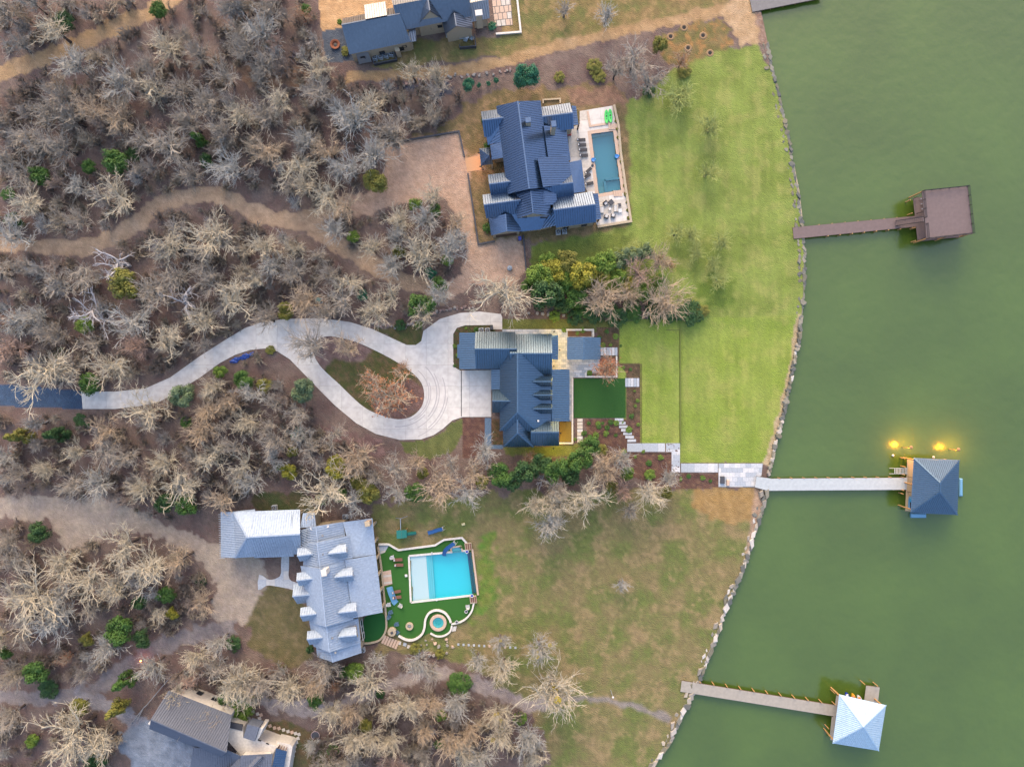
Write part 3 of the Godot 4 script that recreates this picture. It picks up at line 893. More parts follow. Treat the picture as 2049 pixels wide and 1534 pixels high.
func paving(called: String, outline: Array, y: float, cell_x: float, cell_z: float, mats: Array, piece: String, stagger := true, turn := 0.0, gap := 0.012, holes := []) -> Node3D:
	# a paved surface: separate slabs over a bed
	var root := Node3D.new()
	root.name = numbered(called)
	add_child(root)
	root.set_meta("kind", "structure")
	org[root] = Vector3.ZERO
	var po := flat2(WL(outline, y))
	var hl := []
	for h in holes:
		hl.append(flat2(WL(h, y)))
	var inv := Transform2D(-turn, Vector2.ZERO)
	var back := Transform2D(turn, Vector2.ZERO)
	var pr := PackedVector2Array()
	var lo := Vector2(1e9, 1e9)
	var hi := -lo
	for p in po:
		var q: Vector2 = inv * p
		pr.append(q)
		lo = lo.min(q)
		hi = hi.max(q)
	var bed := MB.new()
	var r := RandomNumberGenerator.new()
	r.seed = 100 + counts.size()
	var row := 0
	var z := lo.y
	while z < hi.y - 0.02:
		var x := lo.x - (cell_x * 0.5 if (stagger and row % 2 == 1) else 0.0)
		while x < hi.x:
			var sq := PackedVector2Array([Vector2(x, z), Vector2(x + cell_x, z), Vector2(x + cell_x, z + cell_z), Vector2(x, z + cell_z)])
			for q in Geometry2D.intersect_polygons(sq, pr):
				var keep := [back * q]
				for h in hl:
					var nk := []
					for kq in keep:
						nk.append_array(Geometry2D.clip_polygons(kq, h))
					keep = nk
				for kq in keep:
					if absf(poly_area(kq)) < 0.03:
						continue
					var b := []
					for p in kq:
						b.append(Vector3(p.x, y - 0.02, p.y))
					bed.poly(b, Vector3.UP)
					for e in Geometry2D.offset_polygon(kq, -gap):
						if e.size() < 3:
							continue
						var m := MB.new()
						var top := []
						var hh := y + r.randf_range(-0.004, 0.004)
						for p in e:
							top.append(Vector3(p.x, hh, p.y))
						m.slab(top, 0.06)
						part(root, piece, m, mats[r.randi() % mats.size()])
			x += cell_x
		z += cell_z
		row += 1
	part(root, "paving_bed", bed, M.joint)
	return root

func rect(x0: float, y0: float, x1: float, y1: float) -> Array:
	return [[x0, y0], [x1, y0], [x1, y1], [x0, y1]]

func wall_run(called: String, label: String, pts: Array, y: float, h: float, w: float, mtl: Material, category := "wall") -> Node3D:
	# a low wall along a pixel polyline
	var t := thing(called, label, category, W(pts[0][0], pts[0][1], y))
	var m := MB.new()
	var cap := MB.new()
	var line := PackedVector2Array()
	for p in pts:
		var q := W(p[0], p[1], y + h)
		line.append(Vector2(q.x, q.z))
	for s in Geometry2D.offset_polyline(line, w * 0.5, Geometry2D.JOIN_MITER, Geometry2D.END_BUTT):
		var top := []
		for p in s:
			top.append(Vector3(p.x, y + h - 0.05, p.y))
		m.slab(top, h - 0.05 + 0.1)
	for s in Geometry2D.offset_polyline(line, w * 0.5 + 0.03, Geometry2D.JOIN_MITER, Geometry2D.END_BUTT):
		var top := []
		for p in s:
			top.append(Vector3(p.x, y + h, p.y))
		cap.slab(top, 0.047)
	part(t, "wall_body", m, mtl)
	part(t, "cap", cap, mtl)
	return t

func stones_row(called: String, label: String, list: Array, y: float, sx: float, sz: float, turn: float, mats: Array, group: String) -> void:
	# stepping slabs, each lying by itself
	var r := RandomNumberGenerator.new()
	r.seed = list.size() * 13
	var ords := ["first", "second", "third", "fourth", "fifth", "sixth", "seventh", "eighth", "ninth", "tenth", "eleventh", "twelfth", "thirteenth", "fourteenth", "fifteenth", "sixteenth", "seventeenth", "eighteenth", "nineteenth", "twentieth", "twenty-first", "twenty-second", "twenty-third", "twenty-fourth", "twenty-fifth", "twenty-sixth"]
	for k in list.size():
		var at := W(list[k][0], list[k][1], y)
		var m := MB.new()
		m.chamfer(at + Vector3(0, 0.03, 0), Vector3(sx, 0.1, sz), 0.02, Basis(Vector3.UP, turn + r.randf_range(-0.02, 0.02)))
		solo(called, m, mats[r.randi() % mats.size()], label % ords[k], "paving slab", at, group)

func pool_basin(parent: Node3D, outline: Array, depth: float, mtl: Material, wy := -0.12) -> void:
	var pts := WL(outline)
	var m := MB.new()
	var low := []
	var mid := Vector3.ZERO
	for p in pts:
		low.append(p + Vector3(0, -depth, 0))
		mid += p / pts.size()
	m.poly(low, Vector3.UP)
	for k in pts.size():
		var j := (k + 1) % pts.size()
		m.quad(pts[k] + Vector3(0, 0.02, 0), pts[j] + Vector3(0, 0.02, 0), low[j], low[k], mid - (pts[k] + pts[j]) * 0.5)
	part(parent, "basin", m, mtl)

func pool_water(parent: Node3D, outline: Array, y: float, tint: Color, alpha: float) -> void:
	var w := MB.new()
	var pts := []
	for p in WL(outline):
		pts.append(p + Vector3(0, y, 0))
	w.poly(pts, Vector3.UP)
	var s := StandardMaterial3D.new()
	var c := tint.linear_to_srgb()
	s.albedo_color = Color(c.r, c.g, c.b, alpha)
	s.transparency = BaseMaterial3D.TRANSPARENCY_ALPHA
	s.roughness = 0.03
	part(parent, "pool_water", w, s)

func coping_ring(parent: Node3D, outline: Array, w: float, y: float, mtl: Material) -> void:
	var inner := flat2(WL(outline))
	for o in Geometry2D.offset_polygon(inner, w, Geometry2D.JOIN_MITER):
		for k in o.size():
			# one coping stone per side, mitred
			var j := (k + 1) % o.size()
			var a := Vector3(o[k].x, y, o[k].y)
			var b := Vector3(o[j].x, y, o[j].y)
			var ia := nearest(inner, o[k])
			var ib := nearest(inner, o[j])
			var n := maxi(1, int(round((b - a).length() / 1.3)))
			for s in n:
				var m := MB.new()
				var t0 := (s + 0.012) / n
				var t1 := (s + 0.988) / n
				var ia3 := Vector3(ia.x, y, ia.y)
				var ib3 := Vector3(ib.x, y, ib.y)
				m.slab([a.lerp(b, t0), a.lerp(b, t1), ia3.lerp(ib3, t1), ia3.lerp(ib3, t0)], 0.1)
				part(parent, "coping_stone", m, mtl)

func nearest(pts: PackedVector2Array, p: Vector2) -> Vector2:
	var best := pts[0]
	for q in pts:
		if q.distance_squared_to(p) < best.distance_squared_to(p):
			best = q
	return best

func build_paving() -> void:
	# --- slate house: patio, walks and garden steps
	var stone := [M.flag, M.flag2, M.flag3]
	paving("patio", [[1005, 658.5], [1189, 658.5], [1189, 674], [1136, 674], [1136, 700], [1140, 719], [1200, 719], [1200, 746], [1174, 746], [1174, 755], [1147, 755], [1147, 842], [1139.5, 842], [1139.5, 756], [1104, 739], [1104, 676], [1005, 676]], 0.10, 0.9, 0.6, stone, "paving_stone")
	wall_run("planter_wall", "white low wall round the planter above the blue pavilion", [[1133, 659.5], [1187.5, 659.5], [1187.5, 674]], 0.0, 0.35, 0.28, M.whitewall)
	wall_run("planter_wall", "white low wall round the bed of the reddish ornamental tree", [[1172.5, 745], [1172.5, 753.5], [1234, 753.5], [1234, 712]], 0.0, 0.35, 0.28, M.whitewall)
	wall_run("planter_wall", "white low wall round the lamp-lit planter below the slate house", [[1145.5, 757], [1145.5, 886.5], [1119, 886.5]], 0.0, 0.35, 0.30, M.whitewall)
	var gm := MB.new()
	gm.slab(WL(rect(1120, 844, 1143, 884), 0.2), 0.3)
	structure("planter_soil", gm, textured(mat(P(150, 128, 52), 0.95), noise_texture(0.15, 0.7, 1.3, 4, 512, 71), 2.0))
	var bm := MB.new()
	bm.slab(WL(rect(1136, 662, 1184, 673), 0.12), 0.3)
	structure("planter_soil", bm, textured(mat(P(120, 88, 62), 0.95), noise_texture(0.15, 0.7, 1.3, 4, 512, 71), 2.0))
	var rb := MB.new()
	rb.slab(WL(rect(1201, 716, 1231, 750), 0.12), 0.3)
	structure("planter_soil", rb, textured(mat(P(150, 84, 70), 0.95), noise_texture(0.15, 0.7, 1.3, 4, 512, 71), 2.0))
	var tm := MB.new()
	tm.slab(WL(rect(1148, 757, 1252, 836), 0.08), 0.12)
	structure("artificial_turf", tm, M.turf)
	var blue_walk := MB.new()
	blue_walk.slab(WL([[970, 836], [983, 836], [983, 890], [1006, 890], [1006, 898], [970, 898]], 0.05), 0.08)
	structure("path", blue_walk, textured(mat(P(104, 132, 160), 0.8), noise_texture(0.02, 0.3, 1.5), 4.0))
	# two bridges of five slabs
	for k in 6:
		var m := MB.new()
		m.chamfer(W(1204.6 + k * 5.7, 703, 0.1), Vector3(0.56, 0.14, 1.75), 0.015)
		solo("step_slab", m, stone[(k * 2) % 3], "grey stone step slab by the blue pavilion, %s from the pavilion" % ["first", "second", "third", "fourth", "fifth", "sixth"][k], "step", W(1204.6 + k * 5.7, 703, 0.0), "stone steps beside the pavilion")
	for k in 5:
		var m := MB.new()
		m.chamfer(W(1253.8 + k * 5.7, 765, 0.08 - k * 0.01), Vector3(0.57, 0.14, 1.9), 0.015)
		solo("step_slab", m, stone[(k * 2 + 1) % 3], "pale stone step slab right of the dark turf square, %s from the turf" % ["first", "second", "third", "fourth", "fifth"][k], "step", W(1253.8 + k * 5.7, 765, 0.0), "stone steps right of the turf square")
	var a := []
	for k in 7:
		a.append([1160.5, 840.5 + k * 7.0])
	stones_row("step_slab", "white square slab in the straight row below the turf, %s from the turf", a, 0.02, 1.2, 0.66, 0.0, [M.flag3, M.travertine], "square slabs below the turf")
	a = []
	for k in 7:
		a.append([1239 + k * 4.2, 839.3 + k * 7.0])
	stones_row("step_slab", "blue-grey slab in the slanting stair below the turf, %s from the turf", a, 0.04, 1.9, 0.58, 0.0, [M.flag, M.flag], "slanting stair slabs below the turf")
	paving("path", rect(1255, 886.5, 1331, 904), 0.05, 3.4, 1.9, stone, "paving_stone", false)
	paving("path", [[1333, 886.5], [1361, 886.5], [1361, 945], [1344, 945], [1344, 904], [1333, 904]], 0.03, 1.6, 1.3, stone, "paving_stone")
	paving("path", rect(1362.5, 927, 1437, 945), -0.52, 1.5, 1.9, stone, "paving_stone", false)
	paving("dock_landing", [[1438, 927], [1527, 927], [1524, 952], [1514, 955], [1512, 974], [1438, 974]], -0.5, 1.2, 1.0, stone, "paving_stone")
	wall_run("terrace_wall", "low turfed retaining edge between the two lawn terraces", [[1333, 660], [1361.5, 660], [1362.5, 887]], -0.6, 0.62, 0.16, textured(mat(P(122, 136, 60), 0.95), noise_texture(0.1, 0.6, 1.35), 2.0))
	# --- garden bed edging, rusty steel
	for e in [[[1284, 727], [1284, 888]], [[1269, 775], [1269, 842]], [[1190, 852], [1256, 852]], [[1196, 866], [1262, 866]], [[1250, 906], [1344, 906]], [[1344, 947], [1438, 947]]]:
		var m := MB.new()
		var y := land_y(e[0][0] + 3.0, e[0][1])
		m.bar(W(e[0][0], e[0][1], y + 0.06), W(e[1][0], e[1][1], y + 0.06), 0.05, 0.16)
		solo("bed_edging", m, M.darkwood, "thin dark steel edging of the garden bed near %s" % ["the terrace lawn", "the turf's right side", "the white slab row", "the slanting stair", "the long paved path", "the dock landing"][counts.get("bed_edging", 0)], "edging", W(e[0][0], e[0][1], y))

	# --- north house: pool terrace
	var hole1: Array = POOL_HOLES[0]
	paving("pool_terrace", [[1136, 258], [1160, 248], [1160, 222], [1226, 211], [1242, 300], [1262, 440], [1196, 452], [1190, 440], [1176, 384], [1140, 322]], 0.12, 2.6, 2.6, [M.travertine, M.concrete2], "paving_stone", false, -0.10, 0.012, [hole1])
	var pl := thing("swimming_pool", "deep teal rectangular swimming pool with a raised spa in its lower corner", "pool", W(1212, 325, -1.5))
	var pm := mat(Color(0.0, 0.125, 0.195), 0.6)
	pool_basin(pl, hole1, 1.6, pm)
	var sp := MB.new()   # the spa's raised wall, a bench inside it, an entry shelf and a long step
	for q in [[[1209, 361], [1242, 357]], [[1209, 361], [1212, 386]]]:
		sp.bar(W(q[0][0], q[0][1], -0.5), W(q[1][0], q[1][1], -0.5), 0.5, 1.0)
	part(pl, "spa_wall", sp, mat(Color(0.004, 0.085, 0.13), 0.6))
	var sb := MB.new()
	sb.slab(WL([[1212, 364], [1241, 360], [1243, 379], [1214, 384]], -0.9), 0.6)
	part(pl, "spa_bench", sb, mat(Color(0.004, 0.135, 0.2), 0.6))
	var sh := MB.new()
	sh.slab(WL([[1196, 375], [1208, 373], [1210, 386], [1198, 388]], -0.45), 1.0)
	part(pl, "entry_shelf", sh, mat(P(60, 148, 158), 0.6))
	var lg := MB.new()
	lg.slab(WL([[1184, 269], [1227, 262], [1228, 267], [1185, 274]], -0.5), 1.0)
	part(pl, "ledge", lg, mat(P(40, 120, 140), 0.6))
	pool_water(pl, hole1, -0.14, Color(0.0, 0.12, 0.16), 0.3)
	coping_ring(pl, hole1, 0.75, 0.135, M.coping)
	wall_run("garden_wall", "cream wall along the lake side of the teal pool terrace", [[1229, 209], [1238, 250], [1242, 300], [1252, 372], [1263, 442], [1196, 453]], 0.0, 0.5, 0.45, M.limestone)
	wall_run("garden_wall", "tan low wall between kayak terrace and pool terrace", [[1176, 222], [1181, 252], [1224, 246]], 0.0, 0.25, 0.4, M.coping)
	for q in [[1228, 250, "upper"], [1238, 387, "lower"]]:
		var st := thing("terrace_steps", "tan terrace steps at the %s end of the teal pool" % q[2], "steps", W(q[0], q[1]))
		for k in 4:
			var m := MB.new()
			m.chamfer(W(q[0] - 8 + k * 4.4, q[1] + (3 if q[2] == "upper" else 0), 0.24 - k * 0.03), Vector3(0.42, 0.14, 1.3), 0.015, Basis(Vector3.UP, 0.1))
			part(st, "step", m, M.coping)
	wall_run("garden_wall", "weathered low wall along the top of the tan gravel court", [[770, 287], [918, 262], [929, 313]], 0.0, 0.4, 0.3, M.darkgrey)
	wall_run("garden_wall", "weathered low wall between gravel court and the house's front bed", [[936, 346], [944, 400], [957, 488], [990, 482]], 0.0, 0.4, 0.3, M.darkgrey)
	wall_run("garden_wall", "grey low wall at the lower right edge of the gravel court", [[1047, 470], [1053, 540]], 0.0, 0.4, 0.25, M.darkgrey)
	wall_run("planter_wall", "pale stone box planter behind the blue-roofed house", [[1087, 206], [1087, 199], [1121, 197], [1121, 206]], 0.0, 0.4, 0.25, M.limestone)
	var ew := MB.new()
	ew.slab(WL([[930, 316], [966, 310], [968, 338], [935, 344]], 0.05), 0.1)
	structure("path", ew, textured(mat(P(210, 170, 128), 0.8), noise_texture(0.05, 0.4, 1.45), 3.0))

	# --- pale house: turf terrace with the big pool
	var hole2: Array = POOL_HOLES[1]
	var terrace := [[757, 1092], [776, 1090], [798, 1100], [870, 1090], [888, 1080], [924, 1077], [936, 1088], [946, 1098], [956, 1190], [950, 1208], [946, 1224], [925, 1244], [905, 1252], [902, 1262], [888, 1272], [876, 1274], [858, 1266], [846, 1272], [828, 1281], [800, 1275], [780, 1262], [772, 1240], [764, 1180]]
	var hl := flat2(WL(terrace))
	var root := Node3D.new()
	root.name = numbered("artificial_turf")
	add_child(root)
	root.set_meta("kind", "structure")
	org[root] = Vector3.ZERO
	var keep := [hl]
	for q in [POOL_HOLES[1], POOL_HOLES[2], POOL_HOLES[3], POOL_HOLES[4]]:
		var hq := flat2(WL(q))
		var c := Vector2.ZERO
		for p in hq:
			c += p / hq.size()
		# cut the sheet in two through the hole so that no piece has a hole in it
		var nk := []
		for kq in keep:
			for half in [PackedVector2Array([c + Vector2(-60, -60), c + Vector2(60, -60), c + Vector2(60, 0), c + Vector2(-60, 0)]), PackedVector2Array([c + Vector2(-60, 0), c + Vector2(60, 0), c + Vector2(60, 60), c + Vector2(-60, 60)])]:
				for piece in Geometry2D.intersect_polygons(kq, half):
					nk.append_array(Geometry2D.clip_polygons(piece, hq))
		keep = nk
	var tmb := MB.new()
	for kq in keep:
		var b := []
		for p in kq:
			b.append(Vector3(p.x, 0.06, p.y))
		tmb.poly(b, Vector3.UP)
	part(root, "turf_sheet", tmb, textured(mat(P(46, 112, 26), 0.95), noise_texture(0.2, 0.5, 1.35, 3, 512, 4), 5.0))
	var pg := MB.new()
	var green := curve([[729, 1236], [764, 1226], [771, 1250], [768, 1272], [757, 1282], [729, 1288]], true, 4)
	pg.slab(WL(green, 0.07), 0.1)
	structure("putting_green", pg, M.turf2)
	var pw := thing("swimming_pool", "bright turquoise swimming pool with a white sun shelf on its left", "pool", W(885, 1152, -1.5))
	pool_basin(pw, hole2, 1.5, mat(P(30, 232, 250), 0.5))
	pool_basin(pw, POOL_HOLES[2], 0.5, mat(P(150, 222, 230), 0.5))
	var shf := MB.new()
	shf.slab(WL([[820, 1111], [852, 1108], [859, 1200], [826, 1204]], -0.28), 1.2)
	part(pw, "sun_shelf", shf, mat(P(250, 250, 246), 0.6))
	for k in 3:
		var m := MB.new()
		var d := 4.0
		m.slab(WL([[852 + k * d, 1108 - k * 0.4], [852 + (k + 1) * d, 1107.6 - k * 0.4], [859 + (k + 1) * d, 1199.5 - k * 0.5], [859 + k * d, 1200 - k * 0.5]], -0.45 - k * 0.22), 1.0 - k * 0.22)
		part(pw, "pool_step", m, mat(P(120, 220, 232), 0.5))
	pool_water(pw, hole2, -0.12, Color(0.0, 0.42, 0.50), 0.2)
	pool_water(pw, POOL_HOLES[2], -0.12, Color(0.0, 0.42, 0.50), 0.2)
	var ch := MB.new()
	for q in [[[818, 1113], [822, 1205]], [[818, 1112], [905, 1104]], [[822, 1205], [944, 1191]], [[924, 1102], [938, 1101]]]:
		ch.bar(W(q[0][0], q[0][1], 0.06), W(q[1][0], q[1][1], 0.06), 0.42, 0.14)
	part(pw, "coping", ch, M.whitewall)
	var cr := MB.new()
	for q in [[[903, 1104], [902, 1095]], [[902, 1095], [923, 1092]], [[923, 1092], [925, 1103]]]:
		cr.bar(W(q[0][0], q[0][1], 0.08), W(q[1][0], q[1][1], 0.08), 0.3, 0.18)
	part(pw, "alcove_coping", cr, M.coping)
	var tr := thing("catch_basin", "narrow dark teal overflow trough along the turquoise pool's right edge", "pool", W(945, 1145, -1.0))
	pool_basin(tr, POOL_HOLES[3], 0.9, mat(P(14, 96, 112), 0.5))
	pool_water(tr, POOL_HOLES[3], -0.3, Color(0.0, 0.12, 0.14), 0.3)
	var tw := MB.new()
	tw.bar(W(936, 1103, -0.1), W(946.5, 1188, -0.1), 0.35, 0.3)
	part(tr, "weir_wall", tw, mat(P(20, 84, 120), 0.4))
	var tw2 := MB.new()
	tw2.bar(W(945, 1098, 0.1), W(956.5, 1190, 0.1), 0.42, 0.4)
	part(tr, "outer_wall", tw2, M.coping)
	for q in [[937, 1093, "upper", 0], [947, 1199, "lower", 1]]:
		var st := thing("pool_pillar", "tan stone stair pillar at the %s right corner of the turquoise pool" % q[2], "pillar", W(q[0], q[1]))
		var m := MB.new()
		m.chamfer(W(q[0], q[1], 0.3), Vector3(1.5, 0.6, 1.6), 0.03, Basis(Vector3.UP, 0.12))
		part(st, "pier", m, M.limestone)
		for k in 3:
			var s := MB.new()
			s.chamfer(W(q[0] - 4 + k * 4.2, q[1], 0.62), Vector3(0.32, 0.05, 1.3), 0.01, Basis(Vector3.UP, 0.12))
			part(st, "tread", s, M.brown)
	# boundary walls of the turf terrace
	wall_run("garden_wall", "cream kinked wall along the top of the turf pool terrace", [[757, 1089], [777, 1089], [797, 1100.5], [870, 1091], [888, 1080], [924, 1076], [934, 1087]], 0.0, 0.5, 0.35, M.whitewall)
	wall_run("garden_wall", "cream curved wall at the lower right of the turf pool terrace", curve([[948, 1206], [944, 1222], [934, 1236], [920, 1245], [903, 1249]], false, 4), 0.0, 0.5, 0.3, M.whitewall)
	wall_run("garden_wall", "cream wall curling round the hot tub", curve([[902, 1246], [898, 1236], [888, 1225], [872, 1221], [858, 1227], [851, 1240], [849, 1256], [843, 1270], [828, 1280], [812, 1280], [797, 1272]], false, 4), 0.0, 0.55, 0.4, M.whitewall)
	wall_run("garden_wall", "cream low arc wall below the hot tub", curve([[904, 1252], [900, 1264], [888, 1272], [874, 1273], [861, 1267]], false, 4), 0.0, 0.4, 0.3, M.whitewall)
	wall_run("garden_wall", "stone wall between the pale house porch and the turf", curve([[756, 1094], [762, 1130], [767, 1180], [771, 1220], [773, 1250], [770, 1266], [760, 1280], [744, 1286], [724, 1288]], false, 3), 0.0, 0.45, 0.35, M.limestone)
	paving("pool_terrace", [[762, 1144], [782, 1140], [785, 1168], [766, 1173]], 0.14, 2.6, 0.5, [M.travertine, M.coping], "paving_stone", true, -0.1)
	paving("pool_terrace", [[756, 1092], [778, 1091], [770, 1105], [757, 1110]], 0.12, 1.2, 1.2, [M.travertine, M.flag2], "paving_stone", true, -0.1)
	var fst := thing("garden_stairs", "wide tan stairs descending below the putting green", "steps", W(782, 1282))
	for k in 6:
		var m := MB.new()
		m.chamfer(W(768 + k * 5.2, 1279 + k * 2.2, 0.2 - k * 0.02), Vector3(0.5, 0.16, 1.9), 0.015, Basis(Vector3.UP, -0.42))
		part(fst, "step", m, M.coping)
	var spa := thing("hot_tub", "round turquoise hot tub with a pale ring of coping", "hot tub", W(877, 1245, -0.8))
	var c0 := W(877, 1245)
	var rim := MB.new()
	rim.lathe(c0, [[1.85, 0.0], [1.85, 0.42], [1.75, 0.46], [1.25, 0.46], [1.2, 0.40], [1.2, -0.8], [0.0, -0.8]], 32)
	part(spa, "tub_shell", rim, M.coping)
	var bench := MB.new()
	bench.lathe(c0, [[1.19, 0.0], [0.75, 0.0], [0.75, -0.79]], 32)
	part(spa, "bench", bench, mat(P(96, 208, 206), 0.5))
	var fl := MB.new()
	fl.lathe(c0, [[0.74, -0.6], [0.0, -0.6]], 32)
	part(spa, "tub_floor", fl, mat(P(60, 196, 196), 0.5))
	var wt := MB.new()
	wt.lathe(c0, [[1.195, 0.3], [0.0, 0.3]], 32)
	var ws := StandardMaterial3D.new()
	ws.albedo_color = Color(0.05, 0.62, 0.64, 0.3)
	ws.transparency = BaseMaterial3D.TRANSPARENCY_ALPHA
	ws.roughness = 0.03
	part(spa, "tub_water", wt, ws)
	var fs := thing("hot_tub_steps", "three pale steps on the right of the hot tub wall", "steps", W(909, 1258))
	for k in 3:
		var m := MB.new()
		m.chamfer(W(906 + k * 2.8, 1258 - k * 0.4, 0.12), Vector3(0.24, 0.2, 1.1), 0.01, Basis(Vector3.UP, -0.2))
		part(fs, "step", m, M.whitewall)
	# front walk of the pale house
	paving("path", curve([[518, 1149], [534, 1158], [545, 1159], [556, 1155], [562, 1146], [563, 1112], [578, 1112], [577, 1150], [583, 1162], [600, 1168], [596, 1182], [575, 1177], [540, 1171], [530, 1173], [516, 1180]], true, 2), 0.05, 1.9, 1.9, [M.concrete3, M.flag], "paving_stone", false)
	# --- stepping stones
	a = [[799, 1286], [810, 1289], [818, 1294], [828, 1297]]
	stones_row("stepping_stone", "square pale stepping stone below the turf terrace, %s from the stairs", a, 0.02, 0.75, 0.75, -0.3, [M.travertine, M.flag2], "stepping stones below the turf terrace")
	a = []
	for k in 12:
		a.append([917 + k * 10.4, 1289 + k * 0.6])
	stones_row("stepping_stone", "small grey stepping stone in the row across the dry yard, %s from the hot tub", a, 0.0, 0.45, 0.5, 0.1, [M.flag2, M.coping, M.flag], "small stones across the dry yard")
	a = [[506, 1424], [515, 1428], [522, 1430], [519, 1437], [514, 1443], [521, 1445], [531, 1450], [540, 1452], [549, 1456], [558, 1457], [567, 1460], [576, 1463], [584, 1465], [591, 1467], [598, 1469], [596, 1477], [593, 1485], [590, 1493], [588, 1502], [586, 1511], [583, 1520], [580, 1528]]
	stones_row("stepping_stone", "cream square stepping stone round the charcoal house, %s along from the top", a, 0.02, 0.68, 0.68, 0.3, [M.travertine, M.coping], "stepping stones round the charcoal house")
	# top house paver court
	paving("paver_court", [[984, 0], [1022, -4], [1026, 50], [990, 53]], 0.06, 1.0, 1.5, [M.coping, M.travertine], "paving_stone", true, -0.12, 0.07)
	wall_run("garden_wall", "pale L-shaped wall round the paver court at the top edge", [[1033, -20], [1042, 63], [992, 67]], 0.0, 0.5, 0.35, M.whitewall)

# ---------------------------------------------------------------- houses
func newell(pts: Array) -> Vector3:
	var nn := Vector3.ZERO
	for k in pts.size():
		var a: Vector3 = pts[k] - pts[0]
		var b: Vector3 = pts[(k + 1) % pts.size()] - pts[0]
		nn += a.cross(b)
	nn = nn.normalized()
	return -nn if nn.y < 0.0 else nn

# a standing seam roof plane through world points
func slope(parent: Node, mtl: Material, pts: Array, gap := 0.5, called := "roof_slope", down := Vector3.ZERO) -> MeshInstance3D:
	var nn := newell(pts)
	var m := MB.new()
	m.slab(pts, 0.12, nn)
	var d := (Vector3.DOWN - nn * Vector3.DOWN.dot(nn))
	if down != Vector3.ZERO:
		d = down - nn * down.dot(nn)
	if d.length() < 0.01:
		d = Vector3.BACK
	d = d.normalized()
	var s := nn.cross(d).normalized()
	var f := PackedVector2Array()
	var lo := 1e9
	var hi := -1e9
	for p in pts:
		var u: float = (p - pts[0]).dot(s)
		lo = minf(lo, u)
		hi = maxf(hi, u)
		f.append(Vector2(u, (p - pts[0]).dot(d)))
	var n := maxi(1, int(round((hi - lo) / gap)))
	for k in n + 1:
		var u := lo + (hi - lo) * (k + 0.02) / (n + 0.04)
		for seg in Geometry2D.intersect_polyline_with_polygon(PackedVector2Array([Vector2(u, -200), Vector2(u, 200)]), f):
			var a: Vector3 = pts[0] + s * u + d * seg[0].y
			var b: Vector3 = pts[0] + s * u + d * seg[seg.size() - 1].y
			if a.distance_to(b) < 0.4:
				continue
			var short := (b - a).normalized() * 0.12
			a += short
			b -= short
			var w := s * 0.05
			var h := nn * 0.075
			var e := d * signf(seg[seg.size() - 1].y - seg[0].y)
			m.quad(a - w, b - w, b + h, a + h, nn - s)
			m.quad(a + w, b + w, b + h, a + h, nn + s)
			m.tri(a - w, a + w, a + h, -e)
			m.tri(b - w, b + w, b + h, e)
	return part(parent, called, m, mtl)

func plane(parent: Node, mtl: Material, flat: Array, gap := 0.5, down := Vector3.ZERO) -> MeshInstance3D:
	return slope(parent, mtl, WL(flat), gap, "roof_slope", down)

func cap_line(parent: Node, mtl: Material, a: Vector3, b: Vector3, w := 0.28, called := "ridge_cap") -> void:
	var m := MB.new()
	m.bar(a + Vector3(0, 0.035, 0), b + Vector3(0, 0.035, 0), w, 0.1)
	part(parent, called, m, mtl)

# solid wall body under an eave outline (pixels at height y)
func walls(parent: Node, mtl: Material, outline: Array, y: float, inset := 0.45) -> void:
	var m := MB.new()
	for o in Geometry2D.offset_polygon(flat2(WL(outline, y)), -inset, Geometry2D.JOIN_MITER):
		var top := []
		for p in o:
			top.append(Vector3(p.x, y - 0.16, p.y))
		m.slab(top, y - 0.16 + 0.05)
	part(parent, "wall", m, mtl)

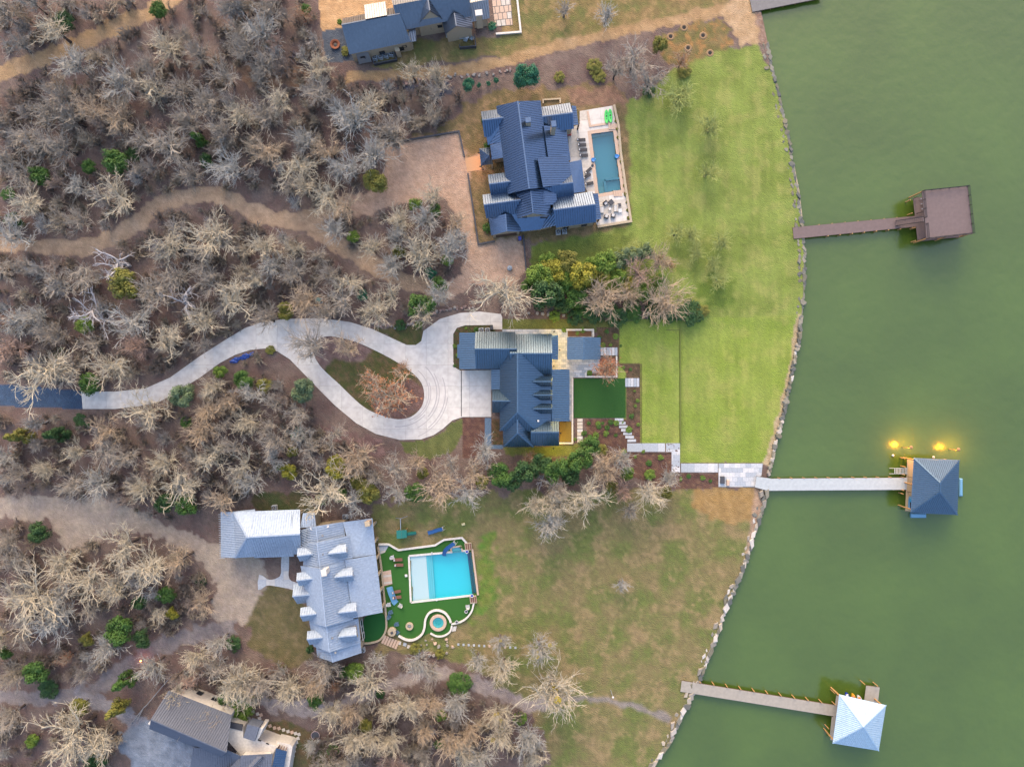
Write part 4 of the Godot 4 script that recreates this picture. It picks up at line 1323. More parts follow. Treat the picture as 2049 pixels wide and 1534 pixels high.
# a gabled wing: ridge a-b, one eave la-lb, the other ea-eb, all in pixels at their heights
func gable(parent: Node, mtl: Material, wall_m: Material, ra: Array, rb: Array, la: Array, lb: Array, ea: Array, eb: Array, yr: float, yl: float, ye: float, ground := true, mtl_l: Material = null) -> void:
	var RA := W(ra[0], ra[1], yr)
	var RB := W(rb[0], rb[1], yr)
	var LA := W(la[0], la[1], yl)
	var LB := W(lb[0], lb[1], yl)
	var EA := W(ea[0], ea[1], ye)
	var EB := W(eb[0], eb[1], ye)
	slope(parent, mtl_l if mtl_l else mtl, [RA, RB, LB, LA])
	slope(parent, mtl, [RA, RB, EB, EA])
	cap_line(parent, mtl, RA, RB, 0.22)
	# the body below: a pentagon drawn out along the ridge
	var ax := (RB - RA).normalized() * 0.3
	var drop := Vector3(0, 0.22, 0)
	var m := MB.new()
	var ends := []
	for e in [[LA, RA, EA, ax], [LB, RB, EB, -ax]]:
		var mid: Vector3 = (e[0] + e[2]) * 0.5
		var l: Vector3 = e[0] + (mid - e[0]).normalized() * Vector3(1, 0, 1) * 0.35 + e[3] - drop
		var rr: Vector3 = e[1] + e[3] - drop
		var q: Vector3 = e[2] + (mid - e[2]).normalized() * Vector3(1, 0, 1) * 0.35 + e[3] - drop
		var fl := -0.05 if ground else minf(l.y, q.y) - 1.6
		ends.append([Vector3(l.x, fl, l.z), l, rr, q, Vector3(q.x, fl, q.z)])
	m.poly(ends[0], -ax)
	m.poly(ends[1], ax)
	for k in 4:
		var o: Vector3 = (ends[0][k] + ends[0][k + 1]) * 0.5 - (ends[0][0] + ends[0][4] + ends[0][2]) / 3.0
		m.quad(ends[0][k], ends[0][k + 1], ends[1][k + 1], ends[1][k], o)
	part(parent, "wall", m, wall_m)
	if ground:
		# windows along the two long walls
		for sd in [[1, 3], [3, 1]]:
			var a: Vector3 = ends[0][sd[0]]
			var b: Vector3 = ends[1][sd[0]]
			var out: Vector3 = (a + b - ends[0][sd[1]] - ends[1][sd[1]])
			var n := int((b - a).length() / 3.2)
			for k in n:
				var q := a.lerp(b, (k + 0.5) / n)
				window(parent, Vector3(q.x, 1.7, q.z) + Vector3(out.x, 0, out.z).normalized() * 0.01, out, 1.2, 1.5, M.dark_metal)

func window(parent: Node, at: Vector3, out: Vector3, w: float, h: float, frame_m: Material, called := "window") -> void:
	out = Vector3(out.x, 0, out.z).normalized()
	var b := Basis(Vector3.UP.cross(out), Vector3.UP, out)
	var f := MB.new()
	for s in [-1.0, 1.0]:
		f.box(at + b * Vector3(s * (w * 0.5 - 0.05), 0, 0.05), Vector3(0.1, h, 0.14), b)
		f.box(at + b * Vector3(0, s * (h * 0.5 - 0.05), 0.05), Vector3(w - 0.2, 0.1, 0.14), b)
	var fr := part(parent, called, f, frame_m)
	var g := MB.new()
	g.box(at + b * Vector3(0, 0, 0.02), Vector3(w - 0.2, h - 0.2, 0.05), b)
	part(fr, "pane", g, M.glass)

# a small gabled dormer standing on a roof; ridge from outer a to inner b (pixels at yr)
func dormer(parent: Node3D, mtl: Material, wall_m: Material, ra: Array, rb: Array, na: Array, nb: Array, sa: Array, sb: Array, yr: float, ye: float, pane := true) -> void:
	var d := Node3D.new()
	d.name = "dormer"
	parent.add_child(d, true)
	org[d] = org[parent]
	gable(d, mtl, wall_m, ra, rb, na, nb, sa, sb, yr, ye, ye, false)
	if pane:
		var a := W(ra[0], ra[1], yr)
		var b := W(rb[0], rb[1], yr)
		var out := (a - b)
		var mid := (W(na[0], na[1], ye) + W(sa[0], sa[1], ye)) * 0.5
		window(d, Vector3(mid.x, ye - 0.5, mid.z) - out.normalized() * 0.28, out, 1.0, 1.2, M.white)

func chimney(parent: Node, px: float, py: float, y0: float, y1: float, sx: float, sz: float, turn: float, body: Material, top: Material) -> void:
	var at := W(px, py, y1)
	var b := Basis(Vector3.UP, turn)
	var m := MB.new()
	m.box(Vector3(at.x, (y0 + y1) * 0.5, at.z), Vector3(sx, y1 - y0, sz), b)
	var c := part(parent, "chimney", m, body)
	var t := MB.new()
	t.chamfer(at + Vector3(0, 0.12, 0), Vector3(sx + 0.2, 0.24, sz + 0.2), 0.06, b)
	part(c, "chimney_cap", t, top)

func vents(parent: Node, list: Array, y: float, mtl: Material) -> void:
	for q in list:
		var m := MB.new()
		m.tube(W(q[0], q[1], y - 0.5), W(q[0], q[1], y + 0.25), 0.16, 0.16, 8, true)
		m.tube(W(q[0], q[1], y + 0.25), W(q[0], q[1], y + 0.33), 0.26, 0.2, 8, true)
		part(parent, "roof_vent", m, mtl)

func lamp(label: String, px: float, py: float, y: float, out: Vector3, col: Color, energy: float, group := "wall lamps on the houses") -> void:
	# a wall lamp: back plate, hood and glowing bulb, with its light just in front
	var at := W(px, py, y)
	var t := thing("wall_lamp", label, "lamp", at, group)
	var o := out.normalized()
	var m := MB.new()
	m.box(at - o * 0.05, Vector3(0.16, 0.3, 0.16))
	part(t, "back_plate", m, M.dark_metal)
	var h := MB.new()
	h.lathe(at + o * 0.14 + Vector3(0, 0.02, 0), [[0.16, 0.06], [0.05, 0.16], [0.0, 0.16]], 10)
	part(t, "hood", h, M.dark_metal)
	var g := MB.new()
	g.lathe(at + o * 0.14 - Vector3(0, 0.08, 0), [[0.0, -0.02], [0.09, 0.0], [0.1, 0.1], [0.0, 0.12]], 10)
	var gm := mat(Color(0.9, 0.8, 0.6), 0.4)
	gm.emission_enabled = true
	gm.emission = col
	gm.emission_energy_multiplier = 6.0
	part(t, "bulb", g, gm)
	var l := OmniLight3D.new()
	l.name = "lamp_light"
	l.light_color = col
	l.light_energy = energy
	l.light_size = 0.1
	l.omni_range = 25.0
	l.omni_attenuation = 2.0
	l.shadow_enabled = true
	t.add_child(l)
	l.position = o * 0.14 - Vector3(0, 0.03, 0)

func house_slate() -> void:
	var t := thing("house", "slate-blue metal-roofed house with three dormers in the middle, served by the concrete drive", "house", W(1045, 775), "houses along the lake")
	var r: Material = M.slate
	var wm: Material = M.limestone
	# north wing, two lengths with their own ridges
	gable(t, r, wm, [950, 698], [1034, 698], [951, 663.5], [1031, 663.5], [952, 738], [1031, 738], 8.4, 5.0, 5.0)
	gable(t, r, wm, [1020, 707], [1105, 707], [1031, 667.6], [1104, 667.6], [1020, 752], [1105, 752], 8.6, 5.0, 5.0)
	# main wing, ridge up the picture, with a hip towards the bottom
	plane(t, r, [[1035.6, 706, 9.2], [1035.6, 825, 9.2], [1000, 861.5, 5.4], [1000, 712, 5.4]])
	plane(t, r, [[1035.6, 706, 9.2], [1035.6, 825, 9.2], [1076, 863.6, 5.9], [1105, 863.6, 3.7], [1105, 706, 3.7]])
	cap_line(t, r, W(1035.6, 706, 9.2), W(1035.6, 825, 9.2))
	plane(t, r, [[1035.6, 825, 9.2], [1000, 861.5, 5.4], [1076, 863.6, 5.9]])
	cap_line(t, r, W(1035.6, 825, 9.2), W(1000, 861.5, 5.4))
	cap_line(t, r, W(1035.6, 825, 9.2), W(1076, 863.6, 5.9))
	walls(t, wm, rect(1001, 720, 1088, 862), 5.0)
	# lower hip at the bottom end
	plane(t, r, [[1035.6, 826, 7.8], [1035.6, 866.6, 7.8], [1007, 894, 4.8], [1006, 840, 4.8]])
	plane(t, r, [[1035.6, 826, 7.8], [1035.6, 866.6, 7.8], [1067, 894, 4.8], [1067, 840, 4.8]])
	plane(t, r, [[1035.6, 866.6, 7.8], [1007, 894, 4.8], [1067, 894, 4.8]])
	for q in [[1007, 894], [1067, 894]]:
		cap_line(t, r, W(1035.6, 866.6, 7.8), W(q[0], q[1], 4.8))
	cap_line(t, r, W(1035.6, 830, 7.8), W(1035.6, 866.6, 7.8))
	walls(t, wm, rect(1007, 842, 1066, 893), 4.8)
	# lower right gable
	gable(t, r, wm, [1062, 864.6], [1118.5, 864.6], [1062, 842.6], [1118.5, 842.6], [1062, 892], [1118.5, 892], 7.0, 4.6, 4.6)
	# entry gable on the drive side
	gable(t, r, wm, [985, 802], [1024, 802], [985, 779.7], [1024, 779.7], [985, 825.5], [1024, 825.5], 7.6, 5.0, 5.0)
	# garage lean-to, entry porch, lake porch, small side roof
	plane(t, r, [[951.8, 665.6, 5.0], [951.8, 738, 5.0], [919, 738, 3.6], [919, 665.6, 3.6]])
	plane(t, r, [[919.5, 689, 3.55], [919.5, 716, 3.55], [915, 716, 3.35], [915, 689, 3.35]])
	walls(t, wm, rect(920, 667, 952, 737), 3.6)
	plane(t, r, [[1001, 739, 4.4], [1001, 779, 4.4], [983, 779, 3.3], [983, 739, 3.3]])
	walls(t, wm, rect(984, 740, 1003, 778), 3.3)
	plane(t, r, [[1104.5, 739, 3.9], [1104.5, 842.5, 3.9], [1139.6, 842.5, 2.9], [1139.6, 739, 2.9]])
	plane(t, r, [[1104, 670.6, 3.8], [1104, 719, 3.8], [1117, 719, 3.2], [1117, 670.6, 3.2]])
	for py in [741.0, 766.0, 791.0, 816.0, 840.0]:
		var p := W(1137, py, 2.8)
		var pm := MB.new()
		pm.box(Vector3(p.x, 1.38, p.z), Vector3(0.2, 2.76, 0.2))
		part(t, "porch_post", pm, M.whitewall)
	# dormers over the lake porch
	for k in 3:
		var y0: float = [752.5, 779.7, 807.0][k]
		dormer(t, r, wm, [1105, y0 + 10.5], [1066, y0 + 10.5], [1105, y0], [1078, y0], [1105, y0 + 21], [1078, y0 + 21], 7.0, 5.5)
	vents(t, [[1077, 842], [1025, 683]], 6.0, M.white)
	# pavilion: a separate flat-pitched roof on posts
	var pv := thing("pavilion", "free-standing blue metal pavilion roof on posts beside the patio", "pavilion", W(1168, 697))
	plane(pv, r, [[1168, 674.7, 3.7], [1168, 719, 3.7], [1135, 719, 3.45], [1135, 674.7, 3.45]], 0.42)
	plane(pv, r, [[1168, 674.7, 3.7], [1168, 719, 3.7], [1201.7, 719, 3.45], [1201.7, 674.7, 3.45]], 0.42)
	cap_line(pv, r, W(1168, 674, 3.7), W(1168, 720, 3.7), 0.4)
	for q in [[1139, 678], [1198, 678], [1139, 716], [1198, 716]]:
		var m := MB.new()
		var p := W(q[0], q[1], 3.2)
		m.box(Vector3(p.x, 1.65, p.z), Vector3(0.28, 3.3, 0.28))
		part(pv, "post", m, M.whitewall)
	lamp("wall lamp at the slate house's upper right corner lighting patio and grass", 1108, 664, 4.2, Vector3(1, 0, -0.6), Color(1.0, 0.82, 0.36), 10.0)
	lamp("wall lamp over the patio between slate house and pavilion", 1119, 700, 3.0, Vector3(1, 0, 0), Color(1.0, 0.84, 0.42), 5.0)
	lamp("wall lamp over the patio corner above the lake porch", 1107, 733, 3.2, Vector3(1, 0, 0), Color(1.0, 0.78, 0.36), 7.0)
	lamp("wall lamp above the planter at the slate house's lower right corner", 1120.5, 866, 3.4, Vector3(1, 0, 0.2), Color(1.0, 0.76, 0.22), 6.0)
	lamp("wall lamp on the bottom wall of the slate house lighting the grass", 1108, 896, 3.4, Vector3(0, 0, 1), Color(1.0, 0.86, 0.30), 10.0)

func house_north() -> void:
	var t := thing("house", "large navy metal-roofed house beside the teal pool", "house", W(1075, 335), "houses along the lake")
	var r: Material = M.navy
	var wm: Material = M.limestone
	# main roof, ridge running down the picture
	plane(t, r, [[1036, 202.3, 11], [1059, 377.6, 11], [1016, 388, 6.7], [993, 212, 6.7]])
	plane(t, r, [[1036, 202.3, 11], [1059, 377.6, 11], [1104, 374, 7.0], [1081.8, 201, 7.0]])
	cap_line(t, r, W(1036, 202.3, 11), W(1059, 377.6, 11))
	walls(t, wm, [[996, 222], [1080, 210], [1100, 376], [1022, 386]], 6.8)
	# lower right slope and the block below it
	plane(t, r, [[1088, 250.7, 7.4], [1097, 313, 7.4], [1142, 320.6, 4.2], [1133, 256, 4.2]])
	plane(t, r, [[1076, 316.3, 9.7], [1087, 374, 9.7], [1147, 366, 5.4], [1136, 309, 5.4]])
	plane(t, r, [[1136, 325, 4.4], [1149, 386, 4.4], [1171.5, 383, 3.2], [1163.5, 319.5, 3.2]])
	walls(t, wm, [[1090, 256], [1132, 260], [1150, 384], [1100, 384]], 4.2)
	# upper right gable with its porch strip
	gable(t, r, wm, [1080, 233.5], [1145.9, 225.5], [1079, 214.6], [1141, 205.5], [1084, 266], [1148.5, 257.5], 7.0, 5.1, 5.0)
	plane(t, r, [[1144, 211, 3.6], [1147.5, 250, 3.6], [1157.5, 249, 3.2], [1152.7, 212, 3.2]])
	# right gable above the lounge terrace
	gable(t, r, wm, [1080, 373.6], [1147, 365.3], [1080, 357], [1144, 348.5], [1084, 400], [1149, 390.5], 7.2, 5.3, 5.2)
	# left gables
	gable(t, r, wm, [964.5, 240.3], [1020, 233.4], [962.4, 223], [1017, 216], [969, 274], [1024, 267], 7.8, 5.9, 5.4)
	plane(t, r, [[1010, 240, 7.6], [976.4, 289.4, 4.6], [970, 262, 4.7], [968, 246, 5.6]])
	plane(t, r, [[1010, 240, 7.6], [1017, 281, 7.2], [976.4, 289.4, 4.6]])
	cap_line(t, r, W(1010, 240, 7.6), W(976.4, 289.4, 4.6))
	walls(t, wm, [[969, 245], [1012, 240], [1017, 282], [977, 288]], 4.6)
	plane(t, r, [[1016, 281, 7.4], [1017.5, 313, 7.4], [984, 319.5, 4.8], [980.7, 290, 4.8]])
	walls(t, wm, [[984, 292], [1014, 285], [1016, 312], [986, 317]], 4.8)
	gable(t, r, wm, [978.5, 368.3], [1040, 360.4], [976.4, 349.6], [1037, 341.7], [982.8, 394.8], [1043, 387], 7.6, 5.7, 5.4)
	gable(t, r, wm, [967.8, 409.8], [1042, 399.6], [965.6, 389.4], [1040, 379.6], [973, 436.7], [1046, 426.5], 7.6, 5.7, 5.4)
	# entry hip
	var ap := [978.5, 311, 5.2]
	plane(t, r, [ap, [959, 297, 3.6], [979.6, 294.8, 3.6]])
	plane(t, r, [ap, [979.6, 294.8, 3.6], [987, 328, 3.6]])
	plane(t, r, [ap, [987, 328, 3.6], [962.4, 331, 3.6]])
	plane(t, r, [ap, [962.4, 331, 3.6], [959, 297, 3.6]])
	for q in [[961, 299], [964, 329], [984, 326]]:
		var m := MB.new()
		var p := W(q[0], q[1], 3.4)
		m.box(Vector3(p.x, 1.72, p.z), Vector3(0.4, 3.45, 0.4))
		part(t, "porch_post", m, wm)
	# lower main gable, ridge down the picture
	gable(t, r, wm, [1061.3, 377], [1066.7, 426.5], [1031, 384], [1034.4, 436.7], [1097, 380], [1104, 431], 9.6, 6.4, 6.4)
	plane(t, r, [[1080, 380.8, 7.8], [1084, 410, 7.8], [1115, 408.8, 5.8], [1113, 386, 5.8]])
	# lower right gable and porch strip
	gable(t, r, wm, [1108, 420], [1191.9, 408.8], [1104, 395], [1185, 383], [1113, 455.5], [1193.6, 444], 7.4, 5.1, 4.8)
	plane(t, r, [[1187, 387, 3.6], [1193, 439, 3.6], [1203.3, 437.8, 3.1], [1196.8, 387, 3.1]])
	for q in [[1199, 437], [1158, 249], [1189, 442]]:
		var m := MB.new()
		var p := W(q[0], q[1], 3.0)
		m.box(Vector3(p.x, 1.5, p.z), Vector3(0.3, 3.0, 0.3))
		part(t, "porch_post", m, M.darkwood)
	# garage gable at the bottom and the valley roofs
	gable(t, r, wm, [1011.4, 428], [1014, 462.5], [978, 436], [982.8, 471], [1040, 430], [1043, 463], 6.4, 4.2, 4.2)
	plane(t, r, [[1020, 424, 5.6], [1100, 424, 5.6], [1081, 459, 3.9], [1043, 463, 3.9], [1022, 440, 5.0]])
	plane(t, r, [[1110, 412, 6.2], [1112, 451, 4.6], [1081, 458, 3.9], [1082, 438, 4.2]])
	walls(t, wm, [[1022, 428], [1108, 428], [1110, 451], [1082, 457], [1044, 461]], 3.9)
	chimney(t, 1057, 240, 8.5, 12.0, 1.0, 0.9, 0.12, wm, r)
	chimney(t, 1108, 248, 5.0, 11.4, 0.9, 1.1, 0.12, wm, r)
	window(t, W(1050, 433.8, 7.6), Vector3(0, 0, 1), 1.0, 0.8, M.dark_metal)
	window(t, W(1088, 434.5, 7.0), Vector3(0, 0, 1), 1.5, 0.8, M.dark_metal)
	var gd := MB.new()
	gd.box(W(1013, 469.5, 1.3), Vector3(4.6, 2.4, 0.12), Basis(Vector3.UP, 0.13))
	part(t, "garage_door", gd, M.darkwood)
	lamp("orange lamp on the upper post of the navy house's entry", 958.5, 306, 2.7, Vector3(-1, 0, 0), Color(1.0, 0.62, 0.26), 2.6)
	lamp("orange lamp on the lower post of the navy house's entry", 962, 333, 2.7, Vector3(-1, 0, 0.3), Color(1.0, 0.62, 0.26), 2.6)

func house_pale() -> void:
	var t := thing("house", "long pale steel-blue metal-roofed house with white dormers beside the turquoise pool", "house", W(650, 1180), "houses along the lake")
	var r: Material = M.pale
	var wm: Material = M.limestone
	# garage wing with a hip to the left
	plane(t, r, [[494, 1074.9, 8.6], [600, 1068.5, 8.6], [600, 1019, 5.2], [466, 1024, 5.2]])
	plane(t, r, [[494, 1074.9, 8.6], [600, 1068.5, 8.6], [603.5, 1108, 5.2], [471, 1116, 5.2]])
	plane(t, r, [[494, 1074.9, 8.6], [466, 1024, 5.2], [441, 1024, 4.0], [441.5, 1115, 4.0], [471, 1116, 5.2]])
	plane(t, r, [[504, 1071, 8.4], [584, 1066, 8.4], [583, 1027, 6.1], [503, 1031, 6.1]])
	plane(t, r, [[504, 1074.4, 8.5], [584, 1069.5, 8.5], [588, 1113, 5.0], [508.5, 1116, 5.0]])
	cap_line(t, r, W(494, 1074.9, 8.6), W(600, 1068.5, 8.6))
	cap_line(t, r, W(494, 1074.9, 8.6), W(466, 1024, 5.2))
	cap_line(t, r, W(494, 1074.9, 8.6), W(471, 1116, 5.2))
	walls(t, wm, [[443, 1026], [599, 1022], [602, 1106], [443, 1113]], 4.0)
	plane(t, r, [[466, 1023, 4.2], [510, 1018.5, 4.2], [509, 1028, 5.0], [466, 1033, 5.0]])
	plane(t, r, [[606, 1026.5, 6.4], [628.8, 1025.4, 6.4], [632, 1053, 6.8], [600, 1056, 6.8]])
	walls(t, wm, [[605, 1024], [633, 1024], [634, 1060], [605, 1060]], 5.0)
	plane(t, r, [[600, 1060, 6.6], [634, 1053, 6.6], [636, 1086, 8.4], [604, 1100, 6.0]])
	# main house in stepped lengths down the picture: ridge a, ridge b, left eaves, right eaves, height
	gable(t, r, wm, [632, 1052.7], [636, 1090], [612, 1056], [612, 1092], [686, 1043.8], [692, 1080], 9.2, 6.6, 5.6)
	gable(t, r, wm, [634.5, 1085.4], [641, 1142], [609, 1085], [606, 1134], [698, 1071], [706, 1120], 10.4, 6.4, 6.2)
	gable(t, r, wm, [640, 1137], [652, 1254], [601, 1132], [619, 1246], [692, 1124], [707, 1239], 11.2, 6.2, 7.2)
	gable(t, r, wm, [653.5, 1253], [659, 1304.8], [619, 1246], [627, 1293], [716.6, 1236.4], [721.5, 1287], 10.2, 6.0, 5.4)
	gable(t, r, wm, [660, 1297], [666, 1325], [632, 1294], [634.5, 1314], [721, 1285], [723.4, 1306], 8.6, 5.8, 5.0)
	# porch roofs towards the pool
	plane(t, r, [[686, 1044.5, 5.8], [704, 1116.5, 5.8], [752, 1109, 3.6], [745, 1036.8, 3.6]])
	plane(t, r, [[690, 1120.5, 7.6], [706, 1236.5, 7.6], [765.7, 1225, 3.7], [752, 1109.8, 3.7]])
	walls(t, wm, [[690, 1050], [738, 1044], [757, 1222], [710, 1232]], 3.6, 1.0)
	for k in 6:
		var m := MB.new()
		var p := W(746.0 + k * 3.6, 1050.0 + k * 33.0, 3.2)
		m.box(Vector3(p.x, 1.7, p.z), Vector3(0.45, 3.4, 0.45))
		part(t, "porch_post", m, wm)
	# dormers on the drive side (outer end on the left)
	for q in [[594, 1112, 1096.5], [592.7, 1161.5, 1146], [600, 1232, 1215.5], [613.5, 1279, 1262.5]]:
		dormer(t, r, wm, [q[0], q[1]], [q[0] + 33, q[1] - 4], [q[0] + 1, q[2]], [q[0] + 33, q[2] - 4], [q[0] + 5.5, q[1] + 11], [q[0] + 37, q[1] + 7], 9.0, 7.2)
	# the entry gable, larger
	gable(t, r, wm, [584.7, 1193], [622, 1189], [587, 1169], [624, 1165], [594.5, 1208], [630, 1204], 7.6, 5.2, 5.2)
	# dormers on the lake side (outer end on the right)
	for q in [[693, 1104, 1088], [705.5, 1151, 1134.5], [713, 1222, 1205], [713, 1270.5, 1253]]:
		dormer(t, r, wm, [q[0], q[1]], [q[0] - 37, q[1] + 4], [q[0] - 1, q[2]], [q[0] - 28, q[2] + 4], [q[0] + 3, q[1] + 11], [q[0] - 26, q[1] + 15], 9.6, 7.8)
	chimney(t, 648, 1146, 9.5, 12.6, 0.9, 1.1, 0.14, M.whitewall, M.whitewall)
	chimney(t, 735, 1048, 3.8, 6.2, 0.9, 0.9, 0.14, M.coping, wm)
	vents(t, [[645, 1072], [645, 1109], [650, 1175.5], [654, 1213], [665, 1277], [671, 1306]], 9.6, M.grey)
	# satellite dishes
	for q in [[623, 1056, 7.6], [655, 1052, 7.4]]:
		var m := MB.new()
		m.tube(W(q[0], q[1], q[2] - 1.0), W(q[0], q[1], q[2] + 0.3), 0.04, 0.04, 6)
		m.lathe(W(q[0], q[1], q[2] + 0.35), [[0.0, 0.0], [0.2, 0.03], [0.34, 0.12], [0.36, 0.12], [0.2, 0.0], [0.0, -0.03]], 14)
		part(t, "satellite_dish", m, M.white)
	for k in 3:
		window(t, W(722.5 + k * 2.0, 1246 + k * 13.0, 2.3), Vector3(1, 0, -0.12), 1.4, 1.8, M.white)

func house_top() -> void:
	var t := thing("house", "grey metal-roofed house with cream stone walls at the top edge", "house", W(810, 60), "houses along the lake")
	var r: Material = M.topgrey
	var wm: Material = M.limestone
	gable(t, r, wm, [683, 49.2], [800, 27], [685, 37], [800, 12], [699, 109], [822, 83], 8.2, 5.4, 4.6)
	plane(t, r, [[786, 10, 9.4], [938, -18, 9.4], [944, 32, 5.6], [800, 62, 5.6]])
	plane(t, r, [[786, 10, 9.4], [938, -18, 9.4], [935, -40, 7.0], [780, -12, 7.0]])
	walls(t, wm, [[690, 46], [800, 26], [935, 2], [940, 30], [890, 42], [824, 55], [826, 82], [700, 107]], 4.6)
	gable(t, r, wm, [854, -16], [860, 21], [815, 0], [833.5, 51.6], [880, -10], [890, 41.5], 9.6, 5.4, 5.4)
	gable(t, r, wm, [909, 26], [913, 51.6], [884, 44], [891, 68], [942, 32], [947, 57], 7.4, 4.4, 4.4)
	plane(t, r, [[938, 6, 5.2], [977, -2, 5.2], [980, 36, 4.2], [943, 44, 4.2]])
	plane(t, r, [[938, -6, 4.4], [976, -12, 4.4], [977, -2, 5.2], [938, 6, 5.2]])
	walls(t, wm, [[938, 0], [976, -4], [979, 36], [944, 42]], 4.2)
	plane(t, r, [[816, 45, 5.0], [830, 42, 5.0], [833, 82, 4.3], [819, 84, 4.3]])
	# broad shed dormer facing away from the picture's middle
	plane(t, r, [[731, 38, 8.6], [774, 30, 8.6], [771, 2.5, 6.6], [728, 9.5, 6.6]])
	walls(t, wm, [[731, 34], [773, 27], [771, 4], [729, 11]], 6.6, 0.3)
	chimney(t, 958, 26, 3.5, 9.0, 1.3, 1.0, 0.12, wm, M.whitewall)
	for q in [[726, 115, 2.2], [858, 56.5, 2.6], [880, 52, 3.0], [809, 92, 2.4]]:
		window(t, W(q[0], q[1], q[2]), Vector3(0.15, 0, 1), 1.0, 1.0, M.dark_metal)
	# garage door and canopy
	var gd := MB.new()
	gd.slab(WL([[712, 108, 3.6], [736, 103, 3.6], [744, 123, 0.6], [718, 128, 0.6]]), 0.1)
	part(t, "garage_ramp_roof", gd, M.grey)
	var wn := MB.new()
	wn.slab(WL([[788, 92], [797, 91], [800, 102], [791, 103]], 3.0), 3.0)
	part(t, "side_porch", wn, wm)

func house_charcoal() -> void:
	var t := thing("house", "charcoal metal-roofed house with bright stone terraces at the bottom edge", "house", W(400, 1480), "houses along the lake")
	var r: Material = M.charcoal
	var wm: Material = M.whitewall
	gable(t, r, wm, [301, 1439], [453, 1504.6], [337, 1381], [463, 1430], [298, 1458], [440, 1516], 11.0, 5.6, 5.6)
	# lower wings running out of the picture
	plane(t, r, [[386, 1496, 7.0], [452, 1500, 7.0], [480, 1512, 7.0], [478, 1560, 4.6], [376, 1560, 4.6]])
	plane(t, r, [[481, 1511.5, 8.0], [545, 1508, 8.0], [540, 1560, 8.0], [476, 1560, 8.0]])
	gable(t, r, wm, [524, 1513], [480, 1560], [483, 1511], [440, 1556], [543, 1512], [530, 1560], 8.4, 6.6, 6.6)
	plane(t, M.navy, [[552, 1497, 5.6], [574, 1503, 4.6], [563, 1560, 4.6], [539, 1560, 5.6]])
	walls(t, wm, [[470, 1500], [548, 1500], [570, 1504], [560, 1560], [440, 1560]], 4.4)
	# flat pale roof terrace, with a dark skylight box and parapets
	var m := MB.new()
	m.slab(WL([[442, 1466], [457, 1443], [486, 1455], [486, 1476], [513, 1478], [556, 1494], [552, 1497], [545, 1510], [481, 1511], [452, 1478]], 4.6), 4.6)
	part(t, "roof_terrace", m, M.whitewall)
	var b := MB.new()
	b.slab(WL([[494.5, 1449], [518, 1455], [509, 1483], [486.5, 1476]], 7.4), 3.0)
	part(t, "skylight_box", b, M.charcoal)
	var bw := MB.new()
	bw.slab(WL([[518.6, 1455.4], [526, 1457], [518, 1476], [510.5, 1481.5]], 6.6), 4.0)
	part(t, "chimney", bw, M.whitewall)
	var sl := MB.new()
	for q in [[519, 1481], [535, 1487.5]]:
		sl.box(W(q[0], q[1], 4.65), Vector3(0.7, 0.08, 0.25), Basis(Vector3.UP, -0.35))
	part(t, "roof_slot", sl, M.black)
	# right wing walls with tall windows
	for k in 3:
		var q := W(576.5 - k * 4.0, 1505.0 + k * 12.0, 2.4)
		window(t, q, Vector3(1, 0, -0.28), 1.4, 2.4, M.white)
	var side := MB.new()
	side.slab(WL([[553, 1483], [579, 1489], [585, 1494], [574, 1560], [560, 1560], [571, 1503], [552, 1496]], 3.4), 3.4)
	part(t, "side_terrace", side, M.whitewall)
	var pg := MB.new()
	for k in 5:
		pg.bar(W(554 + k * 5.0, 1489 + k * 1.4, 3.8), W(551 + k * 5.0, 1496 + k * 1.6, 3.8), 0.12, 0.2)
	part(t, "pergola_beams", pg, M.rust)
	var dy := MB.new()
	dy.slab(WL([[460, 1445], [485, 1450], [484, 1462], [458, 1456]], 4.8), 0.3)
	part(t, "roof_deck", dy, M.darkgrey)
	var gs := MB.new()
	gs.slab(WL([[295, 1448], [301, 1441], [302, 1451]], 3.0), 3.0)
	part(t, "gate_pier", gs, M.whitewall)

# ---------------------------------------------------------------- docks and boathouses
func boards(parent: Node, called: String, quad: Array, y: float, mtl: Material, wid := 0.15) -> void:
	# planked deck: quad a-b is one long edge, d-c the other (pixels); the boards run across
	var a := W(quad[0][0], quad[0][1], y)
	var b := W(quad[1][0], quad[1][1], y)
	var c := W(quad[2][0], quad[2][1], y)
	var d := W(quad[3][0], quad[3][1], y)
	var n := maxi(1, int((b - a).length() / wid))
	var m := MB.new()
	var r := RandomNumberGenerator.new()
	r.seed = n
	for k in n:
		var t0 := (k + 0.03) / n
		var t1 := (k + 0.97) / n
		var up := Vector3(0, r.randf_range(-0.004, 0.004), 0)
		m.slab([a.lerp(b, t0) + up, a.lerp(b, t1) + up, d.lerp(c, t1) + up, d.lerp(c, t0) + up], 0.04)
	part(parent, called, m, mtl)
	var f := MB.new()
	for e in [[a, b], [d, c]]:
		f.bar(e[0] + Vector3(0, -0.16, 0), e[1] + Vector3(0, -0.16, 0), 0.1, 0.22)
	part(parent, "joist", f, M.darkwood)

func pile(parent: Node, px: float, py: float, top: float, rad := 0.14) -> void:
	var m := MB.new()
	var p := W(px, py, top)
	m.tube(Vector3(p.x, -2.9, p.z), p, rad, rad, 8, true)
	part(parent, "pile", m, M.pile)

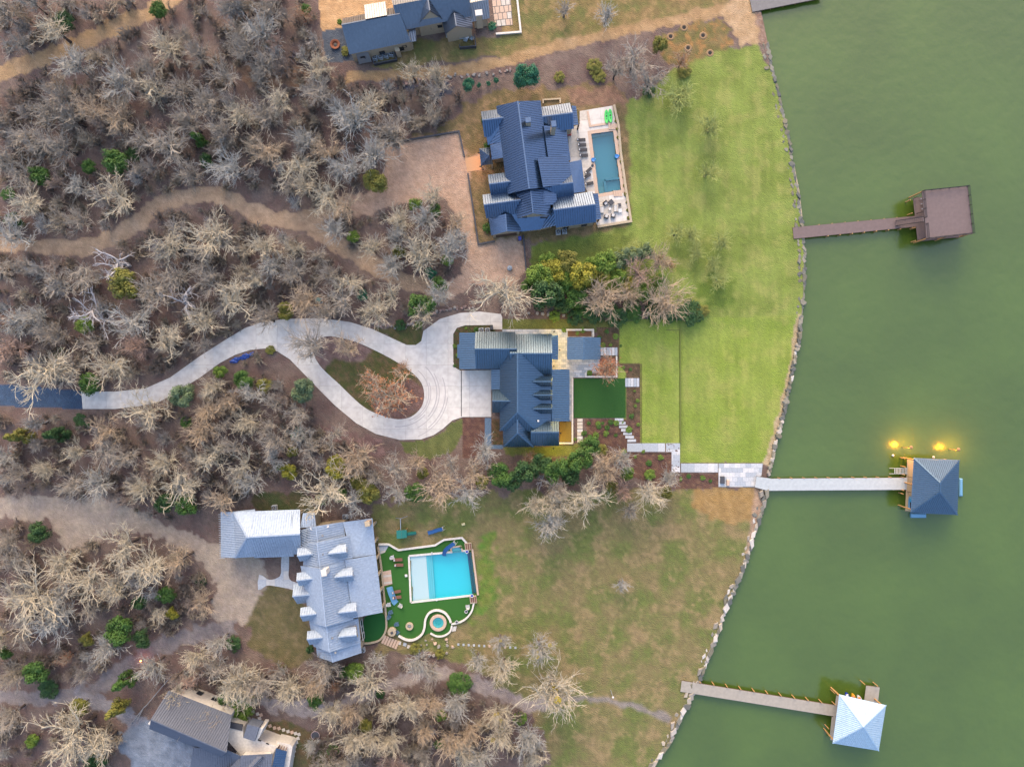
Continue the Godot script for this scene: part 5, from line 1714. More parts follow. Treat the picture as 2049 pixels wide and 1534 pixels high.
func rail(parent: Node, pts: Array, y: float, gap := 1.9) -> void:
	for k in pts.size() - 1:
		var a := W(pts[k][0], pts[k][1], y)
		var b := W(pts[k + 1][0], pts[k + 1][1], y)
		var m := MB.new()
		for h in [0.35, 0.68, 1.02]:
			m.bar(a + Vector3(0, h, 0), b + Vector3(0, h, 0), 0.07, 0.05)
		part(parent, "railing", m, M.dark_metal)
		var n := int((b - a).length() / gap)
		for s in n + 1:
			var q := a.lerp(b, float(s) / maxf(n, 1))
			var pm := MB.new()
			pm.box(q + Vector3(0, 0.52, 0), Vector3(0.09, 1.04, 0.09))
			part(parent, "railing_post", pm, M.dark_metal)

func build_docks() -> void:
	var dy := 0.25
	# --- brown dock with a roof deck
	var t := thing("dock", "brown plank dock with a railed upper deck and stairs", "dock", W(1760, 445, -0.9), "docks on the lake")
	boards(t, "walkway_boards", [[1586.6, 455], [1832, 432], [1835, 453], [1588.7, 477.5]], dy, M.deck_brown)
	boards(t, "platform_boards", [[1827.5, 396], [1922, 387], [1930, 473], [1836.7, 483]], dy - 0.02, M.deck_brown)
	var ud := 4.6
	boards(t, "upper_deck_boards", [[1846, 382], [1936, 372.8], [1946, 467.5], [1855, 478]], ud, M.deck_brown)
	var skirt := MB.new()
	for e in [[[1846, 382], [1936, 372.8]], [[1936, 372.8], [1946, 467.5]], [[1946, 467.5], [1855, 478]], [[1855, 478], [1846, 382]]]:
		skirt.bar(W(e[0][0], e[0][1], ud - 0.32), W(e[1][0], e[1][1], ud - 0.32), 0.14, 0.4)
	part(t, "deck_fascia", skirt, M.deck_brown)
	rail(t, [[1850.5, 436], [1846.5, 382.5], [1935.5, 373.3], [1945.5, 467], [1855.5, 477.5], [1853, 448]], ud)
	for q in [[1846.5, 383], [1890, 378.5], [1934.5, 374], [1945, 466], [1900, 471.5], [1856, 476.5]]:
		pile(t, q[0], q[1], ud - 0.3, 0.16)
	for k in 8:
		pile(t, 1658 + k * 24.2, 471.6 - k * 2.35, dy + 0.1, 0.12)
	for k in 7:
		pile(t, 1640 + k * 26.0, 449.5 - k * 2.4, dy - 0.1, 0.12)
	for q in [[1822, 400], [1826, 426], [1832, 455], [1833, 481]]:
		pile(t, q[0], q[1], 1.0, 0.13)
	var st := Node3D.new()
	st.name = "staircase"
	t.add_child(st)
	org[st] = org[t]
	for k in 16:
		var m := MB.new()
		var f := k / 15.0
		m.box(W(lerpf(1794, 1848, f), lerpf(446.5, 438.5, f), lerpf(dy + 0.2, ud - 0.1, f)), Vector3(0.3, 0.05, 1.05), Basis(Vector3.UP, 0.1))
		part(st, "tread", m, M.deck_brown)
	var sr := MB.new()
	for off in [-5.0, 5.0]:
		sr.bar(W(1793, 446.5 + off, dy + 0.1), W(1850, 438 + off, ud), 0.08, 0.3)
		sr.bar(W(1793, 446.5 + off, dy + 1.1), W(1850, 438 + off, ud + 1.0), 0.07, 0.07)
		for k in 4:
			var f := k / 3.0
			sr.bar(W(lerpf(1793, 1850, f), lerpf(446.5, 438, f) + off, lerpf(dy + 0.1, ud, f)), W(lerpf(1793, 1850, f), lerpf(446.5, 438, f) + off, lerpf(dy + 1.1, ud + 1.0, f)), 0.07, 0.07)
	part(st, "stair_rail", sr, M.dark_metal)
	rail(t, [[1829, 397], [1845, 388]], dy)
	rail(t, [[1834, 428], [1848, 424]], dy)
	rail(t, [[1838, 481], [1852, 474]], dy)
	var lift := MB.new()
	for k in 3:
		lift.bar(W(1842 + k * 1.4, 398 + k * 10.0, dy + 0.3), W(1856 + k * 1.4, 396 + k * 10.0, dy + 0.3), 0.12, 0.16)
	part(t, "boat_lift", lift, M.ac)

	# --- white dock with the blue hip-roofed boathouse
	t = thing("dock", "pale blue dock with a dark blue hip-roofed boathouse and lamps", "dock", W(1760, 970, -0.9), "docks on the lake")
	boards(t, "walkway_boards", [[1544, 957.5], [1816, 955.5], [1815, 979.5], [1536, 981.5]], dy, M.deck_white)
	boards(t, "ramp_boards", [[1514.5, 953], [1545, 957.5], [1537, 981.5], [1511, 974.5]], dy - 0.03, M.deck_white)
	boards(t, "platform_boards", [[1816, 917], [1916, 921], [1912, 1027], [1812, 1022]], dy - 0.02, mat(P(206, 186, 148), 0.8))
	var ye := 4.0
	var yr := 7.2
	var c := [[1829, 915.7, ye], [1920.5, 920, ye], [1916.6, 1030, ye], [1822.6, 1025.6, ye]]
	var ra := [1882, 965.5, yr]
	var rb := [1881.7, 984, yr]
	plane(t, M.slate, [c[0], c[1], ra], 0.42)
	plane(t, M.slate, [c[1], c[2], rb, ra], 0.42)
	plane(t, M.slate, [c[2], c[3], rb], 0.42)
	plane(t, M.slate, [c[3], c[0], ra, rb], 0.42)
	for e in [[c[0], ra], [c[1], ra], [c[2], rb], [c[3], rb], [ra, rb]]:
		cap_line(t, M.slate, W(e[0][0], e[0][1], e[0][2]), W(e[1][0], e[1][1], e[1][2]), 0.24)
	for q in [[1832, 920], [1916, 924], [1912, 1025], [1827, 1020], [1830, 970], [1914, 975]]:
		pile(t, q[0], q[1], 3.9, 0.17)
	for k in 11:
		pile(t, 1561 + k * 24.8, 957.0 - k * 0.2, dy + 0.15, 0.11)
	for q in [[1811, 917], [1812, 934], [1811, 950], [1809, 981], [1808, 988], [1807, 1013]]:
		pile(t, q[0], q[1], 1.0, 0.12)
	rail(t, [[1817, 953], [1827, 956]], dy)
	rail(t, [[1816, 983], [1826, 986]], dy)
	var gw := thing("boarding_ladder", "pale slatted boarding ladder on the left of the blue boathouse", "ladder", W(1798, 942, -0.9))
	var lm := MB.new()
	for off in [-5.5, 5.5]:
		lm.bar(W(1780, 942 + off, -0.75), W(1817, 942 + off, dy + 0.1), 0.1, 0.1)
	part(gw, "side_rail", lm, M.deck_white)
	for k in 9:
		var m := MB.new()
		var f := k / 8.0
		m.bar(W(lerpf(1791, 1815, f), 937, lerpf(-0.45, dy + 0.08, f)), W(lerpf(1791, 1815, f), 947, lerpf(-0.45, dy + 0.08, f)), 0.16, 0.05)
		part(gw, "rung", m, M.deck_white)
	for q in [[1922.5, 974.5, 0.75, 3.9, "right side"], [1838, 1031, 3.3, 0.95, "bottom side"]]:
		var m := MB.new()
		var at := W(q[0], q[1], -0.55)
		m.chamfer(at, Vector3(q[2], 0.7, q[3]), 0.16)
		solo("floating_pad", m, M.sky, "pale blue floating pad on the %s of the blue boathouse" % q[4], "float", at, "floating pads at the blue boathouse")
	jet_ski("teal and white watercraft under the left eave of the blue boathouse", W(1821, 1005, 0.15), 0.05, M.sky, mat(P(20, 150, 200), 0.35))
	# hooded lamps on piles just above the water
	for q in [[1806, 893, "left"], [1899, 897, "right"]]:
		var at := W(q[0], q[1], -0.9) + Vector3(0, 3.4, 0)
		var lt := thing("flood_lamp", "warm lamp on a pile in the water above the blue boathouse, %s of two" % q[2], "lamp", Vector3(at.x, -0.9, at.z), "pile lamps of the blue boathouse")
		var hb := MB.new()
		hb.tube(Vector3(at.x, -2.5, at.z + 0.12), at + Vector3(0, 0.2, 0.12), 0.07, 0.07, 8, true)
		part(lt, "pile", hb, M.pile)
		var hd := MB.new()
		hd.lathe(at + Vector3(0, 0.05, -0.1), [[0.42, 0.1], [0.38, 0.2], [0.12, 0.34], [0.0, 0.35]], 16)
		part(lt, "hood", hd, M.wood)
		var gl := MB.new()
		gl.lathe(at + Vector3(0, -0.1, -0.1), [[0.0, -0.22], [0.15, -0.16], [0.22, 0.0], [0.15, 0.16], [0.0, 0.2]], 14)
		var gm := mat(Color(0.9, 0.8, 0.5), 0.4)
		gm.emission_enabled = true
		gm.emission = Color(1.0, 0.72, 0.25)
		gm.emission_energy_multiplier = 1.0
		part(lt, "bulb", gl, gm)
		var sp := OmniLight3D.new()
		sp.name = "lamp_light"
		sp.light_color = Color(1.0, 0.64, 0.12)
		sp.light_energy = 50.0
		sp.omni_range = 20.0
		sp.omni_attenuation = 2.0
		sp.light_size = 0.22
		sp.shadow_enabled = true
		lt.add_child(sp)
		sp.position = at + Vector3(0, -0.1, -0.1) - lt.position
	for q in [[1787, 911, "left of"], [1868, 914.5, "above"]]:
		var bt := thing("mooring_buoy", "small white buoy floating %s the blue boathouse" % q[2], "buoy", W(q[0], q[1], -0.9), "white buoys")
		var bm := MB.new()
		bm.lathe(W(q[0], q[1], -0.9), [[0.0, -0.2], [0.22, -0.1], [0.28, 0.1], [0.2, 0.3], [0.08, 0.38], [0.0, 0.38]], 12)
		part(bt, "float_body", bm, M.white)
		var em := MB.new()
		em.tube(W(q[0], q[1], -0.52), W(q[0], q[1], -0.4), 0.05, 0.05, 6, true)
		part(bt, "mooring_eye", em, M.grey)

	# --- tan dock with the silver boathouse
	t = thing("dock", "tan plank dock with a pale silver pyramid-roofed boathouse", "dock", W(1560, 1410, -0.9), "docks on the lake")
	boards(t, "walkway_boards", [[1364.4, 1361.7], [1676, 1411.7], [1670, 1433], [1361.7, 1383.5]], dy, M.deck_tan)
	boards(t, "platform_boards", [[1674, 1391], [1764, 1412], [1750, 1498], [1662, 1480]], dy - 0.02, M.deck_tan)
	boards(t, "side_platform_boards", [[1733.7, 1371.6], [1761, 1375], [1756.6, 1412], [1729, 1408]], dy - 0.04, M.deck_tan)
	c = [[1679.8, 1388.8, ye], [1773.8, 1410.6, ye], [1759, 1501.9, ye], [1666.5, 1486.7, ye]]
	ra = [1728.6, 1454, 6.9]
	for k in 4:
		plane(t, M.galva, [c[k], c[(k + 1) % 4], ra], 0.4)
		cap_line(t, M.galva, W(c[k][0], c[k][1], ye), W(ra[0], ra[1], 6.9), 0.22)
	for q in [[1683, 1394], [1768, 1413], [1755, 1497], [1671, 1483]]:
		pile(t, q[0], q[1], 3.9, 0.17)
	for k in 12:
		pile(t, 1402 + k * 27.0, 1366.0 + k * 4.4, dy + 0.6, 0.11)
	for q in [[1731, 1369], [1757, 1372.5], [1671, 1387], [1679, 1389], [1659, 1458], [1657, 1466]]:
		pile(t, q[0], q[1], dy + 1.0, 0.11)
	boards(t, "step_boards", [[1665, 1434], [1673, 1436], [1668, 1474], [1661, 1472]], dy - 0.06, M.deck_tan)
	var brace := MB.new()
	brace.bar(W(1672, 1432, dy), W(1680, 1437, 3.6), 0.1, 0.1)
	brace.bar(W(1674, 1411, dy), W(1683, 1416, 3.6), 0.1, 0.1)
	part(t, "roof_brace", brace, M.grey)
	jet_ski("dark blue watercraft with its nose out from the silver boathouse", W(1695, 1396, 0.1), 0.2, M.royal, M.white)
	jet_ski("yellow watercraft with its nose out from the silver boathouse", W(1707.5, 1398, 0.1), 0.2, M.yellow, M.orange)
	jet_ski("white watercraft with its nose out from the silver boathouse", W(1720, 1401, 0.1), 0.35, M.white, M.orange)

	# --- grey dock cut by the top edge
	t = thing("dock", "grey plank dock cut off by the top edge of the picture", "dock", W(1560, -5, -0.9), "docks on the lake")
	boards(t, "walkway_boards", [[1497, -20], [1640, -40], [1650, -5], [1506, 23.5]], dy, M.deck_grey)
	for k in 5:
		pile(t, 1520 + k * 25.0, 19.0 - k * 5.2, dy - 0.1, 0.12)

func jet_ski(label: String, at: Vector3, turn: float, hull: Material, top: Material) -> void:
	var t := thing("personal_watercraft", label, "watercraft", at, "watercraft at the boathouses")
	t.rotation.y = turn
	org[t] = Vector3.ZERO
	# hull drawn through cross sections along z, bow at -z
	var rings := []
	for s in [[-1.45, 0.04, 0.42], [-1.2, 0.26, 0.46], [-0.7, 0.46, 0.44], [0.2, 0.55, 0.38], [1.0, 0.54, 0.34], [1.4, 0.46, 0.32]]:
		rings.append([Vector3(-s[1], s[2], s[0]), Vector3(-s[1] * 0.7, 0.0, s[0] * 0.96), Vector3(0, -0.12, s[0] * 0.92), Vector3(s[1] * 0.7, 0.0, s[0] * 0.96), Vector3(s[1], s[2], s[0])])
	var m := MB.new()
	for k in rings.size() - 1:
		for j in 4:
			var a: Vector3 = rings[k][j]
			var o: Vector3 = (rings[k][j] + rings[k][j + 1]) * 0.5 * Vector3(1, 1, 0) - Vector3(0, 0.25, 0)
			m.quad(a, rings[k][j + 1], rings[k + 1][j + 1], rings[k + 1][j], o)
		m.quad(rings[k][0], rings[k][4], rings[k + 1][4], rings[k + 1][0], Vector3.UP)
	m.poly(rings[5], Vector3.BACK)
	part(t, "hull", m, hull)
	var d := MB.new()
	d.chamfer(Vector3(0, 0.56, -0.55), Vector3(0.5, 0.34, 0.9), 0.14)
	part(t, "hood", d, top)
	var s := MB.new()
	s.chamfer(Vector3(0, 0.58, 0.6), Vector3(0.36, 0.4, 1.2), 0.1)
	part(t, "saddle", s, M.black)
	var h := MB.new()
	h.bar(Vector3(-0.38, 0.86, -0.2), Vector3(0.38, 0.86, -0.2), 0.05, 0.05)
	h.bar(Vector3(0, 0.7, -0.3), Vector3(0, 0.86, -0.2), 0.06, 0.06)
	part(t, "handlebar", h, M.black)

# ---------------------------------------------------------------- things in the yards
func local_thing(called: String, label: String, category: String, at: Vector3, turn: float, group := "") -> Node3D:
	# parts are built round the origin and turned with the node
	var t := thing(called, label, category, at, group)
	t.rotation.y = turn
	org[t] = Vector3.ZERO
	return t

func make_lounger(label: String, at: Vector3, turn: float, cloth: Material, group: String) -> void:
	var t := local_thing("lounger", label, "lounger", at, turn, group)
	var m := MB.new()
	m.chamfer(Vector3(0.25, 0.34, 0), Vector3(1.35, 0.1, 0.66), 0.03)
	part(t, "seat", m, cloth)
	var b := MB.new()
	b.chamfer(Vector3(-0.68, 0.5, 0), Vector3(0.72, 0.1, 0.66), 0.03, Basis(Vector3.BACK, -0.55))
	part(t, "backrest", b, cloth)
	var p := MB.new()
	p.chamfer(Vector3(-0.82, 0.66, 0), Vector3(0.28, 0.12, 0.44), 0.04, Basis(Vector3.BACK, -0.55))
	part(t, "pillow", p, M.cushion)
	for s in [[-0.3, -0.28], [-0.3, 0.28], [0.8, -0.28], [0.8, 0.28]]:
		var l := MB.new()
		l.box(Vector3(s[0], 0.15, s[1]), Vector3(0.06, 0.3, 0.06))
		part(t, "leg", l, M.dark_metal)

func make_armchair(called: String, label: String, at: Vector3, turn: float, frame: Material, seat: Material, wide: float, group: String) -> void:
	var t := local_thing(called, label, "chair" if wide < 1.3 else "sofa", at, turn, group)
	var m := MB.new()
	m.chamfer(Vector3(0, 0.2, 0), Vector3(0.82, 0.34, wide), 0.04)
	part(t, "base", m, frame)
	var b := MB.new()
	b.chamfer(Vector3(-0.38, 0.5, 0), Vector3(0.16, 0.5, wide), 0.05)
	part(t, "backrest", b, frame)
	for s in [-1.0, 1.0]:
		var a := MB.new()
		a.chamfer(Vector3(0.02, 0.45, s * (wide * 0.5 - 0.07)), Vector3(0.64, 0.2, 0.13), 0.04)
		part(t, "armrest", a, frame)
	var c := MB.new()
	c.chamfer(Vector3(0.06, 0.42, 0), Vector3(0.6, 0.12, wide - 0.3), 0.04)
	part(t, "cushion", c, seat)

func make_deck_chair(label: String, at: Vector3, turn: float, mtl: Material, group: String) -> void:
	# slatted garden chair with a leaning back
	var t := local_thing("garden_chair", label, "chair", at, turn, group)
	for k in 5:
		var s := MB.new()
		s.box(Vector3(0.05, 0.36, -0.24 + k * 0.12), Vector3(0.56, 0.03, 0.1), Basis(Vector3.BACK, 0.15))
		part(t, "seat_slat", s, mtl)
		var b := MB.new()
		b.box(Vector3(-0.42, 0.62, -0.24 + k * 0.12), Vector3(0.04, 0.75 - absf(k - 2.0) * 0.06, 0.1), Basis(Vector3.BACK, 0.5))
		part(t, "back_slat", b, mtl)
	for s in [-1.0, 1.0]:
		var a := MB.new()
		a.box(Vector3(0.0, 0.58, s * 0.36), Vector3(0.72, 0.03, 0.12))
		part(t, "armrest", a, mtl)
		for x in [-0.26, 0.3]:
			var l := MB.new()
			l.box(Vector3(x, 0.285, s * 0.34), Vector3(0.08, 0.57, 0.05))
			part(t, "leg", l, mtl)

func make_table(label: String, at: Vector3, turn: float, sx: float, sz: float, top: Material, round := false, group := "") -> void:
	var t := local_thing("table", label, "table", at, turn, group)
	var m := MB.new()
	if round:
		m.lathe(Vector3.ZERO, [[sx * 0.5, 0.4], [sx * 0.5, 0.45], [0.0, 0.45]], 18)
	else:
		m.chamfer(Vector3(0, 0.41, 0), Vector3(sx, 0.07, sz), 0.02)
	part(t, "tabletop", m, top)
	for s in [[-1, -1], [-1, 1], [1, -1], [1, 1]]:
		var l := MB.new()
		l.box(Vector3(s[0] * (sx * 0.35), 0.19, s[1] * (sz * 0.35)), Vector3(0.07, 0.38, 0.07))
		part(t, "leg", l, M.dark_metal)

func make_ac(label: String, at: Vector3, turn: float) -> void:
	var t := local_thing("air_conditioner", label, "air conditioner", at, turn, "outdoor air conditioning units")
	var m := MB.new()
	m.chamfer(Vector3(0, 0.45, 0), Vector3(0.95, 0.9, 0.95), 0.06)
	part(t, "cabinet", m, M.ac)
	var g := MB.new()
	g.lathe(Vector3(0, 0.9, 0), [[0.40, 0.0], [0.40, 0.03], [0.36, 0.03], [0.34, 0.012], [0.0, 0.012]], 20)
	part(t, "fan_ring", g, M.black)
	for k in 4:
		var b := MB.new()
		b.box(Vector3(0, 0.93, 0) + Basis(Vector3.UP, k * PI * 0.5 + 0.4) * Vector3(0.18, 0, 0.04), Vector3(0.3, 0.012, 0.12), Basis(Vector3.UP, k * PI * 0.5 + 0.4))
		part(t, "fan_blade", b, M.grey)
	var p := MB.new()
	p.box(Vector3(0, 0.02, 0), Vector3(1.1, 0.1, 1.1))
	part(t, "pad", p, M.concrete3)

func make_kayak(label: String, at: Vector3, turn: float) -> void:
	var t := local_thing("kayak", label, "kayak", at, turn, "lime green kayaks")
	var m := MB.new()
	var rings := []
	for k in 15:
		var f := k / 7.0 - 1.0
		var w := 0.42 * pow(maxf(0.0, 1.0 - absf(f) * absf(f) * absf(f)), 0.6) + 0.012
		var lift := 0.12 * f * f
		var ring := []
		for a in 9:
			var an := TAU * a / 8.0
			ring.append(Vector3(cos(an) * w, 0.2 + lift + sin(an) * (0.16 if sin(an) < 0 else 0.1), f * 1.55))
		rings.append(ring)
	for k in 14:
		for a in 8:
			var o: Vector3 = (rings[k][a] + rings[k][a + 1]) * 0.5 - Vector3(0, 0.22, rings[k][a].z)
			m.quad(rings[k][a], rings[k][a + 1], rings[k + 1][a + 1], rings[k + 1][a], o)
	part(t, "hull", m, M.green)
	for q in [[-0.75, 0.2, 0.14], [-0.1, 0.3, 0.22], [0.5, 0.18, 0.12], [0.95, 0.14, 0.16]]:
		var h := MB.new()
		h.lathe(Vector3(0, 0.302, q[0]), [[q[1] * 0.62, 0.0], [q[1] * 0.62, 0.03], [q[1] * 0.5, 0.035], [0.0, 0.02]], 12)
		part(t, "hatch" if q[1] < 0.25 else "seat_well", h, M.black)

func make_planter(label: String, at: Vector3, fill: Material) -> void:
	var t := local_thing("planter_pot", label, "planter", at, 0.0, "white pots round the turquoise pool")
	var m := MB.new()
	m.lathe(Vector3.ZERO, [[0.24, 0.0], [0.36, 0.5], [0.38, 0.55], [0.29, 0.55], [0.28, 0.46]], 16)
	part(t, "pot", m, M.white)
	var f := MB.new()
	f.lathe(Vector3.ZERO, [[0.28, 0.47], [0.14, 0.52], [0.0, 0.53]], 14)
	part(t, "filling", f, fill)

func make_slide(called: String, label: String, pts: Array, wid: float, mtl: Material, legs := true) -> void:
	# a trough along world points
	var t := thing(called, label, "slide", pts[pts.size() - 1] * Vector3(1, 0, 1), "slides in the pale house yard")
	var m := MB.new()
	for k in pts.size() - 1:
		var a: Vector3 = pts[k]
		var b: Vector3 = pts[k + 1]
		var d0: Vector3 = (pts[k + 1] - pts[maxi(k - 1, 0)])
		var d1: Vector3 = (pts[mini(k + 2, pts.size() - 1)] - pts[k])
		var s0 := Vector3(-d0.z, 0, d0.x).normalized() * wid * 0.5
		var s1 := Vector3(-d1.z, 0, d1.x).normalized() * wid * 0.5
		var up := Vector3(0, 0.22, 0)
		m.quad(a - s0, a + s0, b + s1, b - s1, Vector3.UP)
		m.quad(a - s0 * 0.98 + Vector3(0, -0.05, 0), a + s0 * 0.98 + Vector3(0, -0.05, 0), b + s1 * 0.98 + Vector3(0, -0.05, 0), b - s1 * 0.98 + Vector3(0, -0.05, 0), Vector3.DOWN)
		for sg in [-1.0, 1.0]:
			m.quad(a + s0 * sg, a + s0 * sg * 1.04 + up, b + s1 * sg * 1.04 + up, b + s1 * sg, -s0 * sg)
			m.quad(a + s0 * sg * 1.16 - up * 0.2, a + s0 * sg * 1.14 + up, b + s1 * sg * 1.14 + up, b + s1 * sg * 1.16 - up * 0.2, s0 * sg)
			m.quad(a + s0 * sg * 1.04 + up, a + s0 * sg * 1.14 + up, b + s1 * sg * 1.14 + up, b + s1 * sg * 1.04 + up, Vector3.UP)
	part(t, "chute", m, mtl)
	if legs:
		var h: Vector3 = pts[0]
		var l := MB.new()
		for sg in [-1.0, 1.0]:
			var d: Vector3 = (pts[1] - pts[0]).normalized()
			var s = Vector3(-d.z, 0, d.x).normalized() * wid * 0.5 * sg
			l.tube(Vector3(h.x, 0.0, h.z) + s - d * Vector3(0.5, 0, 0.5), h + s + Vector3(0, 0.6, 0), 0.04, 0.04, 6)
		for k in 4:
			var d: Vector3 = (pts[1] - pts[0]).normalized()
			var s := Vector3(-d.z, 0, d.x).normalized() * wid * 0.5
			var q := Vector3(h.x, 0.0, h.z).lerp(h, k / 4.0)
			l.bar(q - s, q + s, 0.06, 0.04)
		part(t, "ladder", l, M.white)

func build_yard_things() -> void:
	# --- navy house terrace
	var ord := ["topmost", "second", "third", "lowest"]
	for k in 4:
		make_lounger("dark lounger with white pillow left of the teal pool, %s of four" % ord[k], W([1163, 1164.5, 1166.5, 1168][k], [280.5, 290.5, 300.5, 311.5][k], 0.15), 0.05, M.leather, "dark pool loungers")
	for k in 3:
		make_lounger("dark reclining chair below the white lamp base by the teal pool, %s of three" % ["upper", "middle", "lower"][k], W([1177, 1174.5, 1179][k], [342, 353, 367.5][k], 0.15), [0.75, 0.6, 0.2][k], M.leather, "dark reclining chairs")
	make_kayak("lime green kayak on the terrace, left of the pair", W(1213.5, 234, 0.2), 0.02)
	make_kayak("lime green kayak on the terrace, right of the pair", W(1221, 232.5, 0.2), 0.06)
	for q in [[1187, 320, "left"], [1234, 313, "right"]]:
		var t := local_thing("pool_float", "bright blue float on the %s coping of the teal pool" % q[2], "float", W(q[0], q[1], 0.16), 0.5, "bright blue floats")
		var m := MB.new()
		m.lathe(Vector3.ZERO, [[0.2, 0.02], [0.42, 0.08], [0.48, 0.2], [0.42, 0.3], [0.25, 0.26], [0.0, 0.22]], 14)
		part(t, "cushion", m, mat(P(30, 140, 226), 0.5))
		var n := MB.new()
		n.chamfer(Vector3(0.42, 0.3, 0.1), Vector3(0.26, 0.16, 0.4), 0.05)
		part(t, "headrest", n, mat(P(60, 164, 236), 0.5))
	var gp := local_thing("umbrella_base", "round dark umbrella base with a short pole by the teal pool", "umbrella base", W(1185.5, 331, 0.15), 0.0)
	var gm := MB.new()
	gm.lathe(Vector3.ZERO, [[0.3, 0.0], [0.3, 0.08], [0.05, 0.12], [0.0, 0.12]], 16)
	part(gp, "base", gm, M.darkgrey)
	var gq := MB.new()
	gq.tube(Vector3(0, 0.1, 0), Vector3(0.1, 0.7, -0.5), 0.04, 0.04, 8, true)
	part(gp, "pole", gq, M.darkgrey)
	var g := "terrace seating of the navy house"
	make_armchair("armchair", "dark wicker armchair at the upper left of the seating group", W(1211.5, 407, 0.15), -0.9, M.leather, M.cushion, 0.95, g)
	make_armchair("armchair", "dark wicker armchair at the lower left of the seating group", W(1213, 433.5, 0.15), 1.2, M.leather, M.cushion, 0.95, g)
	make_armchair("armchair", "dark wicker armchair at the lower right of the seating group", W(1226.5, 432, 0.15), 1.35, M.leather, M.cushion, 0.95, g)
	make_armchair("sofa", "white sofa left of the seating group under the porch edge", W(1204, 420, 0.15), 0.0, M.whitewall, M.cushion, 1.5, g)
	make_armchair("sofa", "white sofa right of the round table", W(1232, 417, 0.15), PI, M.whitewall, M.cushion, 1.5, g)
	make_table("square dark table with a glass top, turned on its corner", W(1222.5, 405.5, 0.15), 0.7, 1.1, 1.1, M.darkgrey, false, g)
	make_table("round white coffee table amid the seating group", W(1220, 418.5, 0.15), 0.0, 0.6, 0.6, M.white, true, g)
	make_table("small dark square table at the right of the terrace", W(1239, 411, 0.15), 0.1, 0.75, 0.75, M.darkgrey, false, g)
	make_table("white square table at the lower right of the terrace", W(1240.5, 422, 0.15), 0.1, 0.8, 0.8, M.white, false, g)
	var rb := MB.new()
	rb.chamfer(W(1139, 268, 0.45), Vector3(0.9, 0.6, 0.55), 0.05)
	solo("grill_cart", rb, M.red, "red cart under the navy house's upper porch", "cart", W(1139, 268, 0.15))
	# --- air conditioners
	for q in [[1117, 465, "left of the pair below the navy house"], [1129.5, 463.5, "right of the pair below the navy house"], [963, 661, "left of the pair above the slate house garage"], [975.5, 661, "right of the pair above the slate house garage"], [550, 1014.5, "above the pale house's garage wing"], [691, 1033, "at the pale house's upper right corner"], [726, 1299, "at the pale house's lower right corner"], [897, 70, "in the top house's enclosure by the stone wall"]]:
		make_ac("grey square air conditioner %s" % q[2], W(q[0], q[1], 0.3), 0.1)
	for k in 4:
		make_ac("air conditioner in the walled row below the top house, %s from the left" % ["first", "second", "third", "fourth"][k], W(751 + k * 11.2, 117 - k * 2.6, 0.2), -0.2)
	wall_run("equipment_wall", "grey wall round the row of air conditioners below the top house", [[746, 120], [748, 127], [793, 118], [790, 104]], 0.0, 1.1, 0.15, M.darkgrey)
	wall_run("equipment_wall", "grey balcony wall round the terrace chairs below the top house", [[919, 88], [920, 94], [952, 91], [949, 68]], 0.0, 1.1, 0.15, M.darkgrey)
	make_table("round white table on the walled terrace of the top house", W(935, 75, 0.15), 0.0, 0.9, 0.9, M.white, true)
	make_deck_chair("white chair right of the round table at the top house", W(944, 78, 0.15), 2.6, M.ac, "chairs at the top house")
	make_deck_chair("white chair below the round table at the top house", W(932, 81, 0.15), 1.2, M.ac, "chairs at the top house")
	make_deck_chair("white chair left of the round table at the top house", W(924, 76, 0.15), 0.2, M.ac, "chairs at the top house")
	# --- bins, boxes, small things
	for q in [[1040, 478, M.royal, "blue wheeled bin beside the navy house garage"], [984, 656, M.darkgrey, "dark wheeled bin beside the slate house garage"]]:
		var t := local_thing("wheeled_bin", q[3], "bin", W(q[0], q[1], 0.06), 0.1)
		var m := MB.new()
		m.chamfer(Vector3(0, 0.5, 0), Vector3(0.6, 1.0, 0.75), 0.04)
		part(t, "body", m, q[2])
		var l := MB.new()
		l.chamfer(Vector3(0, 1.04, 0.02), Vector3(0.66, 0.08, 0.84), 0.03)
		part(t, "lid", l, q[2])
		for s in [-1.0, 1.0]:
			var w := MB.new()
			w.tube(Vector3(s * 0.3, 0.1, 0.4), Vector3(s * 0.36, 0.1, 0.4), 0.1, 0.1, 10, true)
			part(t, "wheel", w, M.black)
	var tb := local_thing("utility_box", "teal green utility cabinet on a pad in the woods", "utility box", W(638, 601), 0.05)
	var tm := MB.new()
	tm.chamfer(Vector3(0, 0.6, 0), Vector3(1.3, 1.1, 1.0), 0.08)
	part(tb, "cabinet", tm, mat(P(70, 140, 140), 0.5))
	var tp := MB.new()
	tp.box(Vector3(0, 0.03, 0.05), Vector3(1.6, 0.1, 1.3))
	part(tb, "pad", tp, M.concrete3)
	var tk := local_thing("water_tank", "pale round tank lid under the big tree beside the gravel court", "tank", W(1020, 537), 0.0)
	var tkm := MB.new()
	tkm.lathe(Vector3.ZERO, [[0.55, 0.0], [0.55, 0.9], [0.3, 1.1], [0.0, 1.15]], 18)
	part(tk, "shell", tkm, M.ac)
	var tkh := MB.new()
	tkh.lathe(Vector3(0, 1.1, 0), [[0.18, 0.0], [0.18, 0.12], [0.0, 0.14]], 12)
	part(tk, "hatch", tkh, M.grey)
	# rusty fire bowl on the asphalt patch
	var fb := local_thing("fire_pit", "rust-coloured round fire pit on the dark patch beside the top house", "fire pit", W(671, 90), 0.0)
	var fm := MB.new()
	fm.lathe(Vector3.ZERO, [[0.8, 0.0], [1.05, 0.3], [1.1, 0.5], [1.0, 0.52], [0.66, 0.4], [0.6, 0.2], [0.0, 0.15]], 14)
	part(fb, "bowl", fm, M.rust)
	var fa := MB.new()
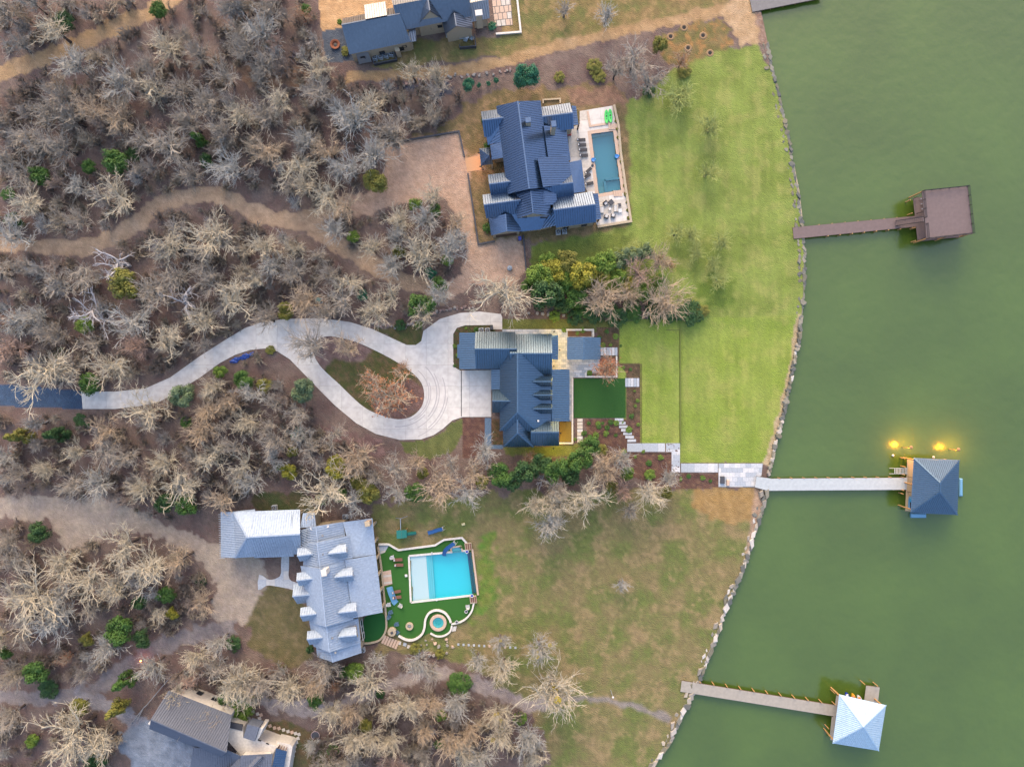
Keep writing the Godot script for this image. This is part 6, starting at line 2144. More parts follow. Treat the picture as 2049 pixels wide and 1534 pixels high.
	fa.lathe(Vector3(0, 0.16, 0), [[0.55, 0.0], [0.3, 0.05], [0.0, 0.1]], 12)
	part(fb, "ash", fa, M.black)
	# round stone fire pit on the turf
	var sf := local_thing("fire_pit", "round pale stone fire pit on the turf terrace", "fire pit", W(819.5, 1252, 0.06), 0.0)
	var sm := MB.new()
	sm.lathe(Vector3.ZERO, [[0.85, 0.0], [0.85, 0.42], [0.8, 0.46], [0.45, 0.46], [0.42, 0.4], [0.42, 0.15], [0.0, 0.15]], 22)
	part(sf, "ring", sm, M.limestone)
	var sg := MB.new()
	sg.lathe(Vector3.ZERO, [[0.4, 0.3], [0.2, 0.38], [0.0, 0.4]], 12)
	part(sf, "lava_rock", sg, M.grey)
	# grill station on the pale house terrace
	var gr := local_thing("grill_station", "curved stone grill station with a dark grill beside the stairs", "grill", W(785, 1262, 0.05), 0.5)
	var grm := MB.new()
	grm.lathe(Vector3.ZERO, [[0.95, 0.0], [0.95, 0.85], [0.9, 0.9], [0.0, 0.9]], 18)
	part(gr, "counter", grm, M.limestone)
	var grl := MB.new()
	grl.chamfer(Vector3(0.0, 1.0, 0.1), Vector3(0.55, 0.25, 0.5), 0.1)
	part(gr, "grill_lid", grl, M.darkgrey)
	# loungers and chairs on the turf terrace
	for k in 4:
		make_lounger("brown lounger on the turf left of the turquoise pool, %s of four" % ord[k], W([797, 799, 794, 795][k], [1119, 1129.5, 1183, 1194][k], 0.07), [0.05, 0.0, 0.2, 0.12][k], M.brown, "brown turf loungers")
	for q in [[786, 1114, 0.3, M.white, "white garden chair above the upper brown loungers"], [779, 1208, 0.2, M.white, "white garden chair below the light blue slide"], [801, 1210, 2.6, M.cushion, "cream garden chair right of the light blue slide's end"], [936, 1212, 1.7, M.cushion, "cream garden chair near the curved wall at the lower right"]]:
		make_deck_chair(q[4], W(q[0], q[1], 0.07), q[2], q[3], "garden chairs on the turf")
	for q in [[783, 1223, 0.3, "upper blue-grey garden chair by the stone wall"], [779, 1232, 1.0, "lower blue-grey garden chair by the stone wall"], [795, 1247, 0.2, "blue-grey garden chair left of the stone fire pit"], [796, 1264, -0.8, "blue-grey garden chair beside the grill station"]]:
		make_deck_chair(q[3], W(q[0], q[1], 0.07), q[2], mat(P(96, 130, 160), 0.7), "blue-grey garden chairs")
	make_table("small white side table on the turf left of the turquoise pool", W(813, 1150.5, 0.07), 0.1, 0.55, 0.55, M.white)
	for q in [[934.5, 1102.5, "upper pillar of the turquoise pool"], [944.5, 1190.5, "lower pillar of the turquoise pool"]]:
		make_planter("white pot with blue top on the %s" % q[2], W(q[0], q[1], 0.66), M.royal)
	for q in [[933, 1222, "white pot by the curved wall, upper of two"], [914, 1243, "white pot by the curved wall, lower of two"]]:
		make_planter(q[2], W(q[0], q[1], 0.5 if q[0] < 920 else 0.06), M.darkgrey)
	for q in [[864, 1105.5, "above"], [874, 1200.5, "below"]]:
		var m := MB.new()
		m.lathe(W(q[0], q[1], 0.06), [[0.16, 0.0], [0.18, 0.2], [0.1, 0.3], [0.0, 0.3]], 10)
		solo("deck_jet", m, M.white, "small white spout on the turf just %s the turquoise pool" % q[1 + 1], "spout", W(q[0], q[1], 0.06), "white spouts")
	# slides
	make_slide("pool_slide", "blue curved slide running into the turquoise pool", [W(909, 1087, 2.0), W(903, 1091, 1.7), W(896, 1096, 1.25), W(891, 1101, 0.85), W(889, 1106, 0.5), W(889, 1112, 0.2)], 0.75, M.blue)
	make_slide("water_slide", "light blue slide lying on the turf beside the pale house", [W(779, 1174, 0.9), W(782, 1185, 0.7), W(786, 1195, 0.45), W(789, 1203, 0.25), W(793, 1207, 0.15)], 1.1, M.sky, false)
	make_slide("play_slide", "blue straight slide lying on the dry lawn above the turf terrace", [W(885, 1058, 1.1), W(876, 1060, 0.75), W(866, 1063.5, 0.4), W(856, 1066, 0.2)], 0.7, M.blue)
	# play set
	var ps := thing("play_set", "teal roofed play set with a swing frame on the dry lawn", "play set", W(805, 1068), "")
	var pr := MB.new()
	pr.slab(WL([[793, 1061], [803, 1060.5], [803.5, 1077], [793.5, 1077.5]], 3.0), 0.06)
	pr.slab(WL([[803.2, 1060.5, 3.02], [813.5, 1060, 2.6], [814, 1075.5, 2.6], [803.7, 1077, 3.02]]), 0.06)
	part(ps, "canopy", pr, M.teal)
	for q in [[794, 1062], [812, 1061], [794.5, 1076], [812.5, 1075]]:
		var m := MB.new()
		var p := W(q[0], q[1], 2.5)
		m.box(Vector3(p.x, 1.28, p.z), Vector3(0.12, 2.6, 0.12))
		part(ps, "post", m, M.wood)
	var pf := MB.new()
	pf.slab(WL([[794, 1062], [812, 1061], [812.5, 1075], [794.5, 1076]], 1.2), 0.08)
	part(ps, "platform", pf, M.wood)
	var pt := MB.new()
	for k in 5:
		var a := W(813 + k * 3.6, 1068.5 - k * 0.5, 1.6 - k * 0.3)
		var b := W(813 + (k + 1) * 3.6, 1068 - k * 0.5, 1.6 - (k + 1) * 0.3)
		pt.tube(a, b, 0.42, 0.42, 10)
	part(ps, "tube_slide", pt, M.teal)
	var beam := MB.new()
	beam.bar(W(801.5, 1060, 2.4), W(801, 1037.5, 2.4), 0.12, 0.14)
	part(ps, "swing_beam", beam, M.ac)
	for s in [[-9.0, -1.5], [14.0, -5.0]]:
		var m := MB.new()
		m.tube(W(801, 1037.5, 2.4), W(801 + s[0], 1037.5 + s[1], 0.05), 0.06, 0.06, 6)
		part(ps, "swing_leg", m, M.ac)
	for k in 2:
		var m := MB.new()
		var z := 1043.0 + k * 9.0
		for s in [-0.22, 0.22]:
			m.tube(W(801.3, z, 2.4) + Vector3(0, 0, s), W(801.3, z, 0.55) + Vector3(0, 0, s), 0.012, 0.012, 4)
		m.box(W(801.3, z, 0.5), Vector3(0.2, 0.04, 0.5))
		part(ps, "swing", m, M.black)
	var wb := MB.new()
	wb.chamfer(W(927, 1048.5, 0.15), Vector3(0.75, 0.3, 0.5), 0.05, Basis(Vector3.UP, 0.25))
	solo("storage_box", wb, mat(P(236, 224, 170), 0.7), "small cream box lying on the dry lawn", "box", W(927, 1048.5))
	# trampoline
	var tr := local_thing("trampoline", "round trampoline with a pale rim at the wood edge near the bottom", "trampoline", W(632, 1469), 0.0)
	var trm := MB.new()
	for k in 24:
		var a0 := TAU * k / 24.0
		var a1 := TAU * (k + 1) / 24.0
		trm.tube(Vector3(cos(a0), 0, sin(a0)) * 0.92 + Vector3(0, 0.6, 0), Vector3(cos(a1), 0, sin(a1)) * 0.92 + Vector3(0, 0.6, 0), 0.06, 0.06, 6)
	part(tr, "rim", trm, mat(P(216, 190, 190), 0.6))
	var trb := MB.new()
	trb.lathe(Vector3(0, 0.58, 0), [[0.86, 0.0], [0.0, 0.0]], 24)
	part(tr, "mat", trb, M.darkgrey)
	for k in 6:
		var m := MB.new()
		var a := TAU * k / 6.0
		m.tube(Vector3(cos(a) * 0.92, 0, sin(a) * 0.92), Vector3(cos(a) * 0.92, 0.6, sin(a) * 0.92), 0.03, 0.03, 6)
		part(tr, "leg", m, M.grey)
	# tarp on the drive, wood piles, planting pits
	var tp2 := MB.new()
	var rr := RandomNumberGenerator.new()
	rr.seed = 5
	var grid := []
	for j in 10:
		var row := []
		for i in 16:
			var u := i / 15.0
			var v := j / 9.0
			var c := W(lerpf(461, 507, u), lerpf(723, 707, u) + lerpf(-4, 5, v) * (0.5 + 0.8 * absf(sin(u * 7.0))), 0.0)
			row.append(c + Vector3(rr.randf_range(-0.15, 0.15), 0.12 + rr.randf() * 0.5 * sin(v * PI), rr.randf_range(-0.15, 0.15)))
		grid.append(row)
	for j in 9:
		for i in 15:
			if (i * 7 + j * 3) % 11 == 0:
				continue
			tp2.quad(grid[j][i], grid[j][i + 1], grid[j + 1][i + 1], grid[j + 1][i], Vector3.UP)
	solo("tarp", tp2, M.tarp, "crumpled blue tarp lying at the edge of the concrete drive", "tarp", W(484, 717))
	for q in [[626, 86, "long heap of grey logs in the woods beside the top house", 14], [590, 112, "small dark heap of branches beside the bare soil", 12]]:
		var t := thing("log_pile", q[2], "log pile", W(q[0], q[1]))
		for k in q[3]:
			var m := MB.new()
			var c := W(q[0] + rr.randf_range(-6, 6), q[1] + rr.randf_range(-14, 12), 0.15 + rr.randf() * 0.35)
			var d := Vector3(rr.randf_range(-1, 1), rr.randf_range(-0.1, 0.1), rr.randf_range(-0.6, 0.6)).normalized() * rr.randf_range(0.5, 1.0)
			m.tube(c - d, c + d, 0.13, 0.1, 6, true)
			part(t, "log", m, mat(P(118, 110, 116), 0.9) if k % 2 == 0 else mat(P(92, 84, 88), 0.9))
	for q in [[1369, 55, "topmost"], [1342, 73, "leftmost"], [1407, 71, "rightmost upper"], [1377, 96, "lower left"], [1421, 106, "lower right, largest"]]:
		var t := local_thing("planting_pit", "dark mulch planting pit ringed with soil beside the lawn, %s of five" % q[2], "planting pit", W(q[0], q[1]), 0.0, "planting pits by the lawn")
		var m := MB.new()
		m.lathe(Vector3.ZERO, [[0.85, 0.0], [0.7, 0.12], [0.55, 0.12], [0.42, 0.06]], 14)
		part(t, "soil_ring", m, textured(mat(P(170, 140, 104), 0.95), noise_texture(0.2, 0.6, 1.3), 1.0))
		var n := MB.new()
		n.lathe(Vector3.ZERO, [[0.44, 0.05], [0.0, 0.09]], 12)
		part(t, "mulch", n, mat(P(44, 44, 44), 0.95))
		var s := MB.new()
		s.tube(Vector3(0, 0.05, 0), Vector3(0.05, 0.9, 0), 0.03, 0.015, 5)
		part(t, "sapling", s, M.darkwood)
	# rail gate near the charcoal house and a street lamp by the lower path
	var gt := thing("rail_fence", "grey metal rail fence with a lit post beside the charcoal house's court", "fence", W(300, 1400))
	for q in [[[342, 1352], [289, 1415]], [[289, 1413], [260, 1449]], [[285, 1419], [274, 1440]]]:
		var m := MB.new()
		m.bar(W(q[0][0], q[0][1], 0.9), W(q[1][0], q[1][1], 0.9), 0.14, 0.12)
		m.bar(W(q[0][0], q[0][1], 0.45), W(q[1][0], q[1][1], 0.45), 0.1, 0.1)
		part(gt, "rail", m, M.grey)
	for q in [[341, 1353], [324, 1373], [307, 1393], [289, 1414], [275, 1431], [261, 1448]]:
		var m := MB.new()
		var p := W(q[0], q[1], 0.95)
		m.box(Vector3(p.x, 0.5, p.z), Vector3(0.16, 1.0, 0.16))
		part(gt, "post", m, M.grey)
	var sl := thing("lamp_post", "thin white lamp post standing in the dry yard near the lower path", "lamp post", W(1222, 1380))
	var sp := MB.new()
	sp.tube(W(1222, 1380), W(1222, 1380) + Vector3(0, 3.6, 0), 0.06, 0.045, 8)
	part(sl, "pole", sp, M.ac)
	var sh := MB.new()
	sh.lathe(W(1222, 1380) + Vector3(0, 3.6, 0), [[0.06, 0.0], [0.22, 0.12], [0.2, 0.3], [0.0, 0.36]], 12)
	part(sl, "globe", sh, M.white)
	# a lit path lamp among the trees
	var pl := thing("path_lamp", "orange glowing path lamp in the woods beside the grey track", "lamp", W(288, 1317))
	var pm := MB.new()
	pm.tube(W(288, 1317), W(288, 1317) + Vector3(0, 1.4, 0), 0.05, 0.05, 6)
	part(pl, "post", pm, M.dark_metal)
	var pb := MB.new()
	pb.lathe(W(288, 1317) + Vector3(0, 1.4, 0), [[0.05, 0.0], [0.16, 0.1], [0.14, 0.24], [0.0, 0.3]], 10)
	var pbm := mat(Color(0.9, 0.7, 0.5), 0.4)
	pbm.emission_enabled = true
	pbm.emission = Color(1.0, 0.55, 0.22)
	pbm.emission_energy_multiplier = 6.0
	part(pl, "lamp_head", pb, pbm)
	var ol := OmniLight3D.new()
	ol.name = "lamp_light"
	ol.light_color = Color(1.0, 0.5, 0.2)
	ol.light_energy = 2.0
	ol.light_size = 0.1
	ol.omni_range = 20.0
	ol.omni_attenuation = 2.0
	ol.shadow_enabled = true
	pl.add_child(ol)
	ol.position = Vector3(0, 1.55, 0)
	# bench-like things on the dock landing
	for q in [[1446, 960, 0.9, 1.6, M.darkgrey, "dark oval storage box on the paved dock landing"], [1457, 966, 0.6, 1.3, M.coping, "tan narrow bench on the paved dock landing"]]:
		var m := MB.new()
		m.chamfer(W(q[0], q[1], -0.22), Vector3(q[2], 0.5, q[3]), 0.08)
		solo("storage_box" if q[0] < 1450 else "bench", m, q[4], q[5], "box" if q[0] < 1450 else "bench", W(q[0], q[1], -0.5))
	# boulders under the hedge above the slate house
	var br := RandomNumberGenerator.new()
	br.seed = 9
	var bs := []
	for k in 4:
		bs.append(stone_mesh(br, 6, 0.85))
	var bmat := textured(mat(P(170, 164, 156), 0.9), noise_texture(0.05, 0.6, 1.4, 5, 512, 61), 1.7)
	var xs := [1058, 1075, 1086, 1098, 1113, 1128, 1150, 1161, 1290, 1342]
	var oo := ["first", "second", "third", "fourth", "fifth", "sixth", "seventh", "eighth", "ninth", "tenth"]
	for k in xs.size():
		var o := MeshInstance3D.new()
		o.name = numbered("boulder")
		o.mesh = bs[k % 4]
		o.material_override = bmat
		add_child(o)
		o.position = W(xs[k], 629 + (k * 7) % 6 - 3, 0.0)
		o.rotation.y = k * 1.3
		o.scale = Vector3.ONE * (0.8 + 0.1 * (k % 4))
		tag(o, "pale boulder at the foot of the hedge above the slate house, %s from the left" % oo[k], "boulder", "boulders under the hedge")
	# rubble bank below the turf terrace
	var rocks := []
	for k in 16:
		var o := MeshInstance3D.new()
		o.name = numbered("boulder")
		o.mesh = bs[k % 4]
		o.material_override = bmat if k % 3 else M.coping
		add_child(o)
		o.position = W(838 + br.randf() * 75, 1278 + br.randf() * 34, -0.05)
		o.rotation.y = br.randf() * TAU
		o.scale = Vector3.ONE * br.randf_range(0.35, 0.9)
		rocks.append(o)
	rocks.sort_custom(func(a, b): return a.position.x < b.position.x)
	for k in rocks.size():
		tag(rocks[k], "rock in the rubble bank below the hot tub, %s from the left" % ["first", "second", "third", "fourth", "fifth", "sixth", "seventh", "eighth", "ninth", "tenth", "eleventh", "twelfth", "thirteenth", "fourteenth", "fifteenth", "sixteenth"][k], "boulder", "rocks of the rubble bank")
	var rock_m := [textured(mat(P(176, 150, 142), 0.9), noise_texture(0.05, 0.6, 1.4, 5, 512, 61), 1.7), textured(mat(P(150, 128, 120), 0.9), noise_texture(0.05, 0.6, 1.4, 5, 512, 61), 1.7), bmat]
	rock_border("pinkish rock border above the concrete drive", [[742, 642], [770, 652], [800, 655], [826, 648], [850, 636], [880, 624], [915, 616], [950, 613]], 6.0, 0.7, rock_m, 81)
	rock_border("grey rock edging in the woods left of the blue ponds", [[588, 190], [620, 188], [650, 184], [690, 176]], 6.0, 0.55, [bmat], 82)
	rock_border("rocky bank above the blue ponds and shrubs", [[800, 168], [840, 162], [900, 152], [960, 150], [1020, 142]], 6.0, 0.7, [bmat, rock_m[0]], 83)

# ---------------------------------------------------------------- trees and shrubs
var tips := PackedVector3Array()

func grow(m: MB, p: Vector3, dir: Vector3, length: float, rad: float, level: int, o: Dictionary, r: RandomNumberGenerator) -> void:
	var segs: int = o.segs[level]
	var wig: float = o.wig[level]
	var last: int = o.kids.size()
	var a := p
	rad = maxf(rad, o.rmin[level])
	var ra := rad
	var rb := rad
	var n: int = o.kids[level] if level < last else 0
	var made := 0
	for s in segs:
		dir = (dir + Vector3(r.randf_range(-1, 1), r.randf_range(-1, 1) + o.lift[level], r.randf_range(-1, 1)) * wig).normalized()
		var b := a + dir * length / segs
		rb = rad * (1.0 - 0.5 * (s + 1.0) / segs)
		if level >= 4:
			# twigs: a thin three-cornered blade
			var side := dir.cross(Vector3(r.randf_range(-1, 1), r.randf_range(-1, 1), r.randf_range(-1, 1))).normalized() * ra
			m.tri(a - side, a + side, b, side.cross(dir))
		else:
			m.tube(a, b, ra, rb, 5 if level < 2 else 3)
		var due := int(ceil(float(n) * (s + 1.0) / segs))
		while made < due:
			made += 1
			var f := (made - r.randf()) / maxf(n, 1)
			if f < o.bare[level]:
				f = o.bare[level] + r.randf() * (1.0 - o.bare[level])
			var at := a.lerp(b, r.randf()) if level > 0 else p + (b - p) * clampf(f, 0.3, 1.0)
			if level == 0:
				at = p.lerp(p + Vector3(b.x - p.x, length, b.z - p.z), clampf(f, o.bare[0], 1.0))
			var ax := dir.cross(Vector3(r.randf_range(-1, 1), r.randf_range(-1, 1), r.randf_range(-1, 1))).normalized()
			var ang: float = r.randf_range(o.open[level] * 0.6, o.open[level] * 1.25)
			var nd := dir.rotated(ax, ang)
			if level == 0:
				var az := made * 2.4 + r.randf_range(-0.5, 0.5)
				nd = Vector3(cos(az), 0, sin(az)).slerp(Vector3.UP, clampf(1.0 - ang, 0.02, 0.95))
			if level > 0 and nd.y < -0.25:
				nd.y *= -0.4
				nd = nd.normalized()
			grow(m, at, nd, length * o.shrink[level] * r.randf_range(0.75, 1.2), maxf(rb, ra * 0.5) * o.thin[level], level + 1, o, r)
		a = b
		ra = rb
	if level >= last - 1 and r.randf() < 0.5:
		tips.append(a)

var tree_protos := []     # [trunk mesh, crown mesh, leaf mesh or null], crown radius about 4 m, height about 10 m
func bare_tree(kind: String, seed_: int) -> Array:
	var r := RandomNumberGenerator.new()
	r.seed = seed_
	tips = PackedVector3Array()
	var o := {}
	match kind:
		"burst":   # straight branches thrown out from one point
			o = {segs = [3, 4, 3, 2, 1, 1], wig = [0.04, 0.10, 0.16, 0.22, 0.2, 0.2], kids = [15, 6, 4, 2, 1], lift = [0, 0.35, 0.3, 0.2, 0.0, 0.0], bare = [0.55, 0.25, 0.2, 0.1, 0.1], open = [0.78, 0.55, 0.6, 0.6, 0.5], shrink = [0.62, 0.60, 0.62, 0.55, 0.6], thin = [0.36, 0.5, 0.55, 0.6, 0.75]}
		"oak":     # crooked heavy limbs
			o = {segs = [3, 6, 5, 3, 1, 1], wig = [0.06, 0.34, 0.42, 0.4, 0.3, 0.2], kids = [9, 7, 4, 2, 1], lift = [0, 0.12, 0.12, 0.1, 0.0, 0.0], bare = [0.45, 0.2, 0.15, 0.1, 0.1], open = [0.92, 0.7, 0.75, 0.7, 0.6], shrink = [0.70, 0.55, 0.6, 0.58, 0.6], thin = [0.5, 0.5, 0.5, 0.55, 0.7]}
		"vase":    # narrow upright sapling
			o = {segs = [3, 4, 3, 2, 1, 1], wig = [0.05, 0.14, 0.2, 0.25, 0.2, 0.2], kids = [11, 6, 4, 2, 1], lift = [0, 0.5, 0.4, 0.2, 0.0, 0.0], bare = [0.35, 0.2, 0.2, 0.1, 0.1], open = [0.6, 0.5, 0.55, 0.6, 0.5], shrink = [0.55, 0.55, 0.55, 0.6, 0.75], thin = [0.4, 0.5, 0.55, 0.6, 0.75]}
		"snag":    # dead, few thick bleached limbs
			o = {segs = [3, 6, 4, 2, 1], wig = [0.08, 0.35, 0.4, 0.4, 0.3], kids = [5, 5, 3, 2], lift = [0, 0.05, 0.1, 0.1, 0.0], bare = [0.6, 0.3, 0.2, 0.1], open = [0.95, 0.8, 0.8, 0.7], shrink = [0.75, 0.42, 0.5, 0.6], thin = [0.62, 0.55, 0.55, 0.6]}
		"brush":
			o = {segs = [1, 2, 2, 1, 1], wig = [0.1, 0.3, 0.35, 0.3, 0.2], kids = [9, 5, 3, 2], lift = [0, 0.3, 0.2, 0.0, 0.0], bare = [0.05, 0.2, 0.2, 0.1], open = [0.85, 0.6, 0.7, 0.6], shrink = [4.0, 0.5, 0.55, 0.6], thin = [0.75, 0.6, 0.6, 0.7]}
	o.rmin = [0.2, 0.085, 0.056, 0.042, 0.032, 0.02]
	var trunk := MB.new()
	var crown := MB.new()
	var h := 6.2
	var rad := 0.24
	if kind == "brush":
		h = 0.4
		rad = 0.05
	# the trunk itself, slightly bent
	var a := Vector3.ZERO
	var top := Vector3(r.randf_range(-0.35, 0.35), h, r.randf_range(-0.35, 0.35))
	for s in 4:
		var b := Vector3.ZERO.lerp(top, (s + 1) / 4.0) + Vector3(r.randf_range(-0.1, 0.1), 0, r.randf_range(-0.1, 0.1))
		trunk.tube(a, b, rad * (1.35 - s * 0.18), rad * (1.35 - (s + 1) * 0.18), 7)
		a = b
	var n0: int = o.kids[0]
	for k in n0:
		var f: float = lerpf(o.bare[0], 1.0, (k + r.randf()) / n0)
		var at := Vector3.ZERO.lerp(top, f)
		var az := k * 2.39996 + r.randf_range(-0.4, 0.4)
		var tilt: float = o.open[0] * r.randf_range(0.6, 1.2) * lerpf(1.15, 0.45, (f - o.bare[0]) / maxf(0.01, 1.0 - o.bare[0]))
		var d := Vector3(cos(az) * sin(tilt), cos(tilt), sin(az) * sin(tilt))
		var g := 0.85 + r.randf() * 0.3
		crown.col = Color(g, g, g)
		grow(crown, at, d, h * o.shrink[0] * r.randf_range(0.85, 1.15), rad * o.thin[0], 1, o, r)
	var leaves: ArrayMesh = null
	var lm := MB.new()
	for t in tips:
		var c := r.randf_range(0.7, 1.25)
		lm.col = Color(c, c * r.randf_range(0.85, 1.05), c * 0.9)
		for k in 2:
			leaf(lm, t + Vector3(r.randf_range(-0.25, 0.25), r.randf_range(-0.2, 0.2), r.randf_range(-0.25, 0.25)), 0.16, r)
	leaves = mesh_of(lm)
	var reach := []
	for k in range(0, crown.v.size(), 9):
		reach.append(Vector2(crown.v[k].x, crown.v[k].z).length())
	reach.sort()
	return [mesh_of(trunk), mesh_of(crown), leaves, tips, reach[int(reach.size() * 0.93)]]

func leaf(m: MB, at: Vector3, s: float, r: RandomNumberGenerator) -> void:
	var u := Vector3(r.randf_range(-1, 1), r.randf_range(-0.6, 0.6), r.randf_range(-1, 1)).normalized()
	var w := u.cross(Vector3(r.randf_range(-1, 1), r.randf_range(-1, 1), r.randf_range(-1, 1))).normalized()
	var k := s * r.randf_range(0.7, 1.3)
	m.quad(at - u * k, at + w * k * 0.5, at + u * k, at - w * k * 0.5, Vector3.UP)

# an evergreen crown: lumps of leaves over a few limbs, radius 1, height about 2
func evergreen(kind: String, seed_: int) -> Array:
	var r := RandomNumberGenerator.new()
	r.seed = seed_
	var m := MB.new()
	var lumps := []
	var n := 26 if kind != "cone" else 34
	for k in n:
		var az := r.randf() * TAU
		var c: Vector3
		var s: float
		if kind == "cone":
			var f := (k + 0.5) / n
			var rr := (1.0 - f * 0.85) * r.randf_range(0.25, 0.78)
			c = Vector3(cos(az) * rr, 0.35 + f * 2.1, sin(az) * rr)
			s = 0.34 * (1.0 - f * 0.5)
		elif kind == "wide":
			var rr := sqrt(r.randf()) * 0.78
			c = Vector3(cos(az) * rr, 0.55 + (1.0 - rr) * 0.7 * r.randf_range(0.5, 1.0), sin(az) * rr)
			s = r.randf_range(0.22, 0.36)
		else:
			var rr := sqrt(r.randf()) * 0.72
			c = Vector3(cos(az) * rr, 0.7 + sqrt(maxf(0.0, 1.0 - rr * rr)) * 1.0 * r.randf_range(0.4, 1.0), sin(az) * rr)
			s = r.randf_range(0.24, 0.4)
		lumps.append([c, s])
	if kind != "cone":
		for k in 3:
			lumps.append([Vector3(r.randf_range(-0.2, 0.2), 1.2 if kind == "round" else 0.85, r.randf_range(-0.2, 0.2)), 0.4])
	for l in lumps:
		var tone := r.randf_range(0.72, 1.2)
		for k in 190:
			var d := Vector3(r.randf_range(-1, 1), r.randf_range(-0.8, 1), r.randf_range(-1, 1))
			if d.length_squared() > 1.0 or d.length_squared() < 0.12:
				d = d.normalized() * r.randf_range(0.55, 1.0)
			var g := tone * r.randf_range(0.75, 1.25)
			m.col = Color(g, g, g * r.randf_range(0.7, 1.1))
			var at: Vector3 = l[0] + d * l[1]
			var nn := (d.normalized() + Vector3(r.randf_range(-0.7, 0.7), r.randf_range(-0.3, 0.7), r.randf_range(-0.7, 0.7))).normalized()
			var u := nn.cross(Vector3(r.randf_range(-1, 1), r.randf_range(-1, 1), r.randf_range(-1, 1))).normalized()
			var w := nn.cross(u)
			var s := r.randf_range(0.035, 0.075)
			m.quad(at - u * s, at - w * s * 0.55, at + u * s, at + w * s * 0.55, nn)
	var trunk := MB.new()
	trunk.tube(Vector3.ZERO, Vector3(0.02, 1.1, 0.03), 0.06, 0.035, 6)
	for k in 7:
		var l: Array = lumps[k * 3]
		trunk.tube(Vector3(0, 0.4 + k * 0.08, 0), l[0], 0.03, 0.01, 4)
	return [mesh_of(trunk), mesh_of(m)]

const LANDMARKS := [["the upper dirt road", 150, 90], ["the curving dirt track", 400, 395], ["the tan gravel court", 840, 330], ["the navy-roofed house", 1070, 330], ["the concrete drive's island", 750, 770], ["the dark asphalt lane", 80, 790], ["the slate-roofed house", 1050, 790], ["the dock landing", 1480, 950], ["the pale-roofed house", 680, 1180], ["the hot tub", 877, 1245], ["the pale gravel road", 150, 1020], ["the grey lower track", 200, 1370], ["the charcoal-roofed house", 400, 1460], ["the lower stony path", 880, 1350], ["the top house", 800, 60], ["the teal utility box", 638, 600], ["the trampoline", 633, 1470], ["the lamp post", 1222, 1380], ["the brown dock's foot", 1590, 465], ["the blue tarp", 484, 717], ["the yellow-green round evergreen", 245, 570], ["the bare soil patch", 560, 150], ["the pale garage wing", 520, 1065], ["the glowing path lamp", 290, 1317], ["the play set", 800, 1065], ["the hedge boulders", 1120, 629], ["the log pile", 626, 86], ["the planting pits", 1385, 80], ["the bottom left corner", 20, 1520], ["the left edge's middle", 10, 620], ["the top left corner", 10, 10]]
var plant_log := []   # [node, words, px, py]

func label_plants() -> void:
	var spots := {}
	for p in plant_log:
		var best := 0
		var bd := 1e18
		for k in LANDMARKS.size():
			var d := Vector2(p[2] - LANDMARKS[k][1], p[3] - LANDMARKS[k][2]).length_squared()
			if d < bd:
				bd = d
				best = k
		var a := atan2(p[3] - LANDMARKS[best][2], p[2] - LANDMARKS[best][1])
		var dir: String = ["right of", "lower right of", "below", "lower left of", "left of", "upper left of", "above", "upper right of"][int(round(a / (PI / 4.0)) + 8) % 8]
		var key: String = "%s|%s %s" % [p[1], dir, LANDMARKS[best][0]]
		if not spots.has(key):
			spots[key] = []
		spots[key].append([bd, p[0]])
	var ords := ["nearest", "second nearest", "third nearest", "fourth nearest", "fifth nearest", "sixth nearest", "seventh nearest", "eighth nearest", "ninth nearest", "tenth nearest"]
	for key in spots:
		var l: Array = spots[key]
		l.sort_custom(func(x, y): return x[0] < y[0])
		var w: PackedStringArray = String(key).split("|")
		for k in l.size():
			l[k][1].set_meta("label", "%s %s%s" % [w[0], (ords[mini(k, 9)] + " ") if l.size() > 1 else "", w[1]])

func add_tree(proto: Array, crown_m: Material, trunk_m: Material, px: float, py: float, r_px: float, h_scale: float, turn: float, words: String, category: String, called: String, group: String, leaf_m: Material = null) -> Node3D:
	var s: float = r_px * 0.095 / float(proto[4])
	var hs := r_px * 0.026 * h_scale
	var mid := 7.0 * hs
	var at := W(px, py, mid)
	at.y = land_y(px, py) - 0.05
	var t := thing(called, words, category, at, group)
	t.rotation.y = turn
	t.scale = Vector3(s, hs, s)
	for k in 3:
		if k == 2 and leaf_m == null:
			continue
		var o := MeshInstance3D.new()
		o.name = ["trunk", "crown", "leaves"][k]
		o.mesh = proto[k]
		o.material_override = [trunk_m, crown_m, leaf_m][k]
		t.add_child(o)
	plant_log.append([t, words, px, py])
	return t

func add_evergreen(proto: Array, leaf_m: Material, px: float, py: float, r_px: float, tall: float, turn: float, words: String, called: String, category: String, group: String) -> void:
	var s := r_px * 0.122
	var at := W(px, py, 1.2 * s * tall)
	at.y = land_y(px, py) - 0.02
	var t := thing(called, words, category, at, group)
	t.rotation.y = turn
	var squash := 0.65 + 0.35 * absf(sin(px * 3.7)) if r_px < 9.0 else 0.88 + 0.12 * absf(sin(px * 3.7))
	t.scale = Vector3(s, s * tall, s * squash)
	for k in 2:
		var o := MeshInstance3D.new()
		o.name = ["trunk", "crown"][k]
		o.mesh = proto[k]
		o.material_override = M.trunk if k == 0 else leaf_m
		t.add_child(o)
	plant_log.append([t, words, px, py])

